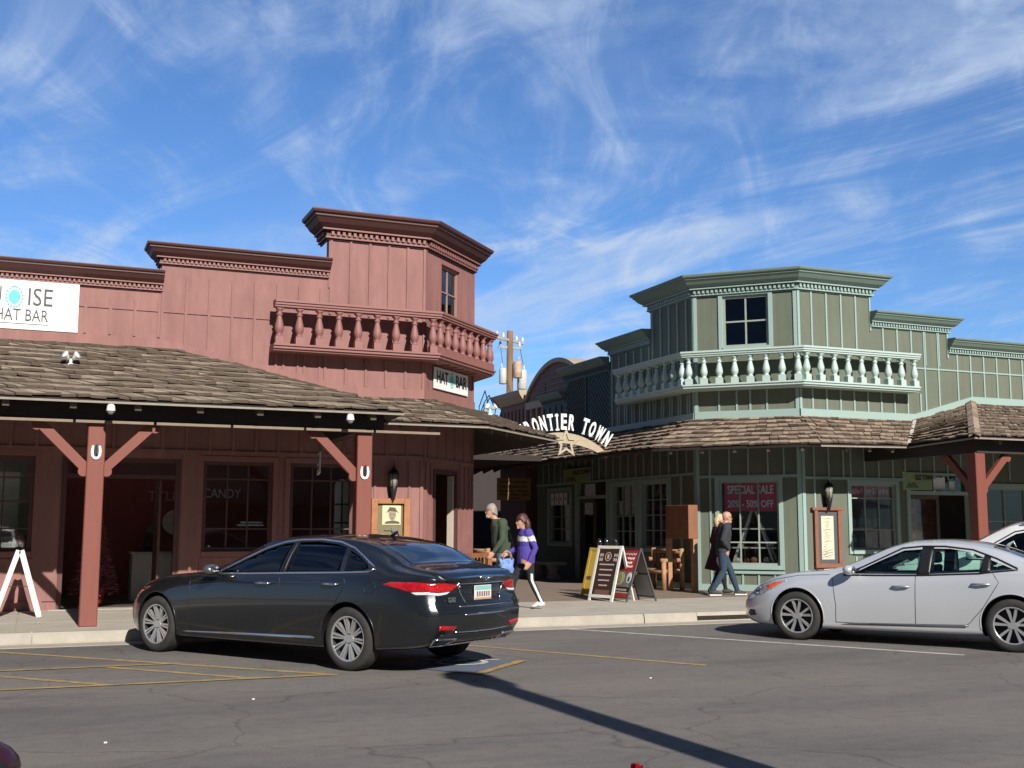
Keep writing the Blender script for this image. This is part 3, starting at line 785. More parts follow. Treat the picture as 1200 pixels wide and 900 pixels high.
# lower storey grid of trim
gC.box(w, .0, GL, .001, .026, 2.64, 2.70); gF.box(w, .06, gx(18.26), .001, .026, 2.60, 2.66); gA.box(w, ga(31), ga(22.2), .001, .026, 2.72, 2.78)
battens(w, gC, [.31, .75, 1.17, 1.6, 1.95], 2.7, 3.3, .035, .022); battens(w, gC, [.31], .25, 2.64, .045, .022)
battens(w, gF, [.33, .72, 1.12, 1.32, 1.7, 2.1, 2.5, 2.85, 3.3, 3.7, 4.1, 4.5, 5, 5.5, 6, 6.5], 2.66, 3.9, .035, .022)
battens(w, gF, [.33, .73], .25, 2.6, .04, .022)
battens(w, gA, [ga(22.16) - .4 - .4 * k for k in range(21)], 2.78, 3.5, .035, .022)
gC.box(w, .0, GL, .001, .037, .16, .30); gF.box(w, 0.02, gx(18.3), .001, .036, .16, .30); gA.box(w, ga(26.45), ga(22.2), .001, .036, .16, .3)
battens(w, gC, [.66, 1.0, 1.35, 1.7], .3, .54, .04, .022); battens(w, gF, [1.4, 1.8, 2.2, 2.5], .3, .92, .04, .022)
battens(w, gA, [ga(23.3), ga(24.83), ga(26.35), ga(22.8)], .3, 2.72, .08, .028)
gC.box(w, .42, 1.92, .001, .055, .54, .60)
w.build('battens', M_mint, grn)
cornice(grn, [(XG + .6, 24.15), (XG, 24.15), (XG, 22.16), (15.4, YG), (17.43, YG), (17.43, YG + .6)], 7.25, M_mintd, M_mint, 0.95)
cornice(grn, [(XG + .4, 26.3), (XG, 26.3), (XG, 24.1)], 6.36, M_mintd, M_mint, .72)
cornice(grn, [(17.4, YG), (19.68, YG), (19.68, YG + .4)], 6.44, M_mintd, M_mint, .72)
cornice(grn, [(19.65, YG), (28.4, YG)], 5.96, M_mintd, M_mint, .72)
balcony(grn, [(XG, 25.25), (XG, 22.16), (15.4, YG), (18.42, YG)], 4.60, 5.47, mat('pale mint rail paint', (0.44, 0.55, 0.51), .55, var=.1, vscale=5, col2=(.38, .48, .45)), 0.36)
sash(grn, gC, *gw_up, 2, 2, M_frame_g, M_glass2, fw=.06, mw=.035, casing=M_mint)
sash(grn, gC, *gw_main, 3, 3, M_frame_g, M_glass, fw=.05, mw=.03, rowz=[1.22], casing=M_mint)
sash(grn, gF, *fw1, 3, 3, M_frame_g, M_glass, fw=.05, mw=.022, rowz=[1.5, 2.2], casing=M_mint)
sash(grn, gF, *fw3, 6, 2, M_frame_g, M_glass, fw=.06, mw=.022, casing=M_mint)
sash(grn, gA, *aw1, 3, 4, M_frame_g, M_glass, fw=.05, mw=.022, casing=M_mint)
sash(grn, gA, *aw2, 3, 4, M_frame_g, M_glass, fw=.05, mw=.022, casing=M_mint)
sash(grn, gA, *aw3, 2, 4, M_frame_g, M_glass, fw=.05, mw=.022, casing=M_mint)
for F, (u0, u1, z0, z1) in ((gF, fdoor), (gA, adoor)):
    w = MB(); F.box(w, u0 - .06, u0 + .04, -.14, .034, .15, z1 + .06); F.box(w, u1 - .04, u1 + .06, -.14, .034, .15, z1 + .06); F.box(w, u0 + .04, u1 - .04, -.14, .034, z1 - .0, z1 + .06); F.box(w, u0 + .04, u1 - .04, -.14, .02, 2.30, 2.38)
    d = w.build('doorway', M_mint, grn)
    w = MB(); F.box(w, u0 + .04, u1 - .04, -.1, -.094, 2.38, z1); w.build('transom_pane', M_glass, d)
    w = MB(); m_ = (u0 + u1) / 2
    for a, b in ((u0 + .04, u0 + .12), (m_ - .05, m_ + .03)): F.box(w, a, b, -.12, -.06, .17, 2.3)
    F.box(w, u0 + .12, m_ - .05, -.12, -.06, .17, .5); F.box(w, u0 + .12, m_ - .05, -.12, -.06, 2.2, 2.3)
    dl = w.build('door_leaf', mat('brown door', (.10, .06, .045), .5), d)
    w = MB(); F.box(w, u0 + .12, m_ - .05, -.095, -.089, .5, 2.2); w.build('pane', M_glass, dl)
# roofs
d_ = 1.5
H0 = (XG - d_, 22.16 - .4142 * d_, 3.22); H1 = (15.4 - .4142 * d_, YG - d_, 3.24); V0 = (17.06, 19.02, 3.27)
W0, W1 = (XG, 22.16, 3.98), (15.4, YG, 3.98)
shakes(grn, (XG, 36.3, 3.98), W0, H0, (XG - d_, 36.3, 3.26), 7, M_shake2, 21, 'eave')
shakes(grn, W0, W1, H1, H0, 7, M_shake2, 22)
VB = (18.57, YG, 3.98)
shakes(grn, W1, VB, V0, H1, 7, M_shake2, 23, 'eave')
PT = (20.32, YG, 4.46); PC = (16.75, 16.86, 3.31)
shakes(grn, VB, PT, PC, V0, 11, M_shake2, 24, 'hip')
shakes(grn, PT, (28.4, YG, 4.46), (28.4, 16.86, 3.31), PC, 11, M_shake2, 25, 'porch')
ridge_caps(grn, PC, PT, M_shake2, 22)
w = MB()
for a, b in ((H1, V0), (PC, (28.4, 16.86, 3.31)), (PC, V0)):
    a, b = Vector(a), Vector(b); w.bar(a + Vector((0, 0, -.035)), b + Vector((0, 0, -.035)), .02, .03)
w.build('drip_edge', MATS['grey weathered edge board'], grn)
w = MB().bar((VB[0], VB[1] - .05, VB[2] + .05), (V0[0] - .02, V0[1] - .02, V0[2] + .05), .07, .02); w.build('valley_flashing', mat('galvanised flashing', (.6, .56, .5), .5, var=.2), grn)
w = MB(); w.box(17.1, 28.4, 17.18, 17.4, 3.02, 3.32); w.box(17.1, 17.32, 17.4, 20.5, 3.02, 3.3); w.build('beam', M_beam, grn)
for k in range(9): rafter(grn, (17.5 + k * .8, 16.95, 3.24), (17.5 + k * .8, 17.6, 3.42), .08, .11)
for k in range(14): y = 22.4 + k * .85; rafter(grn, (XG - d_ + .06, y, 3.16), (XG - .02, y, 3.85), .07, .1)
for k in range(5):
    p = Vector(H0).lerp(Vector(H1), (k + .5) / 5); q = Vector((XG, 22.16, 3.85)).lerp(Vector((15.4, YG, 3.85)), (k + .5) / 5); p = p.lerp(q, .04); rafter(grn, p + Vector((0, 0, -.1)), q + Vector((0, 0, -.05)), .07, .1)
for k in range(4): x = 15.5 + k * .6; rafter(grn, (x, 19.1, 3.17), (x, YG - .03, 3.85), .07, .1)
post(grn, 17.20, 17.32, 3.03, ((1, 0), (0, 1)), .25); post(grn, 22.0, 17.32, 3.03, ((1, 0), (-1, 0)), .25)
# interior
w = MB(); w.box(XG + .2, 28.3, 22.4, 30.7, .05, .158); w.box(15.55, 28.3, 20.7, 22.4, .05, .157); w.build('floor_slab', M_intfloor, grn)
w = MB(); w.box(XG + .2, 28.3, 22.4, 30.7, 3.3, 3.36); w.box(15.55, 28.3, 20.7, 22.4, 3.3, 3.36); w.build('shop_ceiling', M_dark, grn)
w = MB(); w.box(18.1, 28.3, 23.6, 23.7, .15, 3.3); w.box(16.2, 16.3, 24, 30.7, .15, 3.3); w.box(18.1, 18.2, 20.7, 23.6, .15, 3.3); w.build('partition', mat('dark brown interior', (.07, .05, .04), .85, var=.1), grn)

# ------------------------------------------------------------------ buildings up the alley
tl = thing('teal_building', 'dark teal shop front of diagonal boards behind the green corner building', 'building', (XG + 1, 28.5, .15))
w = MB(); tA = gA
tA.wall(w, ga(29.05), ga(26.32), 4.0, 5.85, t=.12); tA.wall(w, ga(30.6), ga(29.05), 4.0, 5.2, t=.12); w.build('wall', M_teal, tl)
w = MB()   # diagonal boards in a chevron
um = ga(27.7)
for side, (ua, ub) in ((1, (ga(29.0), um)), (-1, (um, ga(26.34)))):
    k = -3.0
    while k < 3.4:
        n = 26; 
        seg = []
        for i in range(n + 1):
            z = 4.1 + 1.5 * i / n; u = um - side * (k - (z - 4.1) * .95)
            if ua + .02 <= u <= ub - .02: seg.append((u, z))
        if len(seg) > 2:
            (u0, z0), (u1, z1) = seg[0], seg[-1]; w.bar(tA.P(u0, .008, z0), tA.P(u1, .008, z1), .02, .03, tA.N)
        k += .16
tA.box(w, um - .03, um + .03, .001, .035, 4.1, 5.62)
battens(w, tA, [ga(29.3), ga(29.7), ga(30.1), ga(30.5)], 4.0, 5.0, .04, .03)
w.build('board_battens', M_teal, tl)
cornice(tl, [(XG, 29.06), (XG, 26.34)], 5.98, M_mintd, M_teal, .72); cornice(tl, [(XG, 30.6), (XG, 29.06)], 5.36, M_mintd, M_teal, .55)
w = MB().box(XG + .3, 17.5, 26.4, 30.9, 4.0, 5.0); w.build('upper_floor', M_teal, tl)

M_maroon = mat('maroon brown boards', (0.20, 0.095, 0.08), .75, var=.15, vscale=3)
M_tan = mat('tan trim paint', (.42, .33, .235), .7, var=.12)
ar = thing('arched_building', 'maroon board facade with tan arched top behind the teal shop', 'building', (XG + .5, 31.5, .15))
w = MB(); N_ = 24; y0, y1, yc = 32.2, 27.9, 30.0; zs = 5.05; hh = 1.0
arc = [(ga(y0 + (y1 - y0) * i / N_), zs + .42 + hh * math.sin(math.pi * i / N_) ** .75 * .96) for i in range(N_ + 1)]
aF = Face((XG + .18, 46, 0), (0, -1, 0), (-1, 0, 0))
aF.poly(w, [(ga(y0), 3.9)] + arc + [(ga(y1), 3.9)], -.05, 0); w.build('wall', M_maroon, ar)
w = MB()
for (u0, z0), (u1, z1) in zip(arc, arc[1:]): w.prism([aF.P(u0, -.55, z0 - .10), aF.P(u1, -.55, z1 - .10), aF.P(u1, .07, z1 - .10), aF.P(u0, .07, z0 - .10), aF.P(u0, -.55, z0 + .03), aF.P(u1, -.55, z1 + .03), aF.P(u1, .07, z1 + .03), aF.P(u0, .07, z0 + .03)])
w.build('arch_trim', M_tan, ar)
w = MB()
for i in range(5): 
    z = 5.36 + i * .17; a = ga(y0) + .10 + i * .22; aF.box(w, a, ga(y1) - .5, .001, .02, z, z + .03)
w.build('siding_lines', mat('tan maroon siding edge', (.24, .15, .12), .7), ar)
w = MB(); aF.box(w, ga(y0), ga(y1), .001, .06, 5.12, 5.34)
for i in range(7): u = ga(y0) + .05 + i * .42; aF.box(w, u, u + .06, .001, .09, 3.9, 5.12)
w.build('pilasters', M_tan, ar)
lb = thing('low_brown_building', 'low flat roofed brown building at the far end of the alley beside the utility pole', 'building', (XG + 1, 36, .15))
lF = Face((XG + .18, 46, 0), (0, -1, 0), (-1, 0, 0))
w = MB(); lF.wall(w, ga(34.35), ga(32.25), .15, 5.45, t=.3); w.box(XG + .48, 20, 32.25, 34.35, .15, 5.4); w.build('wall', M_maroon, lb)
w = MB(); sweep(w, [(XG + 3, 34.35), (XG + .18, 34.35), (XG + .18, 32.25)], [(0, 5.4), (.06, 5.4), (.22, 5.62), (.26, 5.76), (0, 5.78)]); w.build('cornice', M_tan, lb)
w = MB(); battens(w, lF, [ga(34.3 - .3 * k) for k in range(7)], 3.9, 5.2, .05, .03); w.build('battens', M_maroon, lb)
# covered walk closing the far end of the alley
wk = thing('alley_arcade', 'dark covered walkway with timber posts at the far end of the alley', 'arcade', (11, 37, .15))
w = MB().box(4, 22, 40.5, 40.8, .15, 3.9); w.build('back_wall', mat('dark plank wall', (.04, .03, .028), .8, var=.2, vscale=6, vstretch=(4, 1, .2)), wk)
w = MB().box(8.62, 12.2, 27.2, 40.6, 3.25, 3.4); w.build('roof', M_deck, wk)  # roof drawn forward over the alley to keep sun off the hanging board
for px_ in (10.9, 12.6): 
    w = MB().box(px_ - .09, px_ + .09, 36.6, 36.78, .15, 3.25); p = w.build('post', mat('grey timber', (.17, .13, .10), .8, var=.2), wk)
    for s in (-1, 1):
        b = MB().bar((px_, 36.69, 2.35), (px_ + s * .7, 36.69, 3.2), .1, .1, (0, 1, 0)); b.build('brace', MATS['grey timber'], p)
# across the street, behind the camera: what the windows and car paint reflect
op = thing('opposite_building', 'long low tan storefront row facing the red and green buildings across the street', 'building', (6, -16, 0))
w = MB().box(-30, 45, -19, -13, 0, 4.6); w.box(-14, -2, -19.1, -12.9, 4.6, 6.2); w.box(14, 26, -19.1, -12.9, 4.6, 5.8); w.build('wall', mat('tan stucco', (.36, .29, .21), .9, var=.15, vscale=.8), op)
w = MB(); sweep(w, [(45, -13), (-30, -13)], [(0, 2.9), (2.6, 2.55), (2.6, 2.68), (0, 3.1)]); w.build('awning', M_shake, op)
for k in range(14):
    x0 = -28 + k * 5.2; w = MB().box(x0, x0 + 3.4, -13.02, -12.96, .6, 2.5); w.build('window', mat('dark opposite glass', (.03, .035, .04), .1, var=0), op)

M_strip = mat('lit strip or fill light', (1.0, .95, .85), .5, var=0, emit=5.0)
for p, rz, par in (((-1.4, 21.9, 3.18), 0, red), ((3.2, 21.6, 3.1), 0, red), ((1.3, 22.6, 3.2), 0, red), ((14.9, 22.6, 3.1), 0, grn), ((17.4, 22.0, 3.1), 0, grn), ((19.6, 21.9, 3.1), 0, grn)):  # strips in the green shop are added, unseen, to brighten its rooms
    w = MB(); w.box(p[0] - .6, p[0] + .6, p[1] - .03, p[1] + .03, p[2], p[2] + .05); w.build('strip_or_fill_light', M_strip, par)
# ================================================================== cars
from mathutils.bvhtree import BVHTree
from mathutils.geometry import tessellate_polygon

def pchip(xs, ys):
    n = len(xs); h = [xs[i + 1] - xs[i] for i in range(n - 1)]; dl = [(ys[i + 1] - ys[i]) / h[i] for i in range(n - 1)]
    m = [0.0] * n; m[0], m[-1] = dl[0], dl[-1]
    for i in range(1, n - 1):
        if dl[i - 1] * dl[i] <= 0: m[i] = 0
        else:
            w1, w2 = 2 * h[i] + h[i - 1], h[i] + 2 * h[i - 1]; m[i] = (w1 + w2) / (w1 / dl[i - 1] + w2 / dl[i])
    def f(x):
        if x <= xs[0]: return ys[0]
        if x >= xs[-1]: return ys[-1]
        i = 0
        while x > xs[i + 1]: i += 1
        t = (x - xs[i]) / h[i]; a, b = ys[i], ys[i + 1]
        return a * (1 + 2 * t) * (1 - t) ** 2 + h[i] * m[i] * t * (1 - t) ** 2 + b * t * t * (3 - 2 * t) + h[i] * m[i + 1] * t * t * (t - 1)
    return f
def catmull(pts, sub):
    out = []; n = len(pts)
    for i in range(n - 1):
        p0 = pts[max(0, i - 1)]; p1, p2 = pts[i], pts[i + 1]; p3 = pts[min(n - 1, i + 2)]
        for k in range(sub):
            t = k / sub; t2, t3 = t * t, t * t * t
            out.append(tuple(.5 * (2 * b + (c - a) * t + (2 * a - 5 * b + 4 * c - d) * t2 + (-a + 3 * b - 3 * c + d) * t3) for a, b, c, d in zip(p0, p1, p2, p3)))
    out.append(pts[-1]); return out
def interp(tab, z):
    if z <= tab[0][0]: return tab[0][1]
    for (a, va), (b, vb) in zip(tab, tab[1:]):
        if z <= b: 
            t = (z - a) / (b - a); t = t * t * (3 - 2 * t); return va + (vb - va) * t
    return tab[-1][1]

def car_paint(name, col, metal, rough, flake=0.0):
    m = mat(name, col, rough, metal, var=0.03, vscale=2, coat=1.0, col2=[c * .8 for c in col], coatrough=0.02)
    return m
M_tyre = mat('tyre rubber', (0.022, 0.021, 0.020), 0.85, var=.25, vscale=12, bump=.3, bscale=80, col2=(.045, .042, .038))
M_alloy = mat('alloy wheel', (0.66, 0.66, 0.66), 0.30, 0.75, var=.1)
M_alloyd = mat('alloy wheel dark', (0.016, 0.016, 0.018), 0.4, 0.6, var=0)
M_chrome = mat('chrome', (0.75, 0.75, 0.76), 0.12, 1.0, var=0)
M_cabin = mat('car cabin', (0.02, 0.02, 0.022), 0.8, var=.05)
M_trim = mat('black car trim', (0.012, 0.012, 0.013), 0.4, var=0)
M_tint = glass_mat('tinted car glass', (0.30, 0.38, 0.42), 0.55, 1.3)
M_mintglass = glass_mat('green tinted car glass', (0.84, 0.97, 0.92), 0.96, 0.8)
M_dkglass = mat('dark windscreen', (0.008, 0.010, 0.012), 0.03, var=0, coat=1.0)
M_amber = mat('amber lens', (0.75, 0.12, 0.02), .15, var=.15, vscale=30, coat=1)
M_redlens = mat('red lens', (0.50, 0.006, 0.010), .12, var=.3, vscale=14, coat=1, col2=(.12, .003, .004))
M_clear = mat('clear lamp lens', (.55, .57, .60), .12, .4, var=.4, vscale=16, coat=1, col2=(.12, .13, .15))

def make_wheel(parent, x, y, r, w, kind, side):
    """side +1: outer face towards +y."""
    mb = MB(); mb.smooth = True
    t = [(r * .70, -w / 2 + .01), (r * .80, -w / 2), (r * .95, -w / 2 + .012), (r * .995, -w / 2 + .035), (r, -w * .2), (r, w * .2), (r * .995, w / 2 - .035), (r * .95, w / 2 - .012), (r * .84, w / 2), (r * .74, w / 2 - .004), (r * .70, w / 2 - .012), (r * .68, w / 2 - .05), (r * .66, -w / 2 + .02), (r * .70, -w / 2 + .01)]
    n = 48
    vs = []
    for rr, h in t:
        for k in range(n): a = 2 * math.pi * k / n; vs.append((x + rr * math.cos(a), y + h * side, r + rr * math.sin(a)))
    mb.add(vs, [(i * n + k, i * n + (k + 1) % n, (i + 1) * n + (k + 1) % n, (i + 1) * n + k) for i in range(len(t) - 1) for k in range(n)])
    wh = mb.build('wheel', M_tyre, parent)
    f = y + side * (w / 2 - .018)
    rim = MB(); rim.smooth = True
    for prof in ([(r * .655, 0), (r * .705, .012), (r * .725, .0), (r * .70, -.015), (r * .655, 0)],):
        vs = []
        for rr, h in prof:
            for k in range(n): a = 2 * math.pi * k / n; vs.append((x + rr * math.cos(a), f + h * side, r + rr * math.sin(a)))
        rim.add(vs, [(i * n + k, i * n + (k + 1) % n, (i + 1) * n + (k + 1) % n, (i + 1) * n + k) for i in range(len(prof) - 1) for k in range(n)])
    rim.smooth = False
    def spoke(a0, a1, w0, w1, r0, r1, d0=.0, d1=.0, th=.03):
        p, q = Vector((math.cos(a0), 0, math.sin(a0))) * r0, Vector((math.cos(a1), 0, math.sin(a1))) * r1
        d = (q - p).normalized(); s = Vector((-d.z, 0, d.x)); c = Vector((x, f, r)); Y = Vector((0, side, 0))
        rim.prism([c + p - s * w0 / 2 + Y * (d0 - th), c + p + s * w0 / 2 + Y * (d0 - th), c + q + s * w1 / 2 + Y * (d1 - th), c + q - s * w1 / 2 + Y * (d1 - th),
                   c + p - s * w0 * .38 + Y * d0, c + p + s * w0 * .38 + Y * d0, c + q + s * w1 * .38 + Y * d1, c + q - s * w1 * .38 + Y * d1])
    if kind == 'multi':
        for k in range(10):
            a = 2 * math.pi * k / 10 + .1
            for s in (-1, 1): spoke(a + s * .13, a + s * .085, .020, .026, r * .16, r * .68, -.018, -.004)
    else:
        for k in range(5):
            a = 2 * math.pi * k / 5 + .3
            for s in (-1, 1): spoke(a + s * .16, a + s * .25, .030, .046, r * .14, r * .68, -.02, -.006)
    ring = [(x + math.cos(2 * math.pi * k / 20) * r * .2, f - .012 * side, r + math.sin(2 * math.pi * k / 20) * r * .13) for k in range(20)]
    ring2 = [(x + math.cos(2 * math.pi * k / 20) * r * .2, f - .05 * side, r + math.sin(2 * math.pi * k / 20) * r * .13) for k in range(20)]
    rim.add(ring + ring2, [tuple(range(20)), tuple(range(39, 19, -1))] + [(k, k + 20, (k + 1) % 20 + 20, (k + 1) % 20) for k in range(20)])
    rm = rim.build('rim', M_alloy, wh)
    d = MB(); dr = [(x + math.cos(2 * math.pi * k / 32) * r * .66, f - .075 * side, r + math.sin(2 * math.pi * k / 32) * r * .66) for k in range(32)]
    d2 = [(a, b - .02 * side, c) for a, b, c in dr]
    d.add(dr + d2, [tuple(range(32)), tuple(range(63, 31, -1))] + [(k, k + 32, (k + 1) % 32 + 32, (k + 1) % 32) for k in range(32)]); d.build('brake_disc', M_alloyd, wh)
    return wh

def make_car(name, label, sp, group=None):
    car = local_thing(name, label, 'car', group)
    K = {k: pchip([r_[0] for r_ in v], [r_[1] for r_ in v]) for k, v in sp['keys'].items()}
    x0, x1 = sp['x0'], sp['x1']
    xs = []
    x = x0
    while x < x1 - 1e-6:
        xs.append(x); e = min(x - x0, x1 - x); x += .012 if e < .06 else .03 if e < .3 else .05
    xs.append(x1)
    def ring(x):
        zb, Wm, zs, Ws, zr, Wr, zt = (K[k](x) for k in ('zb', 'Wm', 'zs', 'Ws', 'zr', 'Wr', 'zt'))
        zm = zb + (zs - zb) * .52
        pts = [(0, zb), (Wm * .7, zb), (Wm * .93, zb + .03), (Wm * .975, zb + .12), (Wm, zm), (Wm - .3 * (Wm - Ws) , zm + (zs - zm) * .62), (Ws + .004, zs - .035), (Ws - .014, zs + .005),
               ((Ws + Wr) / 2 + .012, (zs + zr) / 2 + .01), (Wr + .006, zr - .02), (Wr - .04, zr + .012), (Wr * .62, zr + (zt - zr) * .74), (Wr * .3, zt - .004), (0, zt)]
        return catmull(pts, 4)
    bR, bF = sp['rear'], sp['front']
    def warp(x, z):
        a = max(0, min(1, 1 - (x - x0) / .5)); b = max(0, min(1, 1 - (x1 - x) / .5))
        return x + a * a * (3 - 2 * a) * interp(bR, z) + b * b * (3 - 2 * b) * interp(bF, z)
    mb = MB(); n = None; rings = []
    for x in xs:
        rg = ring(x); n = len(rg)
        full = rg + [(-y, z) for y, z in rg[-2:0:-1]]
        rings.append([Vector((warp(x, z), y, z)) for y, z in full])
    m = len(rings[0])
    vs = [p for r_ in rings for p in r_]
    fs = [(i * m + j, i * m + (j + 1) % m, (i + 1) * m + (j + 1) % m, (i + 1) * m + j) for i in range(len(xs) - 1) for j in range(m)]
    # end caps: bulged strips across the car
    NA = 10
    for i, s, bulge in ((0, -1, sp.get('bulgeR', .07)), (len(xs) - 1, 1, sp.get('bulgeF', .09))):
        base = i * m
        ids = []
        for j in range(n):
            a = base + j; b = base + (m - j) % m
            row = [a]
            if 0 < j < n - 1:
                pa, pb = vs[a], vs[b]
                for k in range(1, NA):
                    t = k / NA; p = pa.lerp(pb, t); p.x += s * bulge * (1 - (2 * t - 1) ** 2) * min(1, abs(pa.y) / .5); row.append(len(vs)); vs.append(p)
                row.append(b)
            ids.append(row)
        for j in range(n - 1):
            A, B = ids[j], ids[j + 1]
            if len(A) == 1: fs += [(A[0], B[k], B[k + 1]) for k in range(NA)]
            elif len(B) == 1: fs += [(A[k], B[0], A[k + 1]) for k in range(NA)]
            else: fs += [(A[k], B[k], B[k + 1], A[k + 1]) for k in range(NA)]
    mb.smooth = True; mb.add(vs, fs)
    body = mb.build('body', [sp['paint'], M_cabin, M_trim], car)
    bm = bmesh.new(); bm.from_mesh(body.data); bvh = BVHTree.FromBMesh(bm); bm.free()
    def cast(axis, a, b, off=0.0):
        o, d = {'L': ((a, 3, b), (0, -1, 0)), 'Rt': ((a, -3, b), (0, 1, 0)), 'rear': ((-5, a, b), (1, 0, 0)), 'front': ((5, a, b), (-1, 0, 0)), 'top': ((a, b, 4), (0, 0, -1))}[axis]
        loc, nr, _, _ = bvh.ray_cast(Vector(o), Vector(d))
        if loc is None: return None, None
        if nr.dot(Vector(d)) > 0: nr = -nr
        return loc + nr * off, nr
    def patch(poly, axis, off, step=.06, mbx=None, thick=.006):
        bmx = bmesh.new(); vv = [bmx.verts.new((p[0], p[1], 0)) for p in poly]; bmx.faces.new(vv)
        for ax in (0, 1):
            lo, hi = min(p[ax] for p in poly), max(p[ax] for p in poly); k = max(1, int((hi - lo) / step))
            for i in range(1, k + 1):
                c = lo + (hi - lo) * i / (k + 1); co = [0, 0, 0]; co[ax] = c; no = [0, 0, 0]; no[ax] = 1
                bmesh.ops.bisect_plane(bmx, geom=bmx.verts[:] + bmx.edges[:] + bmx.faces[:], plane_co=co, plane_no=no)
        bmx.verts.ensure_lookup_table()
        top, low, ok = [], [], True
        for i, v in enumerate(bmx.verts):
            v.index = i; p, nr = cast(axis, v.co.x, v.co.y, off)
            if p is None: p, nr = Vector((0, 0, .5)), Vector((0, 0, 1)); ok = False
            top.append(p); low.append(p - nr * thick)
        N_ = len(top); fl = [[v.index for v in f.verts] for f in bmx.faces]
        be = [(e.verts[0].index, e.verts[1].index) for e in bmx.edges if len(e.link_faces) == 1]
        bmx.free()
        mbx = mbx or MB(); mbx.smooth = True
        mbx.add(top + low, fl + [[i + N_ for i in reversed(f)] for f in fl] + [(a, b, b + N_, a + N_) for a, b in be])
        return mbx
    def line(pts, axis, rad, mbx, closed=False, off=.0, n_=6, flat=None):
        P = [Vector((*p, 0)) for p in pts] + ([Vector((*pts[0], 0))] if closed else [])
        out = []
        for a, b in zip(P, P[1:]):
            k = max(1, int((b - a).length / .05))
            for i in range(k):
                q = a.lerp(b, i / k); p, _ = cast(axis, q.x, q.y, off)
                if p: out.append(p)
        p, _ = cast(axis, P[-1].x, P[-1].y, off)
        if p: out.append(p)
        if len(out) > 1: mbx.smooth = True; mbx.tube(out, rad, n_)
        return mbx
    # --- cutters: wheel arches, cabin, window openings
    cut = []
    def prism_y(poly, y0, y1, mi=1):
        c = MB(); c.cur = mi; k = len(poly)
        c.add([(p[0], y0, p[1]) for p in poly] + [(p[0], y1, p[1]) for p in poly], [tuple(range(k)), tuple(range(2 * k - 1, k - 1, -1))] + [(i, i + k, (i + 1) % k + k, (i + 1) % k) for i in range(k)])
        cut.append(c)
    r = sp['r']; ra = r + sp.get('gap', .05)
    for wx in sp['wheels']:
        for s in (1, -1):
            poly = [(wx + math.cos(2 * math.pi * k / 64) * ra, r + .01 + math.sin(2 * math.pi * k / 64) * ra) for k in range(64)]
            prism_y(poly, s * .58, s * 1.2, 2)
    prism_y(sp['cabin'], -sp['cabw'], sp['cabw'])
    for poly in sp['panes']:
        for s in (1, -1): prism_y(poly, s * (sp['cabw'] - .12), s * 1.2, 2)
    for poly in (sp['screen'], sp['rearscreen']):
        c = MB(); c.cur = 2; k = len(poly)
        c.add([(p[0], p[1], sp['cutz']) for p in poly] + [(p[0], p[1], 1.8) for p in poly], [tuple(range(k)), tuple(range(2 * k - 1, k - 1, -1))] + [(i, i + k, (i + 1) % k + k, (i + 1) % k) for i in range(k)]); cut.append(c)
    tmp = []
    for c in cut:
        o = c.build('cutter', [sp['paint'], M_cabin, M_trim]); tmp.append(o)
        md = body.modifiers.new('cut', 'BOOLEAN'); md.operation = 'DIFFERENCE'; md.solver = 'EXACT'; md.object = o
    dg = bpy.context.evaluated_depsgraph_get()
    me = bpy.data.meshes.new_from_object(body.evaluated_get(dg))
    old = body.data; body.modifiers.clear(); body.data = me; me.name = 'body'; bpy.data.meshes.remove(old)
    for o in tmp: 
        d = o.data; bpy.data.objects.remove(o); bpy.data.meshes.remove(d)
    for p in me.polygons: p.use_smooth = True
    me.set_sharp_from_angle(angle=R(32))
    # --- glass
    for poly in sp['panes']:
        for ax in ('L', 'Rt'): patch(poly, ax, -.006, mbx=None).build('window_glass', sp['glass'], car)
    patch(sp['screen'], 'top', .001).build('windscreen', sp['scrglass'], car)
    patch(sp['rearscreen'], 'top', .001).build('rear_window', sp['scrglass'], car)
    tr = MB()
    for ax in ('L', 'Rt'):
        line(sp['outline'], ax, sp.get('orad', .012), tr, True, .002)
    tr.build('window_trim', sp['otrim'], car)
    for q in sp.get('pillars', []):
        for ax in ('L', 'Rt'): patch(q, ax, .002).build('door_pillar_cover', M_trim, car)
    # --- arch lips
    for wx in sp['wheels']:
        for ax in ('L', 'Rt'):
            line([(wx + math.cos(R(a)) * (ra + .004), r + .01 + math.sin(R(a)) * (ra + .004)) for a in range(-12, 193, 6)], ax, .010, MB(), False, -.004).build('wheel_arch_lip', sp['paint'], car)
    gp = MB()
    for q in sp['gaps']:
        for ax in ('L', 'Rt'): line(q, ax, .0045, gp, False, -.001)
    gp.build('panel_gap', M_trim, car)
    for hx, hz in sp['handles']:
        for ax, s in (('L', 1), ('Rt', -1)):
            p, _ = cast(ax, hx, hz)
            h = MB(); h.smooth = True
            h.tube([p + Vector((dx, s * dy, 0)) for dx, dy in ((-.115, -.004), (-.095, .028), (0, .040), (.095, .028), (.115, -.004))], [.010, .014, .015, .014, .010], 8); h.build('door_handle', sp['handle_mat'], car)
    mx, mz = sp['mirror']
    for ax, s in (('L', 1), ('Rt', -1)):
        p, _ = cast(ax, mx, mz - .04)
        h = MB(); h.smooth = True
        h.ball(p + Vector((-.02, s * .14, .055)), .085, .115, .068, 16, 10); h.tube([p + Vector((.01, -s * .02, .0)), p + Vector((.0, s * .07, .03))], .03, 8)
        q = h.build('wing_mirror', sp['mirror_mat'], car)
        g = MB().ball(p + Vector((-.085, s * .14, .055)), .02, .09, .05, 12, 8); g.build('mirror_glass', M_chrome, q)
    for wx in sp['wheels']:
        for s in (1, -1): make_wheel(car, wx, s * (sp['track']), r, .235, sp['wheel'], s)
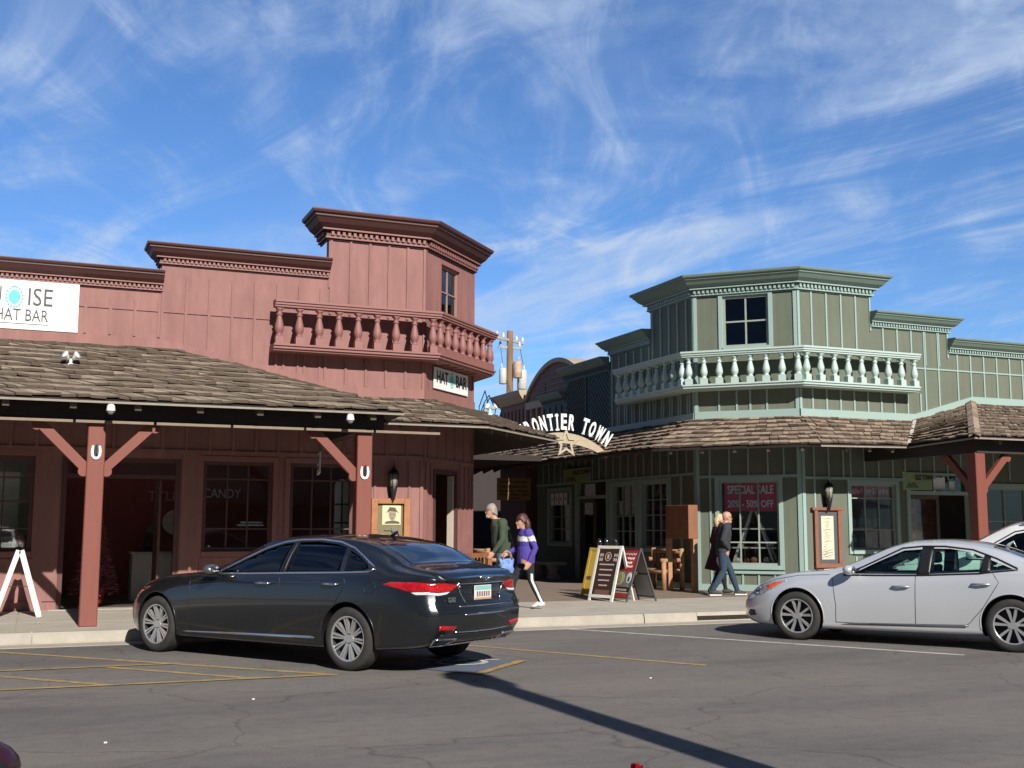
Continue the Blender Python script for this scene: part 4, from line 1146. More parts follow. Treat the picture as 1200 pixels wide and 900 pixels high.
    # --- cabin fittings
    for sx, sy in sp['seats']:
        h = MB(); zf = sp['floor']
        h.prism([(sx + .25, sy - .25, zf), (sx + .25, sy + .25, zf), (sx - .2, sy + .25, zf), (sx - .2, sy - .25, zf), (sx + .27, sy - .25, zf + .16), (sx + .27, sy + .25, zf + .16), (sx - .2, sy + .25, zf + .12), (sx - .2, sy - .25, zf + .12)])
        h.prism([(sx - .12, sy - .24, zf + .1), (sx - .12, sy + .24, zf + .1), (sx - .27, sy + .24, zf + .1), (sx - .27, sy - .24, zf + .1), (sx - .27, sy - .21, zf + .58), (sx - .27, sy + .21, zf + .58), (sx - .36, sy + .21, zf + .58), (sx - .36, sy - .21, zf + .58)])
        h.prism([(sx - .27, sy - .13, zf + .6), (sx - .27, sy + .13, zf + .6), (sx - .37, sy + .13, zf + .6), (sx - .37, sy - .13, zf + .6), (sx - .29, sy - .11, zf + .76), (sx - .29, sy + .11, zf + .76), (sx - .37, sy + .11, zf + .76), (sx - .37, sy - .11, zf + .76)])
        h.build('seat', mat('car seat', (.03, .03, .032), .7, var=.05), car, bevel=.03)
    sw = MB(); c = Vector(sp['wheelpos']); sw.smooth = True
    sw.tube([c + Vector((math.sin(a) * .06, math.cos(a) * .18, math.sin(a) * .17)) for a in [2 * math.pi * k / 24 for k in range(25)]], .016, 8, False)
    sw.build('steering_wheel', M_trim, car)
    return car, body, cast, patch, line

def place(o, x, y, deg, z=0.0):
    o.location = (x, y, z); o.rotation_euler = (0, 0, R(deg))

# ------------------------------------------------------------------ dark sedan
P_dark = car_paint('dark graphite car paint', (0.020, 0.023, 0.027), 0.55, 0.25)
T = lambda s: [tuple(map(float, p.split(':'))) for p in s.split()]
darkspec = dict(
    paint=P_dark, x0=-2.70, x1=2.44, r=.342, wheels=(1.61, -1.61), track=.815, wheel='multi', gap=.045,
    keys=dict(
        zt=T('-2.7:1.02 -2.6:1.075 -2.4:1.115 -2.2:1.17 -2.0:1.275 -1.75:1.375 -1.4:1.44 -1:1.466 -.5:1.46 -.1:1.42 .2:1.31 .6:1.145 .95:1.02 1.3:.985 1.61:.955 2:.88 2.25:.80 2.37:.745 2.44:.69'),
        zr=T('-2.7:.985 -2.6:1.05 -2.4:1.085 -2.2:1.13 -2.0:1.225 -1.75:1.32 -1.4:1.385 -1:1.412 -.5:1.405 -.1:1.36 .2:1.25 .6:1.085 .95:.985 1.3:.95 1.61:.925 2:.85 2.25:.775 2.37:.71 2.44:.66'),
        Wr=T('-2.7:.62 -2.6:.68 -2.4:.71 -2.2:.70 -2.0:.675 -1.75:.645 -1.4:.63 -1:.63 -.5:.635 -.1:.645 .2:.665 .6:.71 .95:.76 1.3:.77 1.61:.75 2:.69 2.25:.60 2.37:.52 2.44:.46'),
        zs=T('-2.7:.93 -2.5:.985 -2.2:1.02 -1.85:1.045 -1.4:1.035 -.6:1.005 .3:.975 .8:.955 1.2:.925 1.61:.89 2:.80 2.25:.72 2.37:.66 2.44:.61'),
        Ws=T('-2.7:.70 -2.6:.79 -2.4:.85 -2.1:.885 -1.61:.905 -.6:.90 .3:.90 1.0:.89 1.61:.87 2:.80 2.25:.69 2.37:.60 2.44:.52'),
        Wm=T('-2.7:.74 -2.62:.82 -2.4:.90 -2.0:.935 -1.61:.945 -.6:.935 .6:.935 1.3:.94 1.61:.94 2:.895 2.2:.81 2.33:.71 2.41:.61 2.44:.55'),
        zb=T('-2.7:.34 -2.6:.29 -2.2:.24 -1.6:.20 1.6:.19 2.2:.20 2.35:.23 2.44:.28')),
    rear=[(.25, .10), (.36, .04), (.50, -.02), (.66, -.025), (.72, .015), (.85, .04), (.93, .03), (1.0, -.02), (1.06, -.03)],
    front=[(.2, -.05), (.35, .02), (.55, .02), (.72, -.03)],
    cabin=[(.62, .60), (.50, .96), (-.12, 1.33), (-.9, 1.40), (-1.5, 1.36), (-1.85, 1.22), (-1.95, 1.05), (-1.75, .60)], cabw=.60, cutz=1.02, floor=.52,
    panes=[[(.52, 1.0), (.20, 1.145), (-.12, 1.275), (-.36, 1.34), (-.52, 1.36), (-.50, 1.03), (-.1, 1.015)],
           [(-.58, 1.035), (-.60, 1.365), (-.9, 1.375), (-1.2, 1.35), (-1.38, 1.31), (-1.44, 1.06), (-1.0, 1.05)],
           [(-1.50, 1.062), (-1.45, 1.285), (-1.62, 1.225), (-1.80, 1.14), (-1.84, 1.10), (-1.78, 1.07)]],
    outline=[(.58, .985), (.22, 1.165), (-.12, 1.30), (-.36, 1.365), (-.62, 1.392), (-.95, 1.397), (-1.25, 1.372), (-1.48, 1.31), (-1.70, 1.215), (-1.90, 1.12), (-1.93, 1.095), (-1.86, 1.062), (-1.5, 1.045), (-.6, 1.018), (0, .998)],
    orad=.013, otrim=M_chrome, glass=M_tint, scrglass=M_dkglass,
    pillars=[[(-.515, 1.025), (-.55, 1.385), (-.585, 1.385), (-.572, 1.03)]],
    screen=[(.86, -.60), (.92, 0), (.86, .60), (.05, .53), (-.03, 0), (.05, -.53)], rearscreen=[(-1.62, -.50), (-1.58, 0), (-1.62, .50), (-2.24, .58), (-2.28, 0), (-2.24, -.58)],
    gaps=[[(1.02, .93), (1.0, .80), (.98, .5), (.97, .32)], [(-.53, 1.0), (-.56, .6), (-.53, .32)], [(-1.52, 1.03), (-1.56, .92), (-1.42, .70), (-1.20, .52), (-1.12, .34)], [(.97, .32), (-.53, .315), (-1.12, .33)],
          [(-1.98, .95), (-2.0, .90), (-1.96, .84), (-1.86, .84), (-1.84, .90), (-1.87, .95), (-1.98, .95)], [(.85, .955), (1.3, .935), (1.9, .83), (2.1, .77)]],
    handles=[(-.28, .90), (-1.35, .92)], handle_mat=M_chrome, mirror=(.52, 1.02), mirror_mat=mat('satin grey mirror', (.16, .165, .17), .25, .7, var=0), seats=[(.15, .36), (.15, -.36), (-.85, .36), (-.85, -.36)], wheelpos=(.52, .37, .93))
dark, dbody, cast, patch, line = make_car('parked_sedan', 'dark graphite four door sedan parked nose to kerb before the red building', darkspec)
# sill chrome strip, shoulder line
cs = MB(); 
for ax in ('L', 'Rt'): patch([(1.12, .275), (1.12, .295), (-1.08, .345), (-1.12, .33), (-1.08, .315)], ax, .006, .08, cs)
cs.build('chrome_sill_strip', M_chrome, dark)
# tail lamps: side and rear wrap, white lower band
for ax, s in (('L', 1), ('Rt', -1)):
    t = MB(); patch([(-2.08, .935), (-2.20, .965), (-2.50, .965), (-2.60, .955), (-2.62, .87), (-2.45, .862), (-2.30, .895)], ax, .005, .03, t)
    patch([(s * .40, .925), (s * .60, .955), (s * .80, .955), (s * .80, .87), (s * .66, .855), (s * .50, .865)], 'rear', .005, .03, t)
    tl_ = t.build('tail_light', M_redlens, dark)
    t = MB(); patch([(s * .52, .862), (s * .67, .85), (s * .79, .862), (s * .79, .835), (s * .68, .825), (s * .56, .838)], 'rear', .007, .03, t); patch([(-2.45, .86), (-2.62, .865), (-2.62, .838), (-2.5, .835)], ax, .007, .03, t)
    t.build('lamp_band', mat('white lamp band', (.75, .75, .75), .2, var=.2, vscale=30), tl_)
    t = MB(); patch([(s * .47, .50), (s * .72, .52), (s * .72, .465), (s * .52, .455)], 'rear', .005, .04, t); t.build('reflector', M_redlens, dark)
    e = MB(); pts = [(s * .42, .375), (s * .72, .375), (s * .68, .305), (s * .46, .305)]
    line(pts, 'rear', .013, e, True, .01); ex = e.build('exhaust_tip', M_chrome, dark)
    t = MB(); patch(pts, 'rear', .004, .05, t); t.build('exhaust_opening', M_trim, ex)
    t = MB(); patch([(2.06, .735), (2.20, .715), (2.26, .69), (2.22, .655), (2.10, .68), (2.02, .71)], ax, .005, .03, t); hl = t.build('headlight', M_clear, dark)
    t = MB(); patch([(1.99, .745), (2.12, .735), (2.20, .70), (2.13, .685), (2.06, .69)], ax, .008, .03, t); t.build('indicator_lens', M_amber, hl)
# rear: lower valance, chrome bars, plate in its recess, emblem
t = MB(); patch([(-.72, .30), (-.66, .42), (.66, .42), (.72, .30), (.5, .285), (-.5, .285)], 'rear', .003, .06, t); t.build('rear_valance', M_trim, dark)
t = MB(); line([(-.48, .445), (-.2, .435), (.2, .435), (.48, .445)], 'rear', .008, t, False, .006); line([(-.40, .30), (.40, .30)], 'rear', .010, t, False, .008); t.build('bumper_chrome', M_chrome, dark)
t = MB(); patch([(-.40, .93), (.40, .93), (.32, .755), (-.32, .755)], 'rear', .002, .06, t); pr_ = t.build('plate_recess', P_dark, dark)
t = MB(); line([(-.42, .945), (.42, .945)], 'rear', .010, t, False, .006); line([(-.42, .94), (-.31, .735)], 'rear', .008, t, False, .004); line([(.42, .94), (.31, .735)], 'rear', .008, t, False, .004); line([(-.42, .70), (.42, .70)], 'rear', .008, t, False, .006); line([(-.36, .615), (.36, .615)], 'rear', .009, t, False, .006); t.build('boot_chrome', M_chrome, dark)
t = MB(); line([(-.80, .735), (-.5, .715), (.5, .715), (.80, .735)], 'rear', .0045, t, False, -.001); line([(-.78, .66), (.78, .66)], 'rear', .004, t, False, -.001); t.build('panel_gap', M_trim, dark)
pc, _ = cast('rear', 0, .835)
t = MB(); t.box(pc.x - .022, pc.x - .012, -.155, .155, .76, .915); npl = t.build('number_plate', mat('plate white', (.72, .68, .62), .4, var=.1), dark, bevel=.004)
t = MB(); t.box(pc.x - .0235, pc.x - .021, -.15, .15, .865, .91); t.build('plate_band', mat('plate teal', (.25, .5, .5), .4), npl)
t = MB(); t.box(pc.x - .0235, pc.x - .021, -.15, .15, .765, .785); t.build('plate_band', mat('plate orange', (.55, .3, .2), .4), npl)
t = MB()
for k in range(6): t.box(pc.x - .0245, pc.x - .021, -.12 + k * .042, -.095 + k * .042, .795, .85)
t.build('plate_characters', mat('plate ink', (.2, .12, .12), .5), npl)
pe, _ = cast('rear', 0, 1.0)
t = MB(); c = Vector((pe.x - .012, 0, .99))
t.smooth = True; t.ball(c, .008, .035, .022, 12, 6)
for s in (-1, 1): t.prism([c + Vector((a, s * y, z)) for a, y, z in ((-.003, .03, -.012), (-.003, .13, .012), (-.003, .14, .024), (-.003, .03, .014), (.006, .03, -.012), (.006, .13, .012), (.006, .14, .024), (.006, .03, .014))])
t.build('winged_emblem', M_chrome, dark)
for body_t, yy in (('G80', .52),):
    p, _ = cast('rear', yy, .775); t = MB(); add_text(t, body_t, .075, (p.x - .012, yy, .775), (0, -1, 0), (-1, 0, 0), depth=.003, offset=.002); t.build('badge_lettering', M_chrome, dark)
pa, _ = cast('top', -1.45, 0)
t = MB(); t.smooth = True; t.tube([pa + Vector((.07, 0, -.01)), pa + Vector((0, 0, .02)), pa + Vector((-.06, 0, .055)), pa + Vector((-.085, 0, .0))], [.006, .022, .014, .006], 8); t.build('roof_antenna', P_dark, dark)
DA = 122.5; fv = Vector((math.cos(R(DA)), math.sin(R(DA)), 0)); nv = Vector((-fv.y, fv.x, 0))
cpos = Vector((2.525 - .20, 13.55 + .085, 0)) - nv * .935
place(dark, cpos.x, cpos.y, DA)

# ------------------------------------------------------------------ silver sedan
P_silver = car_paint('silver car paint', (0.62, 0.64, 0.665), 0.36, 0.27)
silverspec = dict(
    paint=P_silver, x0=-2.34, x1=2.30, r=.33, wheels=(1.42, -1.38), track=.80, wheel='five', gap=.05,
    keys=dict(
        zt=T('-2.34:.93 -2.2:1.0 -2.0:1.035 -1.8:1.075 -1.5:1.20 -1.2:1.30 -.9:1.365 -.5:1.40 -.1:1.385 .15:1.33 .5:1.19 .85:1.03 1.12:.965 1.42:.94 1.7:.895 2:.80 2.15:.73 2.26:.65 2.3:.60'),
        zr=T('-2.34:.90 -2.2:.97 -2.0:1.0 -1.8:1.03 -1.5:1.14 -1.2:1.245 -.9:1.31 -.5:1.345 -.1:1.33 .15:1.27 .5:1.125 .85:.985 1.12:.935 1.42:.91 1.7:.865 2:.765 2.15:.69 2.26:.61 2.3:.56'),
        Wr=T('-2.34:.58 -2.2:.66 -2.0:.69 -1.8:.68 -1.5:.65 -1.2:.62 -.9:.605 -.5:.60 -.1:.61 .15:.63 .5:.68 .85:.73 1.12:.74 1.42:.73 1.7:.70 2:.61 2.15:.54 2.26:.46 2.3:.42'),
        zs=T('-2.34:.86 -2.1:.93 -1.7:.985 -1.2:.985 -.6:.945 .2:.915 .8:.89 1.12:.875 1.42:.85 1.7:.80 2:.70 2.15:.63 2.26:.57 2.3:.53'),
        Ws=T('-2.34:.66 -2.2:.77 -2.0:.83 -1.5:.865 -.6:.86 .3:.86 1.0:.85 1.42:.83 1.7:.79 2:.70 2.15:.61 2.26:.52 2.3:.47'),
        Wm=T('-2.34:.70 -2.24:.79 -2.0:.87 -1.6:.915 -1.38:.92 -.6:.905 .6:.905 1.2:.915 1.42:.915 1.8:.87 2.05:.78 2.2:.66 2.27:.57 2.3:.52'),
        zb=T('-2.34:.33 -2.2:.27 -1.8:.22 -1.3:.17 1.3:.155 1.9:.165 2.2:.19 2.3:.24')),
    rear=[(.25, .08), (.4, .0), (.6, -.02), (.9, .02)], front=[(.15, -.05), (.3, .03), (.5, .02), (.62, -.03)],
    cabin=[(.60, .55), (.46, .90), (-.12, 1.26), (-.5, 1.33), (-.95, 1.29), (-1.4, 1.13), (-1.5, 1.0), (-1.4, .55)], cabw=.57, cutz=.96, floor=.46,
    panes=[[(.64, .925), (.30, 1.095), (-.02, 1.245), (-.26, 1.265), (-.225, .94)],
           [(-.37, .945), (-.40, 1.275), (-.62, 1.275), (-.88, 1.235), (-1.05, 1.165), (-1.0, .985)],
           [(-1.13, 1.0), (-1.12, 1.145), (-1.30, 1.075), (-1.41, 1.03)]],
    outline=[(.76, .905), (.5, 1.02), (.33, 1.105), (-.0, 1.272), (-.26, 1.30), (-.55, 1.302), (-.9, 1.262), (-1.2, 1.155), (-1.45, 1.04), (-1.46, 1.02), (-1.2, .992), (-1.0, .965), (-.3, .925), (.3, .91)],
    orad=.013, otrim=M_trim, glass=M_mintglass, scrglass=M_dkglass,
    pillars=[[(-.215, .93), (-.26, 1.29), (-.41, 1.29), (-.38, .935)], [(-1.0, .975), (-1.05, 1.20), (-1.13, 1.17), (-1.135, .99)], [(.76, .91), (.5, 1.02), (.6, .93)]],
    screen=[(.80, -.58), (.86, 0), (.80, .58), (.20, .51), (.12, 0), (.20, -.51)], rearscreen=[(-1.12, -.48), (-1.08, 0), (-1.12, .48), (-1.72, .56), (-1.76, 0), (-1.72, -.56)],
    gaps=[[(.92, .87), (.90, .80), (.86, .5), (.87, .27)], [(-.205, .91), (-.20, .6), (-.19, .27)], [(-1.16, .985), (-1.24, .86), (-1.05, .55), (-.86, .33), (-.80, .30)], [(.87, .27), (-.19, .27), (-.80, .295)],
          [(.95, .905), (1.4, .885), (1.75, .82), (2.03, .72)], [(-1.75, .90), (-1.9, .90)]],
    handles=[(-.02, .775), (-1.03, .835)], handle_mat=mat('silver handle', (.4, .41, .43), .3, .6, var=0), mirror=(.66, .965), mirror_mat=P_silver, seats=[(.12, .34), (.12, -.34), (-.75, .34), (-.75, -.34)], wheelpos=(.48, .35, .86))
silver, sbody, cast, patch, line = make_car('parked_sedan', 'silver four door sedan parked nose to kerb before the green building', silverspec)
t = MB()
for ax in ('L', 'Rt'): patch([(.80, .245), (.62, .275), (-.80, .315), (-.86, .30), (-.80, .275), (.6, .245)], ax, .006, .08, t)
t.build('door_moulding', mat('silver grey moulding', (.16, .165, .17), .35, .5, var=0), silver)
for ax, s in (('L', 1), ('Rt', -1)):
    t = MB(); patch([(1.58, .815), (1.75, .79), (1.98, .725), (2.12, .645), (2.16, .585), (2.08, .575), (1.95, .61), (1.72, .72)], ax, .004, .04, t); hl = t.build('headlight', M_clear, silver)
    t = MB(); patch([(1.62, .80), (1.78, .775), (1.90, .735), (1.86, .67), (1.74, .725)], ax, .008, .04, t); t.build('indicator_lens', M_amber, hl)
    t = MB(); patch([(2.08, .38), (2.18, .385), (2.22, .33), (2.17, .295), (2.06, .31)], ax, .003, .03, t); fl_ = t.build('fog_light', M_trim, silver)
    t = MB(); line([(2.07, .30), (2.17, .285), (2.22, .32)], ax, .007, t, False, .004); t.build('fog_trim', M_chrome, fl_)
    t = MB(); patch([(-2.05, .90), (-2.28, .86), (-2.30, .74), (-2.18, .76)], ax, .004, .04, t); t.build('tail_light', M_redlens, silver)
t = MB(); patch([(-.38, .60), (.38, .60), (.32, .42), (-.32, .42)], 'front', .004, .05, t); gr_ = t.build('grille', M_trim, silver)
t = MB()
for k in range(4): line([(-.36 + k * .012, .585 - k * .045), (.36 - k * .012, .585 - k * .045)], 'front', .007, t, False, .007)
t.build('grille_bars', M_chrome, gr_)
pa, _ = cast('top', -1.22, 0)
t = MB(); t.smooth = True; t.tube([pa + Vector((.07, 0, -.01)), pa + Vector((0, 0, .03)), pa + Vector((-.06, 0, .075)), pa + Vector((-.09, 0, .0))], [.006, .024, .014, .006], 8); t.build('roof_antenna', P_silver, silver)
SA = 123.5; fv = Vector((math.cos(R(SA)), math.sin(R(SA)), 0)); nv = Vector((-fv.y, fv.x, 0))
cpos = Vector((10.72 - .08, 12.13 + .03, 0)) - nv * .915
place(silver, cpos.x, cpos.y, SA)
# ================================================================== white suv behind the silver car, maroon car beside the camera
P_white = car_paint('white car paint', (0.72, 0.72, 0.71), 0.0, 0.3)
suvspec = dict(
    paint=P_white, x0=-2.25, x1=2.3, r=.36, wheels=(1.36, -1.36), track=.82, wheel='five', gap=.055,
    keys=dict(
        zt=T('-2.25:1.0 -2.15:1.2 -1.9:1.50 -1.6:1.62 -1:1.68 -.3:1.69 .1:1.65 .35:1.56 .7:1.38 1.0:1.24 1.15:1.21 1.5:1.18 1.9:1.13 2.15:1.05 2.3:.92'),
        zr=T('-2.25:.98 -2.15:1.16 -1.9:1.44 -1.6:1.56 -1:1.62 -.3:1.63 .1:1.585 .35:1.49 .7:1.31 1.0:1.18 1.15:1.16 1.5:1.13 1.9:1.08 2.15:.99 2.3:.86'),
        Wr=T('-2.25:.62 -1.9:.63 -1:.64 -.3:.645 .35:.66 .7:.70 1.0:.75 1.15:.76 1.5:.75 1.9:.70 2.15:.61 2.3:.5'),
        zs=T('-2.25:.95 -1.9:1.09 -1:1.08 0:1.05 .8:1.03 1.15:1.05 1.5:1.04 1.9:.98 2.15:.88 2.3:.76'),
        Ws=T('-2.25:.72 -2.0:.82 -1.4:.89 0:.89 1.15:.88 1.5:.87 1.9:.80 2.15:.68 2.3:.55'),
        Wm=T('-2.25:.76 -2.0:.88 -1.4:.935 0:.925 1.3:.935 1.6:.93 1.9:.88 2.15:.75 2.3:.6'),
        zb=T('-2.25:.42 -1.9:.30 -1.3:.24 1.3:.24 1.9:.26 2.3:.34')),
    rear=[(.3, .05), (.6, -.02), (1.0, .0)], front=[(.2, -.05), (.5, .03), (.8, -.04)],
    cabin=[(.75, .65), (.65, 1.08), (.2, 1.48), (-.3, 1.60), (-1.5, 1.55), (-1.8, 1.35), (-1.85, .65)], cabw=.60, cutz=1.24, floor=.62,
    panes=[[(.70, 1.075), (.36, 1.30), (.08, 1.46), (-.18, 1.51), (-.16, 1.085)], [(-.28, 1.09), (-.30, 1.525), (-.8, 1.53), (-1.05, 1.50), (-1.1, 1.11)], [(-1.2, 1.115), (-1.18, 1.49), (-1.5, 1.43), (-1.72, 1.2), (-1.70, 1.13)]],
    outline=[(.82, 1.055), (.45, 1.28), (.1, 1.49), (-.2, 1.545), (-.8, 1.56), (-1.2, 1.53), (-1.55, 1.45), (-1.8, 1.2), (-1.78, 1.105), (-1.1, 1.09), (-.2, 1.065)],
    orad=.011, otrim=M_trim, glass=M_tint, scrglass=M_dkglass, pillars=[[(-.165, 1.08), (-.185, 1.53), (-.30, 1.53), (-.275, 1.08)]],
    screen=[(.98, -.60), (1.04, 0), (.98, .60), (.36, .54), (.28, 0), (.36, -.54)], rearscreen=[(-1.85, -.45), (-1.85, .45), (-2.1, .5), (-2.1, -.5)],
    gaps=[[(.95, .98), (.92, .8), (.9, .35)], [(-.2, 1.06), (-.2, .35)], [(1.1, 1.03), (1.9, .93)]],
    handles=[(-.05, .93), (-1.0, .95)], handle_mat=P_white, mirror=(.72, 1.12), mirror_mat=P_white, seats=[(.15, .34), (.15, -.34)], wheelpos=(.55, .35, 1.0))
suv, _b, cast, patch, line = make_car('parked_suv', 'white suv parked beyond the silver sedan by the red porch post', suvspec)
t = MB()
for ax in ('L', 'Rt'):
    line([(.0, 1.60), (-.3, 1.61), (-1.4, 1.57)], ax, .014, t, False, .03)
t.build('roof_rail', M_chrome, suv)
for ax in ('L', 'Rt'):
    t = MB(); patch([(1.75, .86), (2.0, .82), (2.1, .74), (1.9, .72)], ax, .004, .05, t); t.build('headlight', M_clear, suv)
fv = Vector((math.cos(R(123)), math.sin(R(123)), 0)); c_ = Vector((13.55, 15.75, 0)) - fv * 2.3
place(suv, c_.x, c_.y, 123)

P_maroon = car_paint('maroon car paint', (0.030, 0.004, 0.009), 0.0, 0.4)
mcar = copy_tree(dark)
mcar.name = 'parked_sedan'; mcar['label'] = 'dark maroon car of which only the rounded wing mirror shows at the bottom left edge'
def repaint(o, a, b):
    for ch in o.children:
        if ch.type == 'MESH' and any(m == a for m in ch.data.materials):
            ch.data = ch.data.copy()
            for i, m in enumerate(ch.data.materials):
                if m == a: ch.data.materials[i] = b
        repaint(ch, a, b)
repaint(mcar, P_dark, P_maroon); repaint(mcar, MATS['satin grey mirror'], P_maroon)
for ch in list(mcar.children):
    for q in list(ch.children):
        if q.name.startswith('mirror_glass'): q.data = q.data.copy(); q.data.materials[0] = M_trim
P_maroon.node_tree.nodes['Principled BSDF'].inputs['Coat Weight'].default_value = 0.25
place(mcar, -1.13, 2.26, 90)

# ================================================================== people
M_skin = mat('skin', (.50, .28, .20), .5, var=.08, vscale=20, col2=(.38, .19, .13))
def cloth(name, col, **k): return mat(name, col, .9, var=.16, vscale=14, bump=.5, bscale=18, **k)
def seg_dist(p, a, b):
    d = b - a; t = max(0, min(1, (p - a).dot(d) / max(1e-9, d.dot(d)))); return (p - (a + d * t)).length
def loft(mb, pts, rad, n=16, side=(0, 1, 0)):
    """Tube of elliptical rings; rad = (along side, across)."""
    pts = [Vector(p) for p in pts]; rings = []
    for i, p in enumerate(pts):
        d = (pts[min(i + 1, len(pts) - 1)] - pts[max(i - 1, 0)]).normalized(); s = Vector(side); s = (s - d * s.dot(d)).normalized(); t = d.cross(s)
        a, b = rad[i] if isinstance(rad[i], tuple) else (rad[i], rad[i])
        rings.append([p + s * a * math.cos(2 * math.pi * k / n) + t * b * math.sin(2 * math.pi * k / n) for k in range(n)])
    vs = [q for r_ in rings for q in r_]
    mb.add(vs, [(i * n + k, i * n + (k + 1) % n, (i + 1) * n + (k + 1) % n, (i + 1) * n + k) for i in range(len(pts) - 1) for k in range(n)] + [tuple(range(n))[::-1], tuple((len(pts) - 1) * n + k for k in range(n))])
def make_person(label, J, mats, build=1.0, torso=None, coat=None, fem=False, group=None, voxel=.009):
    """J: joints in metres (x forward, y left). mats: head, torso, arm, hand, leg, foot."""
    p = local_thing('person', label, 'person', group)
    V = {k: Vector(v) for k, v in J.items() if isinstance(v, tuple)}
    mb = MB(); B = build
    pel, chest, neck, head = V['pelvis'], V['chest'], V['neck'], V['head']
    waist = pel.lerp(chest, .5) + Vector((.0, 0, 0))
    tw = torso or [(.155, .115), (.165, .125), (.16, .125), (.185, .125), (.175, .105), (.07, .065)]
    loft(mb, [pel - Vector((0, 0, .10)), pel, waist, chest, chest.lerp(neck, .62), neck], [(a * B, b * B) for a, b in tw])
    loft(mb, [neck - Vector((0, 0, .05)), neck + (head - neck) * .55], [.058 * B, .053])
    fd = V['face'].normalized(); hu = Vector((0, 0, 1)); sd = hu.cross(fd)
    def hp(f, s, u): return head + fd * f + sd * s + hu * u
    loft(mb, [hp(-.01, 0, -.115), hp(.012, 0, -.09), hp(.01, 0, -.04), hp(0, 0, .02), hp(-.008, 0, .07), hp(-.012, 0, .105), hp(-.012, 0, .12)], [(.03, .035), (.05, .065), (.068, .088), (.075, .098), (.070, .092), (.045, .06), (.012, .016)], side=sd)
    mb.ball(hp(.098, 0, -.018), .018, .014, .026); mb.ball(hp(.088, 0, -.07), .018, .022, .012); mb.ball(hp(.075, 0, -.105), .022, .025, .018)
    for s in (-1, 1): mb.ball(hp(-.005, s * .076, -.012), .02, .012, .03)
    bones = [(pel, waist, 'torso'), (waist, chest, 'torso'), (chest, neck - Vector((0, 0, .03)), 'torso'), (neck + Vector((0, 0, .05)), head + Vector((0, 0, .08)), 'head')]
    for s in ('l', 'r'):
        sh, el, wr = V['sh_' + s], V['el_' + s], V['wr_' + s]; hp_, kn, an, toe = V['hip_' + s], V['kn_' + s], V['an_' + s], V['toe_' + s]
        loft(mb, [chest.lerp(neck, .5), sh + Vector((0, 0, .01)), sh.lerp(el, .25), sh.lerp(el, .6), el, el.lerp(wr, .3), el.lerp(wr, .75), wr], [.085 * B, .078 * B, .068 * B, .060 * B, .052 * B, .052 * B, .042, .034], side=(1, 0, 0))
        loft(mb, [pel + (hp_ - pel) * .6, hp_, hp_.lerp(kn, .35), hp_.lerp(kn, .75), kn, kn.lerp(an, .3), kn.lerp(an, .8), an], [x * (B if not fem else .92) for x in (.105, .10, .088, .072, .062, .060, .048, .042)], side=(1, 0, 0))
        heel = an + Vector((-.05, 0, -.035)) if True else an
        fdv = (toe - an); fdv.z = 0; fdv.normalize()
        hl = an - fdv * .05; hl.z = an.z - .04
        loft(mb, [hl - fdv * .015, hl + fdv * .05, hl + fdv * .13, toe - fdv * .03, toe + fdv * .01], [(.03, .04), (.042, .052), (.046, .042), (.044, .028), (.02, .014)], side=(0, 1, 0))
        loft(mb, [an + Vector((0, 0, .03)), hl + fdv * .04], [.043, .045])
        # hand: palm and five bent fingers
        hd = (wr - el).normalized(); side = Vector((0, 1, 0)); side = (side - hd * side.dot(hd)).normalized(); fwd = side.cross(hd); 
        if fwd.x < 0: fwd = -fwd
        if not J.get('hide_' + s):
            loft(mb, [wr - hd * .02, wr + hd * .03, wr + hd * .085], [(.018, .028), (.017, .040), (.014, .040)], side=side)
            cin = side * (-1 if s == 'l' else 1)
            for k in range(4):
                b0 = wr + hd * .08 + fwd * (.030 - .020 * k); L_ = (.068, .078, .072, .056)[k]
                loft(mb, [b0 - hd * .02, b0 + hd * L_ * .5, b0 + hd * L_ * .85 + cin * .014, b0 + hd * L_ * 1.0 + cin * .032], [.0095, .009, .0085, .006], 8)
            b0 = wr + hd * .025 + fwd * .034
            loft(mb, [b0 - fwd * .012, b0 + fwd * .018 + hd * .022 + cin * .008, b0 + fwd * .022 + hd * .055 + cin * .016], [.012, .011, .008], 8)
        bones += [(sh, el, 'arm'), (el, wr - hd * .015, 'arm'), (wr + hd * .02, wr + hd * .12, 'hand'), (hp_ - Vector((0, 0, .06)), kn, 'leg'), (kn, an + Vector((0, 0, .02)), 'leg'), (hl, toe, 'foot')]
    if coat: coat(mb, V, loft)
    o = mb.build('body', [mats[k] for k in ('head', 'torso', 'arm', 'hand', 'leg', 'foot')], p)
    rm = o.modifiers.new('r', 'REMESH'); rm.mode = 'VOXEL'; rm.voxel_size = voxel; rm.use_smooth_shade = True
    sm = o.modifiers.new('s', 'SMOOTH'); sm.iterations = 3; sm.factor = .5
    dg = bpy.context.evaluated_depsgraph_get(); me = bpy.data.meshes.new_from_object(o.evaluated_get(dg))
    old = o.data; o.modifiers.clear(); o.data = me; bpy.data.meshes.remove(old); me.name = 'body'
    idx = {k: i for i, k in enumerate(('head', 'torso', 'arm', 'hand', 'leg', 'foot'))}
    hem = J.get('hem', pel.z - .06); sole = J.get('sole')
    for f in me.polygons:
        c = f.center; best = min(bones, key=lambda b: seg_dist(c, b[0], b[1])); k = best[2]
        if k == 'leg' and c.z > hem: k = 'torso'
        if k == 'torso' and c.z < hem: k = 'leg'
        f.material_index = idx[k]; f.use_smooth = True
    return p, V, hp
def eyes(p, hp):
    e = MB(); e.smooth = True
    for s in (-1, 1): e.ball(hp(.086, s * .03, .01), .012, .012, .008, 8, 6)
    e.build('eyes', M_trim, p)
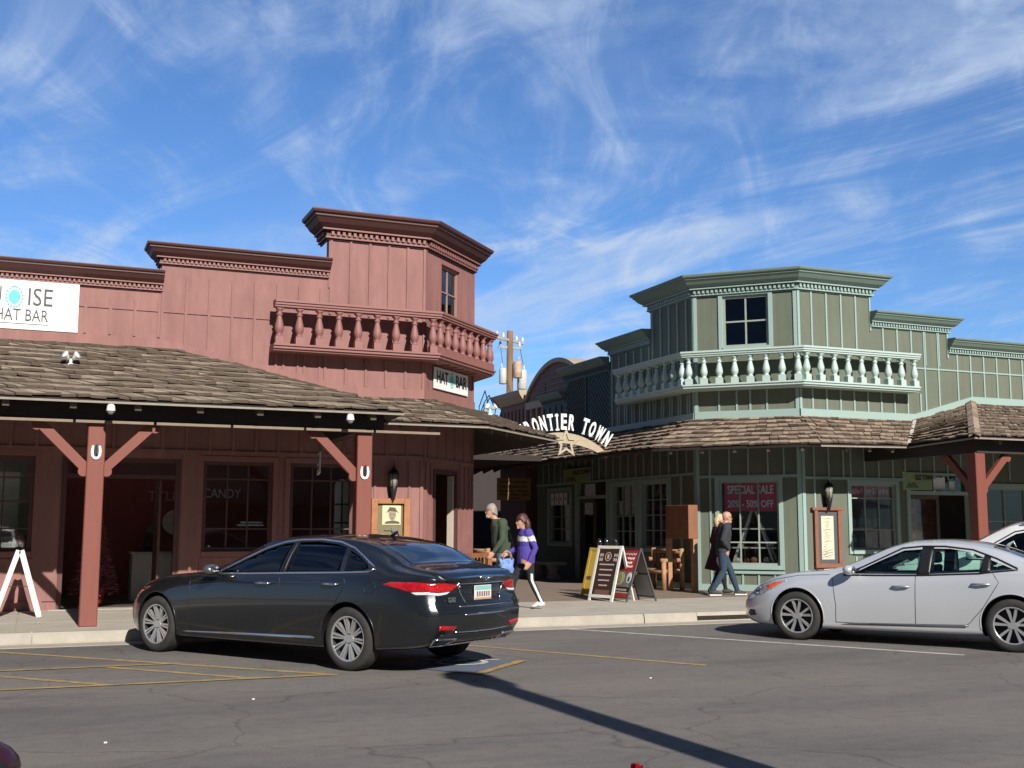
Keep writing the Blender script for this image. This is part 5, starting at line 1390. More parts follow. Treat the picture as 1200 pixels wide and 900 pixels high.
def hair_cap(p, hp, m, f0=-.02, down=.05, back=.03, name='hair', r=1.08):
    h = MB(); h.smooth = True
    rows = []
    for i in range(10):
        t = i / 9; row = []
        for k in range(25):
            a = 2 * math.pi * k / 24; fwdness = (1 + math.cos(a)) / 2
            low = .035 + .0 * fwdness if fwdness > .72 else (.0 if fwdness > .5 else -down * (1 - fwdness * 1.2))
            ph = math.pi / 2 * (1 - t)
            u = .122 * math.sin(ph) * r if t < .999 else 0
            z = low + (.128 * r - low) * math.sin(ph); rad = math.cos(ph) ** .8 if ph < math.pi / 2 - 1e-6 else 0
            j = 1 + .05 * math.sin(a * 7 + t * 9)
            row.append(hp(math.cos(a) * .103 * rad * r * j - .008, math.sin(a) * .080 * rad * r * j, z))
        rows.append(row)
    h.grid(rows[::-1]); o = h.build(name, m, p); md = o.modifiers.new('s', 'SOLIDIFY'); md.thickness = .008
    return o

# --- bald man in a dark jacket walking right
mj = cloth('charcoal jacket cloth', (.034, .036, .045)); jeans = cloth('blue jeans', (.022, .042, .072), col2=(.045, .07, .105)); M_shoe_d = mat('dark shoe', (.03, .03, .033), .6, var=.1)
J = dict(pelvis=(0, 0, .93), chest=(.05, 0, 1.27), neck=(.075, 0, 1.455), head=(.115, 0, 1.60), face=(1, 0, -.08),
         sh_l=(.06, .175, 1.40), el_l=(-.02, .25, 1.14), wr_l=(.14, .20, .96), sh_r=(.06, -.175, 1.40), el_r=(-.07, -.25, 1.13), wr_r=(.09, -.19, .94), hide_r=1, hide_l=1,
         hip_l=(.0, .09, .90), kn_l=(.20, .09, .50), an_l=(.34, .09, .095), toe_l=(.52, .08, .045), hip_r=(-.01, -.09, .90), kn_r=(-.02, -.09, .49), an_r=(-.26, -.09, .11), toe_r=(-.09, -.09, .045), hem=.88)
man, V, hp = make_person('bald man in a charcoal jacket and blue jeans striding right past the sale window', J, dict(head=M_skin, torso=mj, arm=mj, hand=M_skin, leg=jeans, foot=M_shoe_d), 1.16)
eyes(man, hp)
g = MB(); g.smooth = True
for s in (-1, 1): g.ball(hp(.092, s * .032, .012), .010, .030, .018, 10, 6); g.tube([hp(.085, s * .06, .014), hp(-.005, s * .082, .012)], .004, 6)
g.build('sunglasses', M_trim, man)
g = MB(); g.smooth = True; g.ball(hp(.058, 0, -.095), .042, .052, .030, 12, 8); g.build('beard', mat('grey stubble', (.33, .27, .24), .9, var=.1), man)
g = MB(); loft(g, [V['neck'] + Vector((-.005, 0, -.05)), V['neck'] + Vector((0, 0, .005))], [(.085, .08), (.073, .07)]); g.build('collar', mj, man)
g = MB(); loft(g, [V['neck'] + Vector((.01, 0, -.02)), V['neck'] + Vector((.012, 0, .03))], [(.062, .062), (.06, .058)]); g.build('shirt_collar', mat('pale shirt', (.6, .62, .66), .9), man)
g = MB()
for s in ('l', 'r'):
    a, b = V['an_' + s], V['toe_' + s]; fd_ = (b - a); fd_.z = 0; fd_.normalize(); y = a.y
    h0 = a - fd_ * .07
    g.prism([(h0.x, y - .045, .002 + max(0, a.z - .11)), (h0.x, y + .045, .002 + max(0, a.z - .11)), (b.x + .02, y + .04, .002), (b.x + .02, y - .04, .002), (h0.x, y - .045, .03), (h0.x, y + .045, .03), (b.x + .02, y + .04, .028), (b.x + .02, y - .04, .028)])
g.build('shoe_soles', mat('white shoe sole', (.7, .7, .68), .6), man, bevel=.006)
place(man, 13.22, 20.34, -14, .1525)
# --- blonde woman in a long maroon coat, mostly hidden behind him
coatm = cloth('dark maroon coat cloth', (.045, .010, .018)); blonde = mat('blonde hair', (.55, .43, .26), .6, var=.25, vscale=30, vstretch=(6, 6, 1), col2=(.35, .25, .13))
def coatf(mb, V, loft):
    loft(mb, [V['chest'], V['pelvis'], V['pelvis'] + Vector((-.03, 0, -.22)), V['pelvis'] + Vector((-.07, 0, -.42))], [(.17, .125), (.18, .15), (.20, .20), (.21, .23)])
J = dict(pelvis=(0, 0, .90), chest=(.02, 0, 1.22), neck=(.035, 0, 1.40), head=(.06, 0, 1.545), face=(1, 0, -.05),
         sh_l=(.02, .16, 1.345), el_l=(-.04, .21, 1.1), wr_l=(.06, .2, .88), sh_r=(.02, -.16, 1.345), el_r=(-.04, -.21, 1.1), wr_r=(.06, -.2, .88),
         hip_l=(0, .08, .87), kn_l=(.12, .08, .48), an_l=(.2, .08, .09), toe_l=(.36, .08, .04), hip_r=(0, -.08, .87), kn_r=(0, -.08, .48), an_r=(-.2, -.08, .11), toe_r=(-.05, -.08, .04), hem=.48)
wom, V, hp = make_person('blonde woman in a long dark maroon coat walking close behind the bald man', J, dict(head=M_skin, torso=coatm, arm=coatm, hand=M_skin, leg=cloth('black trousers', (.012, .012, .014)), foot=M_shoe_d), .95, coat=coatf, fem=True)
eyes(wom, hp); hair_cap(wom, hp, blonde, down=.05, r=1.12)
g = MB(); g.smooth = True; loft(g, [hp(-.06, 0, .05), hp(-.085, 0, -.04), hp(-.08, 0, -.12), hp(-.07, 0, -.16)], [(.075, .05), (.085, .055), (.08, .05), (.05, .02)], side=(0, 1, 0)); g.build('hair_fall', blonde, wom)
place(wom, 13.50, 20.95, -10, .1525)
# --- grey haired man in a green hoodie walking left
hood = cloth('dark green hoodie cloth', (.050, .068, .040)); grey = mat('grey hair', (.27, .255, .235), .7, var=.25, vscale=26, vstretch=(4, 4, 1), col2=(.22, .2, .18)); jeans2 = cloth('faded blue jeans', (.10, .16, .26), col2=(.2, .26, .34))
J = dict(pelvis=(-.02, 0, .97), chest=(.05, 0, 1.33), neck=(.14, 0, 1.525), head=(.22, 0, 1.675), face=(1, 0, -.14),
         sh_l=(.06, .19, 1.45), el_l=(.10, .265, 1.16), wr_l=(.25, .235, .955), sh_r=(.06, -.19, 1.45), el_r=(-.1, -.26, 1.18), wr_r=(-.12, -.24, .93),
         hip_l=(-.02, .095, .95), kn_l=(.16, .1, .53), an_l=(.22, .1, .10), toe_l=(.41, .1, .045), hip_r=(-.02, -.095, .95), kn_r=(.02, -.1, .53), an_r=(-.26, -.1, .13), toe_r=(-.09, -.1, .045), hem=.93)
om, V, hp = make_person('grey haired man in a dark green hoodie walking left beside the parked graphite sedan', J, dict(head=M_skin, torso=hood, arm=hood, hand=M_skin, leg=jeans2, foot=M_shoe_d), 1.1,
                        torso=[(.16, .14), (.175, .165), (.18, .175), (.19, .15), (.18, .115), (.075, .07)])
eyes(om, hp); hair_cap(om, hp, grey, down=.11, r=1.05)
g = MB(); g.smooth = True; g.ball(hp(.055, 0, -.098), .045, .05, .028, 12, 8); g.build('beard', mat('white stubble', (.33, .28, .25), .9, var=.1), om)
g = MB(); g.smooth = True
for s in (-1, 1):
    g.tube([hp(.094, s * .05, .012), hp(.094, s * .012, .012), hp(.094, s * .012, -.012), hp(.09, s * .05, -.012), hp(.094, s * .05, .012)], .003, 5); g.tube([hp(.09, s * .052, .012), hp(-.005, s * .08, .01)], .003, 5)
g.build('glasses', M_trim, om)
g = MB(); g.smooth = True; n_ = V['neck']; g.tube([n_ + Vector((math.cos(a) * .085 - .035, math.sin(a) * .10, -.045 - .02 * math.cos(a))) for a in [2 * math.pi * k / 20 for k in range(21)]], [.028 + .022 * (k > 5 and k < 15) for k in range(21)], 8, False); g.build('hood', hood, om)
place(om, 7.70, 18.85, 176, .1525)
# --- dark haired woman in a purple fleece walking left
fle = cloth('purple fleece cloth', (.075, .05, .30), col2=(.05, .035, .22)); fw = cloth('white fleece cloth', (.72, .71, .70)); legg = cloth('black leggings', (.016, .016, .022)); M_dhair = mat('dark red brown hair', (.055, .018, .014), .5, var=.3, vscale=30, vstretch=(6, 6, 1), col2=(.09, .03, .022)); M_sneak = mat('pale grey sneaker', (.55, .55, .56), .7, var=.15, vscale=20)
def fleece(mb, V, loft):
    loft(mb, [V['pelvis'] + Vector((0, 0, -.10)), V['pelvis'] + Vector((0, 0, .02)), V['pelvis'].lerp(V['chest'], .6)], [(.185, .145), (.19, .155), (.17, .135)])
J = dict(pelvis=(0, 0, .87), chest=(.02, 0, 1.17), neck=(.035, 0, 1.345), head=(.075, 0, 1.485), face=(1, 0, -.1),
         sh_l=(.0, .16, 1.285), el_l=(-.09, .225, 1.03), wr_l=(.02, .215, .80), sh_r=(.02, -.16, 1.285), el_r=(.05, -.22, 1.05), wr_r=(.25, -.2, .95),
         hip_l=(-.02, .085, .84), kn_l=(-.06, .09, .48), an_l=(-.24, .09, .12), toe_l=(-.07, .09, .045), hip_r=(0, -.085, .84), kn_r=(.2, -.085, .47), an_r=(.28, -.085, .09), toe_r=(.45, -.085, .045), hem=.775)
wp, V, hp = make_person('dark haired woman in a purple and white fleece with striped leggings walking left', J, dict(head=M_skin, torso=fle, arm=fle, hand=M_skin, leg=legg, foot=M_sneak), .98, coat=fleece, fem=True)
bd = wp.children[0].data
bd.materials.append(fw); k_w = len(bd.materials) - 1
for f in bd.polygons:
    c = f.center
    if f.material_index in (1, 2):
        zz = 1.14 + .028 * abs(((c.x * 9 + c.y * 6) % 1) - .5) * 2 - .06 * max(0, -c.x - .05)
        if zz < c.z < zz + .085: f.material_index = k_w
    elif f.material_index == 4 and c.y > .085 and c.z < .60: 
        ax = -.02 + (-.22 * max(0, (.8 - c.z)) / .68) ** 1 if False else None
        h_, kk, aa = V['hip_l'], V['kn_l'], V['an_l']
        if c.z > kk.z: t_ = (h_.z - c.z) / (h_.z - kk.z); lx = h_.x + (kk.x - h_.x) * t_
        else: t_ = (kk.z - c.z) / (kk.z - aa.z); lx = kk.x + (aa.x - kk.x) * t_
        if abs(c.x - lx - .0) < .022: f.material_index = k_w
eyes(wp, hp); hair_cap(wp, hp, M_dhair, down=.06, r=1.13)
g = MB(); g.smooth = True; loft(g, [hp(-.05, 0, .06), hp(-.085, 0, -.03), hp(-.085, 0, -.13), hp(-.07, 0, -.20), hp(-.06, 0, -.235)], [(.08, .05), (.10, .065), (.105, .07), (.085, .055), (.04, .02)], side=(0, 1, 0)); g.build('hair_fall', M_dhair, wp)
g = MB(); loft(g, [V['neck'] + Vector((0, 0, -.045)), V['neck'] + Vector((.005, 0, .02))], [(.085, .08), (.075, .072)]); g.build('collar', fle, wp)
place(wp, 7.90, 18.28, 176, .1525)
# --- her striped blue bag, held in front
bag = local_thing('tote_bag', 'bright blue and white shoulder bag hanging between the two people walking left', 'bag')
g = MB(); g.smooth = True
rows = []
for i in range(9):
    z = .62 + .30 * i / 8; w_ = .15 + .02 * math.sin(i) - .03 * (i / 8); th = .05 * math.sin(math.pi * (i + .6) / 9.2)
    rows.append([(math.cos(a) * w_, math.sin(a) * th, z) for a in [2 * math.pi * k / 24 for k in range(25)]])
g.grid(rows); g.add(rows[0][:24], [tuple(range(24))]); bg = g.build('bag_body', cloth('bright blue bag cloth', (.05, .16, .50), col2=(.6, .65, .7)), bag)
g = MB(); g.smooth = True
for s in (-1, 1): g.tube([(-.09, s * .035, .91), (-.05, s * .03, 1.02), (0, s * .02, 1.06), (.05, s * .03, 1.02), (.09, s * .035, .91)], .011, 6)
g.build('bag_handles', cloth('tan strap', (.35, .28, .2)), bag)
place(bag, 7.62, 18.47, 176, .08)
# ================================================================== signs, lamps, shop fittings, street furniture
def gem(mb_ring, mb_core, F, u, z, w, h, d):
    """Turquoise pear drop with a beaded border."""
    def pear(a, k=1.0): return (u + math.sin(a) * w * .5 * k * (1 - .28 * math.cos(a) ** 3 * (math.cos(a) > 0)), z + math.cos(a) * h * .5 * k)
    F.poly(mb_core, [pear(2 * math.pi * i / 24, .62) for i in range(24)], d, d + .006)
    for i in range(18):
        a = 2 * math.pi * i / 18; p, q = pear(a, .76), pear(a, 1.0)
        for s in (p, ):
            c = ((p[0] + q[0]) / 2, (p[1] + q[1]) / 2); r_ = w * .062
            F.poly(mb_ring, [(c[0] + math.cos(t) * r_, c[1] + math.sin(t) * r_) for t in [2 * math.pi * k / 8 for k in range(8)]], d, d + .006)

sg = thing('shop_sign', 'large white sign board with turquoise gem high on the red parapet at left', 'sign', rF.P(-.75, 0, 4.83))
w = MB(); rF.box(w, -2.06, .545, .03, .07, 4.835, 5.675); sg_b = w.build('board', M_whitep, sg, bevel=.004)
w = MB(); rF.text(w, 'TURQU', .43, -.665, 5.385, .071, depth=.003, fit=.80, align='RIGHT'); rF.text(w, 'ISE', .43, -.285, 5.385, .071, depth=.003, fit=.385, align='LEFT')
rF.text(w, '& HAT BAR', .29, .07, 5.07, .071, depth=.003, fit=1.02, align='RIGHT'); rF.box(w, -.95, .07, .071, .075, 4.925, 4.937); w.build('lettering', M_ink, sg)
wr, wc = MB(), MB(); gem(wr, wc, rF, -.475, 5.385, .29, .40, .071); wr.build('gem_beads', M_turq, sg); wc.build('gem_stone', mat('turquoise stone', (.10, .62, .62), .35, var=.15, vscale=20), sg)

sg = thing('shop_sign', 'small white hat bar sign under the red corner balcony', 'sign', rC.P(1.15, 0, 4.25))
w = MB(); rC.box(w, .36, 1.95, .022, .042, 4.235, 4.665); w.build('board', M_whitep, sg, bevel=.004)
for wd_, u_ in (('HAT', .72), ('BAR', 1.60)): w = MB(); rC.text(w, wd_, .34, u_, 4.47, .043, depth=.003, fit=.52, offset=.006); w.build('lettering', M_ink, sg)
wr, wc = MB(), MB(); gem(wr, wc, rC, 1.16, 4.47, .22, .32, .043); wr.build('gem_beads', M_turq, sg); wc.build('gem_stone', MATS['turquoise stone'], sg)
w = MB()
for k in range(5): rC.box(w, .5 + k * .32, .55 + k * .32, .0, .30, 4.62 if 0 else 4.665, 4.70)
w.build('bracket', M_redtrim, sg)

# arched courtyard sign with letters standing on a painted arc
ARX, ARY, ARZ, ARR = 11.27, 24.0, 1.98, 1.75
ar_s = thing('arch_sign', 'white arched lettering over a tan painted arc with a star spanning the alley', 'sign', (ARX, ARY, 3.2))
def arc_pt(a, r_): return (ARX + math.sin(a) * r_, ARZ + math.cos(a) * r_)
w = MB(); n_ = 30; A_ = .78; B_ = -.40; aa = [B_ + (A_ - B_) * i / n_ for i in range(n_ + 1)]
pts = [arc_pt(a, ARR) for a in aa] + [arc_pt(a, ARR - (.10 + .15 * math.cos(a * 2))) for a in aa[::-1]]
k = len(pts); w.add([(x, ARY - .02, z) for x, z in pts] + [(x, ARY + .02, z) for x, z in pts], [tuple(range(k)), tuple(range(2 * k - 1, k - 1, -1))] + [(i, i + k, (i + 1) % k + k, (i + 1) % k) for i in range(k)])
M_sand = mat('tan sign paint', (.42, .345, .235), .7, var=.15, vscale=5)
w.build('painted_arc', M_sand, ar_s)
chars = 'FRONTIER TOWN'; pitch = .0985; a_ = -.60
for ch in chars:
    wd = {'I': .7, 'W': 1.25, ' ': .9}.get(ch, 1.0) * pitch
    if ch != ' ':
        a = a_ + wd / 2; p = arc_pt(a, ARR + .23); up = Vector((math.sin(a), 0, math.cos(a))); rt = Vector((math.cos(a), 0, -math.sin(a)))
        L_ = MB(); add_text(L_, ch, .50, Vector((p[0], ARY - .03, p[1])), rt, (0, -1, 0), up, depth=.022, offset=.016, fit=wd * ARR * (.86 if ch != 'I' else .30), align='CENTER')
        hw = wd * ARR * .40
        if ch in 'FTI':
            for s in (-1, 1):
                c = Vector((p[0], ARY - .03, p[1])) + up * (s * .165); q = [c - rt * hw * .9 - up * .022, c + rt * hw * .9 - up * .022, c + rt * hw * .9 + up * .022, c - rt * hw * .9 + up * .022]
                if s == 1 and ch in 'FT': continue
                q = [c + (v - c) * (.55 if ch in 'TF' else 1) - (rt * hw * .35 if ch == 'F' else Vector()) for v in q]
                L_.prism([v + Vector((0, -.036, 0)) for v in q] + [v for v in q])
        L_.build('letter', M_whitep, ar_s)
    a_ += wd
def star_pts(cx, cz, R_, r_): return [(cx + math.sin(math.pi * i / 5) * (R_ if i % 2 == 0 else r_), cz + math.cos(math.pi * i / 5) * (R_ if i % 2 == 0 else r_)) for i in range(10)]
w = MB(); o_, i_ = star_pts(ARX + .1, 3.48, .36, .16), star_pts(ARX + .1, 3.48, .23, .10)
for j in range(10):
    j2 = (j + 1) % 10; q = [o_[j], o_[j2], i_[j2], i_[j]]
    w.prism([(x, ARY - .05, z) for x, z in q] + [(x, ARY - .022, z) for x, z in q])
w.build('star', mat('cream star paint', (.42, .36, .27), .6, var=.1), ar_s)
w = MB(); w.bar((10.05, ARY, 3.25), (12.3, ARY, 3.25), .025, .025); w.build('support_bar', M_black, ar_s)

# hanging white notice under the porch, seen almost edge on
hs = thing('hanging_sign', 'small white notice hanging on two wires under the red porch by the post', 'sign', (4.6, 19.4, 2.45))
w = MB(); w.prism([(4.42, 19.02, 2.44), (4.56, 19.82, 2.44), (4.58, 19.816, 2.44), (4.44, 19.016, 2.44), (4.42, 19.02, 2.80), (4.56, 19.82, 2.80), (4.58, 19.816, 2.80), (4.44, 19.016, 2.80)]); w.build('board', mat('grey white notice', (.62, .62, .60), .6), hs)
w = MB()
for z0, z1 in ((2.66, 2.76), (2.62, 2.645), (2.50, 2.58)):
    a0, a1 = (.12, .88); p = lambda t, z: Vector((4.418 + .14 * t, 19.02 + .80 * t, z))
    w.prism([p(a0, z0), p(a1, z0), p(a1, z0) + Vector((-.003, 0, 0)), p(a0, z0) + Vector((-.003, 0, 0)), p(a0, z1), p(a1, z1), p(a1, z1) + Vector((-.003, 0, 0)), p(a0, z1) + Vector((-.003, 0, 0))])
w.build('printed_lines', mat('grey print', (.16, .15, .15), .6, var=0), hs)
w = MB(); w.tube([(4.44, 19.12, 2.80), (4.44, 19.12, 3.3)], .004, 5); w.tube([(4.55, 19.72, 2.80), (4.55, 19.72, 3.3)], .004, 5); w.build('wires', M_black, hs)

# wall lanterns
def lantern(label, F, u, z):
    t = thing('wall_lantern', label, 'lantern', F.P(u, 0, z), 'black wall lanterns on the shop fronts')
    w = MB(); w.smooth = True; c = F.P(u, .15, z)
    w.lathe([(.012, -.40), (.03, -.36), (.055, -.24), (.075, -.14), (.07, -.13)], 10, c); w.tube([F.P(u, .0, z - .22), F.P(u, .07, z - .30), F.P(u, .15, z - .24)], .014, 6); w.lathe([(.11, .10), (.10, .12), (.06, .19), (.02, .21), (.015, .25)], 10, c)
    for k in range(6): a = 2 * math.pi * k / 6; w.tube([c + Vector((math.cos(a) * .072, math.sin(a) * .072, -.14)), c + Vector((math.cos(a) * .098, math.sin(a) * .098, .11))], .006, 5)
    w.smooth = False; F.box(w, u - .05, u + .05, .022, .04, z - .32, z - .08); w.build('lantern_frame', M_black, t)
    w = MB(); w.smooth = True; w.lathe([(.066, -.13), (.092, .10)], 12, c); w.build('lantern_glass', mat('old lantern glass', (.30, .29, .26), .1, var=.2, vscale=20), t)
lantern('black wall lantern on the red wall above the framed portrait', rF, 6.20, 2.42)
lantern('black wall lantern on the sage green wall above the framed poster', gF, .60, 2.32)

# framed portrait with a revolver in a shadow box
pf = thing('framed_portrait', 'orange wooden shadow box holding a yellowed cowboy portrait on the red wall', 'picture', rF.P(6.17, 0, .95))
M_orange = mat('orange brown wood', (.40, .17, .07), .6, var=.25, vscale=6, bump=.2, bscale=20)
w = MB(); rF.box(w, 5.80, 5.92, .022, .10, .95, 2.07); rF.box(w, 6.43, 6.55, .022, .10, .95, 2.07); rF.box(w, 5.92, 6.43, .022, .098, 1.97, 2.07); rF.box(w, 5.92, 6.43, .022, .098, .95, 1.05); w.build('frame', M_orange, pf, bevel=.006)
w = MB()
for u in (5.86, 6.175, 6.49):
    for z in (1.0, 1.5, 2.02): 
        if u == 6.175 and z == 1.5: continue
        w.ball(rF.P(u, .10, z), .016, .012, .016, 8, 6)
w.build('studs', mat('brass stud', (.6, .45, .2), .3, .8), pf)
w = MB(); rF.box(w, 5.93, 6.42, .03, .036, 1.06, 1.96); w.build('backing', mat('olive backing board', (.20, .165, .085), .8, var=.15, vscale=8), pf)
w = MB(); rF.box(w, 6.02, 6.38, .037, .046, 1.58, 1.94); ph = w.build('photo_print', mat('yellowed print', (.62, .56, .36), .6, var=.15, vscale=7, col2=(.5, .43, .25)), pf)
# generic man in a wide hat, printed in brown
inkb = mat('sepia print', (.10, .085, .055), .7, var=.2, vscale=20); mid = mat('sepia mid tone', (.30, .26, .165), .7, var=.2, vscale=20)
w = MB(); rF.poly(w, [(6.10, 1.80), (6.16, 1.83), (6.30, 1.82), (6.36, 1.785), (6.34, 1.80), (6.29, 1.86), (6.27, 1.90), (6.16, 1.91), (6.13, 1.855)], .047, .049); rF.poly(w, [(6.06, 1.60), (6.36, 1.60), (6.35, 1.635), (6.26, 1.66), (6.17, 1.655), (6.09, 1.64)], .047, .049)
rF.box(w, 6.165, 6.195, .0495, .051, 1.765, 1.775); rF.box(w, 6.225, 6.255, .0495, .051, 1.765, 1.775); rF.box(w, 6.185, 6.235, .0495, .051, 1.695, 1.703); w.build('printed_figure', inkb, ph)
w = MB(); rF.poly(w, [(6.145, 1.82), (6.285, 1.815), (6.285, 1.74), (6.26, 1.68), (6.215, 1.655), (6.17, 1.68), (6.145, 1.74)], .0475, .0485); w.build('printed_face', mid, ph)
rv = thing('revolver', 'old steel revolver mounted below the portrait in the orange shadow box', 'revolver', rF.P(6.2, .04, 1.42))
w = MB(); rF.box(w, 6.06, 6.26, .045, .062, 1.475, 1.497); rF.box(w, 6.20, 6.30, .04, .075, 1.455, 1.515); rF.poly(w, [(6.27, 1.50), (6.31, 1.49), (6.36, 1.40), (6.33, 1.375), (6.27, 1.45)], .045, .07); rF.poly(w, [(6.22, 1.455), (6.27, 1.455), (6.26, 1.42), (6.23, 1.42)], .05, .06); w.build('revolver_body', mat('worn gun steel', (.35, .35, .34), .35, .8, var=.2), rv)

# horseshoes, cameras, floodlights on the red building
for px_, z, lab in ((.78, 2.58, 'white horseshoe on the porch post left of the red doorway'), (4.70, 2.37, 'white horseshoe on the porch post beside the hanging notice')):
    t = thing('horseshoe', lab, 'horseshoe', (px_, 17.17, z), 'horseshoes on the porch posts')
    w = MB(); pts = [(-.055, .115), (-.068, .03), (-.062, -.05), (-.035, -.095), (0, -.108), (.035, -.095), (.062, -.05), (.068, .03), (.055, .115)]
    pts = [(a * .84, b * .84) for a, b in pts]; ins, out_ = [], []
    for i, (x, zz) in enumerate(pts): out_.append((x * 1.25, zz * 1.1 if zz < 0 else zz)); ins.append((x * .62, zz * .70 if zz < 0 else zz))
    for i in range(8):
        q = [out_[i], out_[i + 1], ins[i + 1], ins[i]]; w.prism([(px_ + a, 17.16, z + b) for a, b in q] + [(px_ + a, 17.178, z + b) for a, b in q])
    w.build('shoe', M_whitep, t)
    w = MB(); w.box(px_ - .03, px_ + .03, 17.172, 17.18, z - .06, z + .10); w.tube([(px_ + .01, 17.15, z + .12), (px_ + .012, 17.14, z - .03)], .012, 6); w.build('hook', M_black, t)
for px_, lab in ((.93, 'white dome camera under the eave beside the left porch post'), (4.36, 'white dome camera under the eave beside the right porch post')):
    t = thing('security_camera', lab, 'camera', (px_, 17.1, 3.2), 'security cameras under the porch eave')
    w = MB(); w.smooth = True; w.tube([(px_, 16.9, 3.30), (px_, 16.84, 3.24)], .03, 8); w.lathe([(.03, .09), (.05, .07), (.062, .0), (.058, -.01)], 14, (px_, 16.80, 3.15)); w.build('housing', M_whitep, t)
    w = MB(); w.smooth = True; w.ball((px_, 16.80, 3.145), .05, .05, .055, 12, 8); w.build('dome', mat('smoked dome', (.25, .25, .26), .1, var=.2), t)
def floodlight(lab, p, d):
    t = thing('floodlight', lab, 'floodlight', p, 'white twin floodlights on the shake roofs'); p = Vector(p)
    w = MB(); w.smooth = True; w.lathe([(.045, 0), (.045, .02), (.02, .04), (.02, .10)], 12, p); w.build('mount', M_whitep, t)
    for s in (-1, 1):
        w = MB(); w.smooth = True; c = p + Vector((s * .03, 0, .10)); e = c + Vector((s * .065, -.06, .06)); w.tube([c, c.lerp(e, .4), e, e + (e - c) * .06], [.025, .033, .062, .064], 12); w.build('lamp_head', M_whitep, t)
floodlight('white twin floodlight in the middle of the red porch roof', (.42, 18.8, 4.02), 0)
floodlight('white twin floodlight at the corner of the red corner eave', (7.72, 19.55, 3.60), 0)

# white folding board at far left
M_wood_w = mat('white painted timber', (.72, .71, .66), .6, var=.12, vscale=8)
af = thing('a_frame_board', 'plain white wooden folding board standing edge on by the left shop window', 'sandwich board', (-.16, 19.6, .152))
for s in (-1, 1):
    for y in (19.28, 19.92): w = MB(); w.bar((-.16 + s * .32, y, .152), (-.16 + s * .02, y, 1.16), .035, .075, (s, 0, .3)); fr = w.build('leg', M_wood_w, af)
    w = MB(); a, b = Vector((-.16 + s * .27, 19.6, .32)), Vector((-.16 + s * .03, 19.6, 1.13)); w.bar(a, b, .60, .012, (s, 0, .3)); w.build('board_panel', mat('black board', (.02, .018, .018), .6, var=.1), af)
w = MB().bar((-.33, 19.29, .62), (.01, 19.29, .62), .01, .01); w.build('chain', M_black, af)

# things inside the red shop
tr = thing('pink_christmas_tree', 'dusty pink tinsel tree in a red pot inside the red shop doorway', 'tree', (1.05, 21.7, .16))
rnd = random.Random(4); w = MB()
for i in range(2600):
    h = rnd.random() ** .8; z = .42 + h * 1.35; r0 = (1 - h) * .42 * (.45 + .55 * rnd.random()) + .02; a = rnd.random() * 6.283
    c = Vector((1.05 + math.cos(a) * r0, 21.7 + math.sin(a) * r0, z - r0 * .3)); d = Vector((math.cos(a + rnd.uniform(-.7, .7)), math.sin(a + rnd.uniform(-.7, .7)), rnd.uniform(-.5, .3))).normalized() * .075; s = Vector((-d.y, d.x, rnd.uniform(-.04, .04))).normalized() * .011
    w.add([c - s, c + s, c + d + s * .4, c + d - s * .4], [(0, 1, 2, 3)])
w.build('branches', mat('pink tinsel', (.62, .28, .32), .5, island=.8, col2=(.35, .12, .15), var=0), tr, recalc=False)
w = MB(); w.tube([(1.05, 21.7, .4), (1.05, 21.7, 1.6)], .02, 8); w.lathe([(.15, .16), (.2, .42), (.19, .44)], 14, (1.05, 21.7, 0)); w.build('pot', mat('red pot', (.25, .03, .03), .5), tr)
ct = thing('shop_counter', 'pale grey counter inside the red shop doorway', 'counter', (2.3, 22.8, .16))
w = MB(); w.box(1.75, 3.3, 22.6, 23.2, .16, 1.02); w.build('counter_body', mat('pale counter paint', (.5, .48, .44), .6), ct); w = MB(); w.box(1.72, 3.33, 22.57, 23.23, 1.02, 1.06); w.build('counter_top', mat('counter top', (.3, .28, .25), .4), ct)
ck = thing('wall_clock', 'round tan wall clock on the dark red wall above the counter', 'clock', (2.72, 24.5, 1.75))
w = MB(); w.lathe([(.26, 24.58), (.26, 24.53), (.22, 24.52), (.21, 24.54)], 28, (2.72, 0, 1.62), 'y'); w.build('clock_face', mat('tan clock face', (.45, .38, .28), .6, var=.2, vscale=10), ck)
w = MB(); w.bar((2.72, 24.51, 1.62), (2.72, 24.51, 1.78), .015, .006); w.bar((2.72, 24.51, 1.62), (2.83, 24.51, 1.66), .015, .006); w.build('clock_hands', M_ink, ck)
hr = thing('hat_rack', 'dark rack of stacked hats on the counter inside the red doorway', 'hat rack', (2.1, 22.9, 1.06))
for i in range(4):
    w = MB(); w.smooth = True; zz = 1.06 + i * .12; w.lathe([(.20, 0), (.20, .012), (.11, .02), (.10, .11), (.06, .13), (.02, .12)], 20, (2.06 + .02 * i, 22.88, zz)); w.build('hat', mat('dark felt hat', (.06, .045, .035), .9, var=.2), hr)
w = MB(); add_text(w, 'TTLER', .28, (2.55, 24.58, 2.15), (1, 0, 0), (0, -1, 0), depth=.01); ws = w.build('wall_lettering', mat('dull brass letters', (.26, .17, .13), .4, .5), None)
tag(ws, 'dull raised letters on the dark red wall inside the red shop', 'lettering')
w = MB(); add_text(w, 'CANDY', .24, (3.16, 21.3, 2.13), (1, 0, 0), (0, -1, 0), depth=.008, sx=.8); cs_ = w.build('window_lettering', mat('unlit neon tube', (.36, .33, .33), .3), None); tag(cs_, 'unlit candy letters hanging in the red shop middle window', 'lettering')
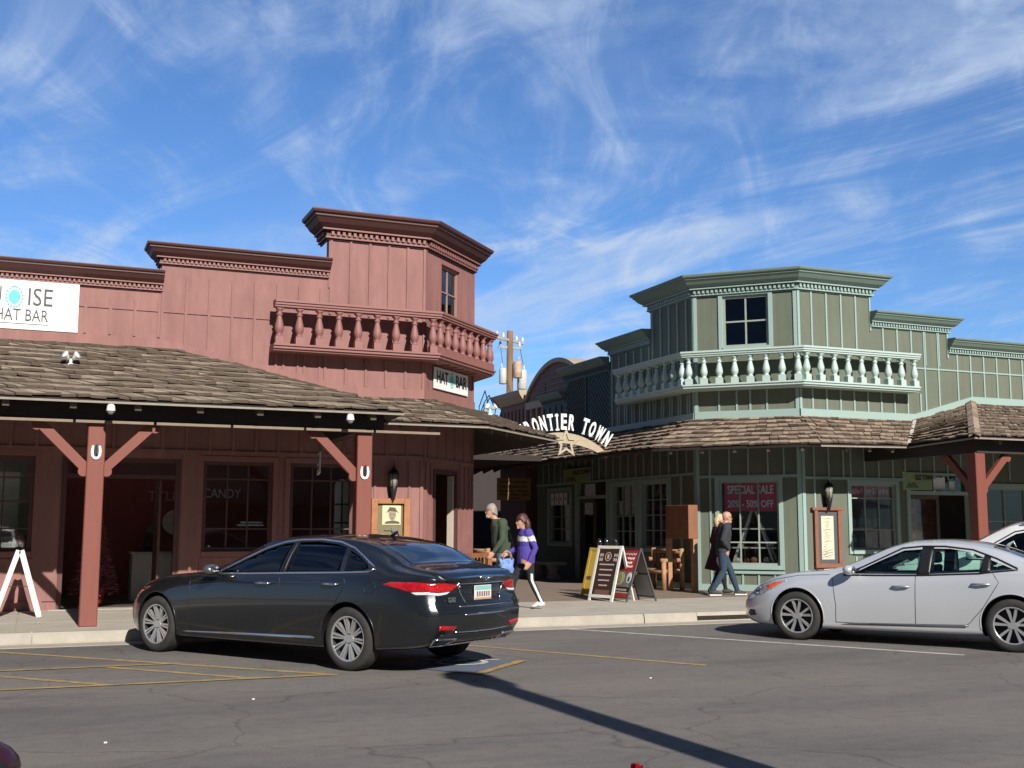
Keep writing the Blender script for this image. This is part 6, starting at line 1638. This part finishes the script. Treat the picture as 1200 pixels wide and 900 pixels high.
for x0, z, lab in ((3.55, 1.62, 'white papers on a shelf in the red shop middle window'),):
    t = thing('shelf', lab, 'shelf', (x0, 21.3, z)); w = MB(); w.box(3.42, 3.92, 21.15, 21.4, 1.52, 1.55); w.build('shelf_board', mat('dark shelf', (.05, .04, .035), .7), t); w = MB(); w.box(3.44, 3.9, 21.12, 21.3, 1.552, 1.58); w.box(3.5, 3.88, 21.12, 21.3, 1.60, 1.63); w.build('paper_stack', M_whitep, t)
mr = thing('shop_mirror', 'arched white framed mirror in the red shop right window', 'mirror', (5.35, 21.6, 1.4))
w = MB(); pts = [(5.28, 1.42), (5.56, 1.42), (5.56, 2.3)] + [(5.42 + .14 * math.cos(a), 2.3 + .14 * math.sin(a)) for a in [math.pi * k / 10 for k in range(1, 10)]] + [(5.28, 2.3)]; k = len(pts)
w.add([(x, 21.38, z) for x, z in pts] + [(x, 21.42, z) for x, z in pts], [tuple(range(k)), tuple(range(2 * k - 1, k - 1, -1))] + [(i, i + k, (i + 1) % k + k, (i + 1) % k) for i in range(k)]); w.build('mirror_frame', M_whitep, mr)
w = MB(); 
for z in (1.6, 1.95): w.box(5.28, 5.56, 21.372, 21.38, z, z + .03)
w.box(5.40, 5.43, 21.371, 21.379, 1.43, 2.4); w.build('mirror_bars', M_ink, mr)
cd = thing('candle_jar', 'red candle jar on the sill of the left red shop window', 'jar', (-.16, 20.95, 1.15))
w = MB(); w.smooth = True; w.lathe([(.07, 0), (.08, .02), (.08, .22), (.06, .25)], 16, (-.16, 21.02, 1.14)); w.build('jar', mat('red wax', (.55, .12, .10), .4, var=.2), cd)
fx = thing('display_shelf', 'cream display shelf along the bottom of the left red shop window', 'shelf', (-1.3, 21.1, 1.1)); w = MB(); w.box(-2.5, -.03, 20.94, 21.3, 1.10, 1.138); w.box(-2.5, -.3, 21.05, 21.12, 1.14, 1.36); w.build('shelf_top', M_cream, fx)

# green shop: banners, ladder, displays
M_banner = mat('maroon banner', (.70, .05, .10), .7, var=.06); M_bantext = mat('banner lettering', (.92, .90, .88), .6, var=.05)
sb = thing('sale_banner', 'maroon banner with grey special sale lettering in the green corner window', 'banner', gC.P(1.2, 0, 1.95))
w = MB(); gC.box(w, .60, 1.75, -.145, -.138, 1.90, 2.53); w.build('banner_cloth', M_banner, sb)
w = MB(); gC.text(w, 'SPECIAL SALE', .26, 1.175, 2.37, -.137, depth=.002, fit=1.02, offset=.006); gC.text(w, '20% - 50% OFF', .22, 1.175, 2.06, -.137, depth=.002, fit=1.02, offset=.005); w.build('lettering', M_bantext, sb)
sb = thing('sale_banner', 'maroon strip banner with faint lettering across the top of the green front window', 'banner', gF.P(1.95, 0, 2.22))
w = MB(); gF.box(w, gx(16.76), gx(17.92), -.145, -.138, 2.21, 2.50); w.build('banner_cloth', M_banner, sb)
w = MB(); gF.text(w, 'Native Pottery & Fine Arts', .20, gx(17.34), 2.36, -.137, depth=.002, fit=1.06, offset=.003); w.build('lettering', M_bantext, sb)
sb = thing('sale_banner', 'red vertical sale banner hanging in the doorway behind the silver sedan', 'banner', (18.55, 20.7, 1))
w = MB(); w.box(18.40, 18.72, 20.70, 20.71, .9, 2.12); w.build('banner_cloth', mat('red sale cloth', (.75, .05, .06), .7), sb)
w = MB()
for tx, z, s_ in (('SALE', 1.92, .13), ('50%', 1.62, .15), ('70%', 1.36, .15), ('OFF', 1.10, .14)): add_text(w, tx, s_, (18.56, 20.70, z), (1, 0, 0), (0, -1, 0), depth=.002, sx=.8)
w.build('lettering', M_bantext, sb)
ld = thing('display_ladder', 'white wooden step ladder display inside the green corner window', 'ladder', gC.P(1.2, -.6, .5))
w = MB()
for s in (-1, 1):
    for d in (-.35, -.75): w.bar(gC.P(1.17 + s * .46, d - (.15 if d < -.5 else 0), .72), gC.P(1.17 + s * .05, -.5, 1.90), .045, .075, gC.N)
w.build('ladder_rails', M_wood_w, ld)
for z, hw in ((.74, .62), (1.08, .52), (1.50, .45)):
    w = MB(); gC.box(w, 1.17 - hw, 1.17 + hw, -.85, -.33, z, z + .03); w.build('shelf_board', M_wood_w, ld)
rnd = random.Random(9)
for k, (u, z, m_, s_) in enumerate(((.80, .77, 'white pottery', .07), (1.0, .77, 'terracotta pottery', .06), (1.16, .77, 'terracotta pottery', .085), (1.45, .77, 'white pottery', .08), (1.55, 1.11, 'white pottery', .075), (.85, 1.11, 'terracotta pottery', .06), (1.25, 1.11, 'black pottery', .07))):
    t = thing('pot', ('squat white pot on the lowest shelf, left end', 'small terracotta pot second from the left on the lowest ladder shelf', 'larger terracotta pot in the middle of the lowest ladder shelf', 'round white pot on the lowest ladder shelf, right end', 'white pot at the right end of the middle ladder shelf', 'terracotta pot at the left end of the middle ladder shelf', 'black pot in the middle of the middle ladder shelf')[k], 'pot', gC.P(u, -.5, z), 'pots on the window ladder')
    w = MB(); w.smooth = True; w.lathe([(s_ * .5, 0), (s_ * .95, s_ * .5), (s_, s_ * .9), (s_ * .6, s_ * 1.4), (s_ * .65, s_ * 1.55)], 14, gC.P(u, -.45, z))
    w.build('pot_body', {'white pottery': mat('white pottery', (.7, .68, .62), .5), 'terracotta pottery': mat('terracotta pottery', (.4, .16, .09), .7), 'black pottery': mat('black pottery', (.03, .03, .03), .3)}[m_], t)
bust_m = mat('grey velvet bust', (.22, .22, .22), .9, var=.1)
for k in range(9):
    u = gx(16.86 + (k % 5) * .21); z = 1.52 if k < 5 else 1.08; zz = z
    t = thing('necklace_bust', 'grey jewellery bust in the green front window display', 'bust', gF.P(u, -.4, zz), 'jewellery busts in the green front window')
    w = MB(); h = .26 if k % 2 else .32; F = gF
    pr = [(u - .075, zz + .03), (u + .075, zz + .03), (u + .07, zz + h * .6), (u + .025, zz + h * .75), (u + .02, zz + h), (u - .02, zz + h), (u - .025, zz + h * .75), (u - .07, zz + h * .6)]
    F.poly(w, pr, -.42, -.36); w.build('bust', bust_m, t, bevel=.012)
    w = MB(); w.smooth = True; w.tube([F.P(u + math.sin(a) * .05, -.352, zz + h * .62 - math.cos(a) * .09 * (1 if math.cos(a) > 0 else .4)) for a in [2 * math.pi * i / 12 for i in range(13)]], .007, 5, False); w.build('necklace', M_turq if k % 3 else M_chrome, t)
t = thing('display_shelf', 'pale shelf carrying the jewellery busts in the green front window', 'shelf', gF.P(1.9, -.4, 1.1)); w = MB(); gF.box(w, gx(16.75), gx(17.94), -.6, -.25, 1.05, 1.10); gF.box(w, gx(16.75), gx(17.5), -.6, -.25, 1.52, 1.545); w.build('shelf_board', M_cream, t)
t = thing('display_shelf', 'tall dark shelves of boxed goods inside the green shop doorway', 'shelf', (19.4, 22.4, .16)); w = MB(); 
for k in range(5): w.box(18.5, 20.6, 22.3, 22.7, .3 + k * .45, .34 + k * .45)
w.build('shelf_board', mat('brown shelf', (.12, .075, .05), .7), t); w = MB(); rnd = random.Random(3)
for k in range(5):
    x = 18.55
    while x < 20.5: bw = rnd.uniform(.06, .16); w.box(x, x + bw * .85, 22.32, 22.5, .342 + k * .45, .342 + k * .45 + rnd.uniform(.1, .3)); x += bw
w.build('boxed_goods', mat('mixed goods', (.3, .24, .2), .7, island=.9, col2=(.05, .05, .06), var=0), t)
# posters and signs on the green building
pf = thing('framed_poster', 'tall reddish framed cream poster on the sage green wall beside the sale window', 'picture', gF.P(.61, 0, .74))
w = MB(); u0, u1 = gx(15.66), gx(16.37)
gF.box(w, u0, u0 + .09, .026, .085, .74, 1.92); gF.box(w, u1 - .09, u1, .026, .085, .74, 1.92); gF.box(w, u0 - .06, u1 + .06, .026, .10, 1.92, 1.985); gF.box(w, u0, u1, .026, .088, .68, .77); w.build('frame', mat('reddish frame wood', (.26, .10, .065), .6, var=.2, vscale=8), pf, bevel=.006)
w = MB(); gF.box(w, u0 + .09, u1 - .09, .026, .04, .77, 1.92); w.build('mount', mat('slate mount', (.085, .085, .09), .8), pf)
w = MB(); gF.box(w, u0 + .19, u1 - .19, .041, .046, .86, 1.80); pp = w.build('poster_sheet', mat('cream paper', (.62, .57, .44), .7, var=.08), pf)
w = MB(); rnd = random.Random(6)
for k in range(26):
    z = 1.74 - k * .033; u = u0 + .22 + rnd.uniform(0, .12); L_ = rnd.uniform(.04, .16); sl = rnd.uniform(-.03, .05); w.bar(gF.P(u, .048, z), gF.P(min(u + L_, u1 - .21), .048, z + sl), .003, .009, gF.N)
for k in range(3): w.bar(gF.P(u0 + .21, .048, 1.02 - k * .055), gF.P(u1 - .23, .048, 1.075 - k * .055), .003, .02, gF.N)
w.build('pen_drawing', inkb, pp)
def shop_board(label, F, u0, u1, z0, z1, d0, d1):
    t = thing('shop_sign', label, 'sign', F.P((u0 + u1) / 2, d0, z0)); w = MB(); F.box(w, u0, u1, d0, d1, z0, z1); w.build('board', mat('light green sign', (.27, .37, .165), .6, var=.1, vscale=3), t)
    w = MB(); m_ = u0 + (u1 - u0) * .18; F.poly(w, [(u0 + .06 * (u1 - u0), z0 + .12 * (z1 - z0)), (m_, z0 + .5 * (z1 - z0)), (m_ + .06 * (u1 - u0), z0 + .3 * (z1 - z0)), (m_ + .14 * (u1 - u0), z0 + .6 * (z1 - z0)), (m_ + .34 * (u1 - u0), z0 + .12 * (z1 - z0))], d1 + .001, d1 + .004); w.build('hill_drawing', mat('sign hill green', (.10, .16, .05), .6), t)
    w = MB(); F.poly(w, [(u0 + (u1 - u0) * (.32 + .07 * math.cos(a)), z0 + (z1 - z0) * (.56 + .13 * math.sin(a))) for a in [2 * math.pi * k / 16 for k in range(16)]], d1 + .0045, d1 + .006); w.build('sun_drawing', mat('sign sun', (.5, .35, .05), .6), t)
    w = MB(); F.text(w, 'OLD TOWN', (z1 - z0) * .40, u0 + (u1 - u0) * .70, z0 + (z1 - z0) * .70, d1 + .001, depth=.002, sx=.62 * (u1 - u0) / (z1 - z0) / 2.2, offset=.006); w.build('lettering', mat('dark brown lettering', (.06, .025, .015), .6), t)
shop_board('light green hill sign hanging over the green front doorway by the red post', gF, gx(16.86), gx(17.62), 2.34, 2.71, 1.5, 1.53)
shop_board('light green hill sign over the green alley doorway', gA, ga(29.0), ga(27.35), 2.74, 3.14, .06, .09)
t = thing('paper_notices', 'three white paper notices above the green front doorway', 'notice', gF.P(gx(19.2), 0, 2.4)); 
for a, b, c in ((19.15, 19.5, 2.70), (19.62, 19.78, 2.62), (18.45, 18.85, 2.48)):
    w = MB(); gF.box(w, gx(a), gx(b), -.09, -.088, 2.41, c); w.build('paper', M_whitep, t)
t = thing('sale_letters', 'grey sale letters in the green alley window nearest the corner', 'lettering', gA.P(ga(24), 0, 2.3)); w = MB(); gA.text(w, 'SALE', .34, ga(24.05), 2.39, -.165, depth=.004, sx=.95, offset=.01); w.build('letters', mat('pale letters', (.45, .45, .42), .6), t)
t = thing('white_panels', 'row of four bright white panels high in the far alley window', 'notice', gA.P(ga(29.4), 0, 2.3))
for k in range(4):
    w = MB(); u = ga(30.02) + k * .295; gA.box(w, u, u + .225, .01, .02, 2.16, 2.50); q = w.build('panel', M_whitep, t); w = MB(); gA.box(w, u + .09, u + .135, .0205, .023, 2.29, 2.37); w.build('mark', M_ink, q)
t = thing('wares', 'dim rows of goods behind the alley windows of the green shop', 'goods', (XG + .5, 24.5, 1)); w = MB(); rnd = random.Random(8)
for y in [23.6 + .16 * k for k in range(17)]:
    for z in (1.1, 1.5, 1.95): w.box(XG + .35, XG + .45, y, y + .09, z, z + rnd.uniform(.08, .26))
o_ = w.build('goods', MATS['mixed goods'], t)
ys = thing('hanging_sign', 'yellow directory board with dark lettering lines hanging in the alley', 'sign', (12.4, 29.5, 2.3))
ysF = Face((11.86, 29.5, 0), (1, -.1, 0), (-.1, -1, 0))
w = MB(); ysF.box(w, 0, .98, 0, .03, 2.28, 2.90); w.build('board', mat('ochre board', (.22, .13, .03), .6, var=.15), ys)
w = MB()
for z, segs in ((2.79, ((.08, .42), (.48, .9))), (2.66, ((.1, .88),)), (2.54, ((.08, .5), (.58, .9))), (2.44, ((.08, .3), (.36, .62), (.7, .92))), (2.34, ((.34, .66),))):
    for a, b in segs:
        x = a
        while x < b: ysF.box(w, x, min(b, x + .035), .031, .034, z - .028, z + .028); x += .046
w.build('lettering', mat('dark brown lettering', (.06, .025, .015), .6), ys)
w = MB(); w.tube([ysF.P(.1, .015, 2.9), ysF.P(.1, .015, 3.3)], .006, 5); w.tube([ysF.P(.88, .015, 2.9), ysF.P(.88, .015, 3.3)], .006, 5); w.build('wires', M_black, ys)

# sandwich boards on the pavement
def easel(name, label, p0, p1, lean, h, m_frame, fw):
    """A folding board: front panel foot from p0 to p1, back legs behind; returns the thing and a Face-like mapper on the front panel."""
    a, b = Vector((*p0, .152)), Vector((*p1, .152)); ux = (b - a).normalized(); nz = Vector((ux.y, -ux.x, 0)); W_ = (b - a).length
    t = thing(name, label, 'sandwich board', tuple((a + b) / 2))
    def Q(u, v, d=0): return a + ux * (u * W_) + (Vector((0, 0, h)) - nz * lean) * v + nz * d
    def B(u, v, d=0): return a - nz * (lean * 2) + ux * (u * W_) + (Vector((0, 0, h)) + nz * lean) * v + nz * d
    def slab(mb, M_, u0, u1, v0, v1, d0, d1): mb.prism([M_(u0, v0, d1), M_(u1, v0, d1), M_(u1, v0, d0), M_(u0, v0, d0), M_(u0, v1, d1), M_(u1, v1, d1), M_(u1, v1, d0), M_(u0, v1, d0)])
    for M_, s in ((Q, 1), (B, -1)):
        w = MB(); e = fw / W_; f = fw / h
        slab(w, M_, 0, e, 0, 1, -.015, .015); slab(w, M_, 1 - e, 1, 0, 1, -.015, .015); slab(w, M_, e, 1 - e, 1 - f, .998, -.014, .014); slab(w, M_, e, 1 - e, .06, .06 + f, -.014, .014)
        if s < 0: slab(w, M_, e, 1 - e, .5, .5 + f * .6, -.013, .013)
        w.build('front_frame' if s > 0 else 'rear_frame', m_frame, t)
    return t, Q, B, slab, W_, ux, nz
M_menu = mat('dark brown menu board', (.045, .020, .018), .6, var=.1); M_chalk = mat('pale menu print', (.52, .42, .38), .7)
t, Q, B, slab, W_, ux, nz = easel('sandwich_board', 'white framed dark menu board on the pavement between the yellow and red boards', (9.93, 19.97), (10.13, 19.35), .30, 1.04, M_wood_w, .055)
w = MB(); slab(w, Q, .10, .90, .11, .94, -.006, .006); mp_ = w.build('menu_panel', M_menu, t); w = MB(); slab(w, B, .10, .90, .11, .94, -.006, .006); w.build('rear_panel', M_menu, t)
w = MB()
def circ(u, v, r0, r1, n=24):
    for i in range(n):
        a0, a1 = 2 * math.pi * i / n, 2 * math.pi * (i + 1) / n
        q = [Q(u + math.cos(a) * r_ / W_, v + math.sin(a) * r_ / 1.04, .008) for a, r_ in ((a0, r0), (a0, r1), (a1, r1), (a1, r0))]; w.add(q + [p + nz * .003 for p in q], [(0, 1, 2, 3), (4, 5, 6, 7), (0, 1, 5, 4), (1, 2, 6, 5), (2, 3, 7, 6), (3, 0, 4, 7)])
circ(.5, .80, .070, .085)
for u in (.18, .26, .76, .84):
    for v in (.74, .82): slab(w, Q, u - .025, u + .025, v - .02, v + .035, .007, .010)
slab(w, Q, .46, .54, .76, .84, .007, .010)
for v, a, b in ((.645, .2, .8), (.55, .24, .76), (.455, .24, .74), (.36, .26, .72), (.27, .32, .66)):
    u = a
    while u < b: slab(w, Q, u, min(b, u + .055), v, v + .024, .007, .010); u += .066
w.build('menu_print', M_chalk, mp_)
w = MB(); slab(w, Q, .2, .8, .12, .20, .007, .009); w.build('menu_footer', mat('brown footer', (.16, .08, .06), .7), mp_)
M_grey = mat('grey metal board frame', (.10, .105, .11), .5, .4, var=.1)
t, Q, B, slab, W_, ux, nz = easel('sandwich_board', 'red food poster board with a plain grey back on the pavement before the log bench', (10.28, 19.76), (10.34, 19.17), .34, 1.0, M_grey, .025)
w = MB(); slab(w, Q, .04, .96, .56, .985, -.005, .006); rp = w.build('poster_red', mat('poster red', (.48, .035, .035), .6, var=.1, vscale=6), t)
w = MB(); 
for v, a, b, th_ in ((.88, .18, .85, .022), (.80, .40, .80, .03), (.72, .35, .72, .03), (.65, .5, .8, .015)):
    n_ = 14; pr_ = None
    for i in range(n_ + 1):
        u = a + (b - a) * i / n_; p = Q(u, v + .02 * math.sin(i * 1.9) , .009)
        if pr_ is not None: w.bar(pr_, p, .004, th_ * .6, nz.cross(ux))
        pr_ = p
w.build('script_lettering', M_whitep, rp)
w = MB(); slab(w, Q, .04, .96, .27, .56, -.005, .006); fp = w.build('poster_photo', mat('poster photo ground', (.30, .28, .26), .6, var=.33, vscale=12, col2=(.09, .08, .08)), t)
def blob(u, v, ru, rv, m, d, name, par):
    w = MB(); n_ = 20; ring = [Q(u + math.cos(2 * math.pi * i / n_) * ru, v + math.sin(2 * math.pi * i / n_) * rv, d) for i in range(n_)]; w.add(ring + [p + nz * .004 for p in ring], [tuple(range(n_)), tuple(range(2 * n_ - 1, n_ - 1, -1))] + [(i, i + n_, (i + 1) % n_ + n_, (i + 1) % n_) for i in range(n_)]); w.build(name, m, par)
blob(.30, .42, .22, .125, mat('bun cream', (.55, .47, .28), .6, var=.2, vscale=20), .0075, 'bun_picture', fp); blob(.28, .43, .15, .085, mat('salad green', (.24, .30, .09), .6, var=.3, vscale=30, col2=(.45, .42, .25)), .0125, 'filling_picture', fp)
blob(.78, .44, .13, .10, M_whitep, .0075, 'plate_picture', fp); blob(.80, .42, .05, .05, mat('dark sauce', (.08, .06, .05), .5), .0125, 'sauce_picture', fp)
w = MB(); slab(w, Q, .04, .96, .155, .27, -.005, .006); bp_ = w.build('poster_black', mat('poster black', (.02, .018, .02), .6), t); w = MB(); slab(w, Q, .2, .8, .20, .235, .007, .009); slab(w, Q, .04, .96, .155, .18, .007, .009); w.build('black_band_print', M_chalk, bp_)
w = MB(); slab(w, Q, .04, .96, .07, .155, -.005, .006); w.build('poster_foot', MATS['poster red'], t)
w = MB(); slab(w, B, .05, .95, .08, .49, -.005, .005); slab(w, B, .05, .95, .53, .97, -.005, .005); w.build('rear_panel', mat('plain grey panel', (.30, .30, .30), .6, var=.08), t)
t, Q, B, slab, W_, ux, nz = easel('sandwich_board', 'yellow folding board mostly hidden behind the white framed menu board', (10.30, 21.05), (10.46, 20.5), .28, .98, mat('yellow board frame', (.48, .33, .05), .6, var=.1), .06)
w = MB(); slab(w, Q, .1, .9, .1, .95, -.006, .006); yp = w.build('front_panel', mat('yellow panel', (.52, .36, .05), .6, var=.1), t); w = MB(); slab(w, Q, .05, .35, .35, .42, .007, .009); w.build('dark_mark', inkb, yp)
w = MB(); slab(w, B, .1, .9, .1, .95, -.006, .006); w.build('rear_panel', MATS['yellow panel'], t)
for k, (x, y) in enumerate(((11.02, 21.6), (11.19, 21.62), (11.34, 21.5))):
    t = thing('hitching_post', ('black iron post behind the yellow board', 'black iron post in the middle behind the menu board', 'black iron post nearest the red food poster board')[k], 'post', (x, y, .15), 'black iron posts behind the sandwich boards')
    w = MB(); w.smooth = True; w.lathe([(.07, 0), (.05, .06), (.04, .1), (.035, .95), (.055, .98), (.035, 1.0)], 12, (x, y, .152)); w.build('shaft', M_black, t)
    w = MB(); w.smooth = True; w.ball((x, y, 1.22), .065, .06, .09, 14, 10); w.build('head', mat('glossy black iron', (.012, .012, .014), .12, var=0, coat=1), t)

# log benches, timber box, stone bench, rails
M_log = mat('peeled log wood', (.42, .235, .125), .65, var=.25, vscale=7, bump=.3, bscale=18, col2=(.24, .12, .06))
def log_bench(label, x, y, rz, L_=1.5):
    t = local_thing('log_bench', label, 'bench', 'log benches in the courtyard')
    for s in (-1, 1):
        for yy, h in ((-.24, .66), (.22, .92)):
            w = MB(); w.smooth = True; w.tube([(s * L_ / 2, yy, 0), (s * L_ / 2, yy, h)], .055, 10); w.build('leg', M_log, t)
        w = MB(); w.smooth = True; w.tube([(s * L_ / 2, -.32, .66), (s * L_ / 2, .26, .66)], .048, 10); w.build('armrest', M_log, t)
    w = MB(); w.smooth = True
    for k in range(4): w.tube([(-L_ / 2, -.2 + k * .13, .42), (L_ / 2, -.2 + k * .13, .42)], .055, 10)
    w.build('seat', M_log, t)
    w = MB(); w.smooth = True; w.tube([(-L_ / 2, .22, .85), (L_ / 2, .22, .85)], .05, 10)
    for k in range(7): w.tube([(-L_ / 2 + (k + .5) * L_ / 7, .22, .42), (-L_ / 2 + (k + .5) * L_ / 7, .22, .85)], .032, 8)
    w.build('backrest', M_log, t)
    place(t, x, y, rz, .152); return t
log_bench('log bench against the green alley wall beside the timber box', 13.22, 22.95, -90, 1.25)
log_bench('log bench beyond the red corner behind the grey haired man', 9.6, 24.6, 90, 1.5)
M_boxw = mat('red brown timber box', (.27, .105, .05), .6, var=.2, vscale=5, vstretch=(1, 1, .3), bump=.2, bscale=25)
t = thing('timber_box', 'red brown square timber box raised on posts by the green corner', 'box', (13.2, 22.0, 1.28))
w = MB(); w.box(13.08, 13.32, 21.42, 22.40, 1.30, 2.03); w.build('box_body', M_boxw, t, bevel=.008)
w = MB()
for x, y in ((13.25, 21.48), (13.13, 22.34)): 
    q = MB(); q.box(x - .055, x + .055, y - .055, y + .055, .152, 1.30); q.build('leg', M_log, t)
t = thing('stone_bench', 'pale stone bench with two pedestals under the far alley window', 'bench', (13.0, 28.6, .15))
M_stone = mat('grey cast stone', (.30, .30, .27), .85, var=.2, vscale=6, bump=.2, bscale=40)
w = MB(); w.box(12.75, 13.25, 27.9, 29.5, .53, .62); w.build('seat', M_stone, t, bevel=.015)
for y in (28.25, 29.15):
    w = MB(); w.lathe([(.20, .152), (.20, .2), (.13, .3), (.13, .38), (.19, .5), (.19, .53)], 16, (13.0, y, 0)); w.build('leg', M_stone, t)
t = thing('wooden_rail', 'dark red wooden hitching rail by the red corner doorway', 'rail', (8.2, 21.4, .15))
w = MB(); w.bar((7.75, 21.2, .98), (8.75, 22.0, .98), .09, .09); w.build('top_rail', M_boxw, t)
for p in ((7.85, 21.28), (8.65, 21.92)):
    w = MB(); w.box(p[0] - .045, p[0] + .045, p[1] - .045, p[1] + .045, .152, .94); w.build('leg', M_boxw, t)

# utility pole far behind
PX, PY = 20.75, 50.0
t = thing('utility_pole', 'weathered timber utility pole with transformers behind the arched building', 'utility pole', (PX, PY, 0))
M_rust = mat('rusty weathered pole', (.27, .15, .075), .85, var=.33, vscale=1.2, vstretch=(1, 1, .5), bump=.3, col2=(.09, .065, .05))
w = MB(); w.smooth = True; w.tube([(PX, PY, 0), (PX, PY, 10.9)], [.20, .15], 12); w.build('pole', M_rust, t)
d = Vector((.85, .53, 0))
w = MB(); w.bar(Vector((PX, PY, 10.45)) - d * 1.15, Vector((PX, PY, 10.45)) + d * 1.15, .10, .12); w.bar(Vector((PX, PY, 10.1)) - Vector((.6, 0, 0)), Vector((PX, PY, 10.1)) + Vector((.6, 0, 0)), .08, .1)
ca = w.build('crossarm', mat('grey crossarm', (.40, .38, .35), .8, var=.2), t)
for p in [Vector((PX, PY, 10.51)) + d * k for k in (-1.05, -.55, .55, 1.05)] + [Vector((PX + k, PY, 10.15)) for k in (-.5, .5)]:
    w = MB(); w.smooth = True; w.lathe([(.05, 0), (.075, .05), (.05, .08), (.075, .13), (.04, .18), (.03, .24)], 10, p); w.build('insulator', mat('white porcelain', (.68, .68, .66), .3), ca)
for dx, dy, z, h, r_, m_ in ((-.40, -.1, 8.3, .75, .18, mat('pale transformer', (.55, .56, .54), .5, var=.15)), (.28, -.30, 8.6, .8, .21, mat('rusty transformer', (.40, .22, .10), .7, var=.33, vscale=3, col2=(.55, .5, .45))), (.68, .1, 8.1, .95, .24, MATS['pale transformer'])):
    w = MB(); w.smooth = True; w.lathe([(r_ * .9, 0), (r_, .04), (r_, h - .06), (r_ * .9, h), (r_ * .3, h + .03)], 16, (PX + dx, PY + dy, z)); w.lathe([(.04, h), (.05, h + .1), (.03, h + .25)], 8, (PX + dx * 1.15, PY + dy, z)); w.build('transformer', m_, t)
w = MB()
for (a, b, sag) in (((PX - .5, PY, 10.3), (PX - .4, PY - .1, 9.2), .05), ((PX + .5, PY, 10.3), (PX + .75, PY + .1, 9.3), .05), ((PX - .2, PY, 8.6), (PX - 2.2, PY - 8, 5.6), .5)):
    a, b = Vector(a), Vector(b); w.tube([a.lerp(b, k / 10) - Vector((0, 0, sag * 4 * (k / 10) * (1 - k / 10))) for k in range(11)], .014, 5)
w.build('wires', M_black, t)
t = thing('service_cables', 'tangle of dark service cables rising behind the red corner roof', 'cables', (9.4, 25, 4.0))
w = MB()
for k in range(3): w.tube([(8.6 + k * .1, 22.4 + k * .2, 3.95), (8.9 + k * .12, 23.2, 4.15 + .1 * k), (9.35 + .1 * k, 24.0, 4.62 - .1 * k), (9.7 + .15 * k, 24.6, 4.25), (9.8 + .1 * k, 24.9, 3.9)], .012, 6)
w.build('cables', M_black, t)

# street lamp to the right of the camera, whose shadow crosses the road
t = thing('street_lamp', 'tall timber lamp post throwing the long diagonal shadow across the road', 'street lamp', (4.40, 1.7, 0))
w = MB(); w.smooth = True; w.tube([(4.50, 1.7, 0), (4.50, 1.7, 5.5)], [.165, .14], 14); w.build('pole', M_rust, t)
w = MB(); w.smooth = True; w.lathe([(.06, 0), (.18, .08), (.24, .18), (.24, .5), (.28, .56), (.2, .72), (.05, .85)], 12, (4.50, 1.7, 5.35)); w.build('lamp_head', M_black, t)
# planter with a red flower at the very bottom of the frame
t = thing('potted_flower', 'red flower head just showing at the bottom edge of the road', 'flower', (1.44, 2.63, 0))
w = MB(); w.smooth = True; w.lathe([(.12, 0), (.17, .4), (.18, .42), (.16, .43)], 16, (1.44, 2.63, 0)); w.build('pot', mat('clay pot', (.35, .16, .09), .8, var=.2), t)
w = MB(); w.smooth = True; w.tube([(1.44, 2.63, .4), (1.445, 2.63, .7), (1.44, 2.63, .93)], .006, 6); w.build('stem', mat('green stem', (.06, .12, .03), .7), t)
w = MB(); rnd = random.Random(2)
for k in range(46):
    a = rnd.random() * 6.28; el = rnd.uniform(-.2, 1.4); d = Vector((math.cos(a) * math.cos(el), math.sin(a) * math.cos(el), math.sin(el))); s = Vector((-d.y, d.x, .2)).normalized(); c = Vector((1.44, 2.63, .925)); r_ = .034
    w.add([c + d * .008, c + d * r_ * .7 + s * .011, c + d * r_, c + d * r_ * .7 - s * .011], [(0, 1, 2, 3)])
w.build('petals', mat('red petals', (.35, .008, .012), .6, island=.5), t, recalc=False)
# litter on the road
for k, (x, y) in enumerate(((1.9, 10.6), (3.35, 12.5), (5.95, 10.55), (.55, 8.9))):
    w = MB(); w.box(x, x + .022, y, y + .018, .002, .010); o = w.build('paper_scrap', M_whitep); tag(o, ('tiny white scrap on the road below the yellow hatch lines', 'tiny white scrap between the yellow hatch lines and the dark sedan', 'tiny white scrap on the road right of the painted emblem', 'tiny white scrap on the open road at far left')[k], 'litter', 'paper scraps on the road')
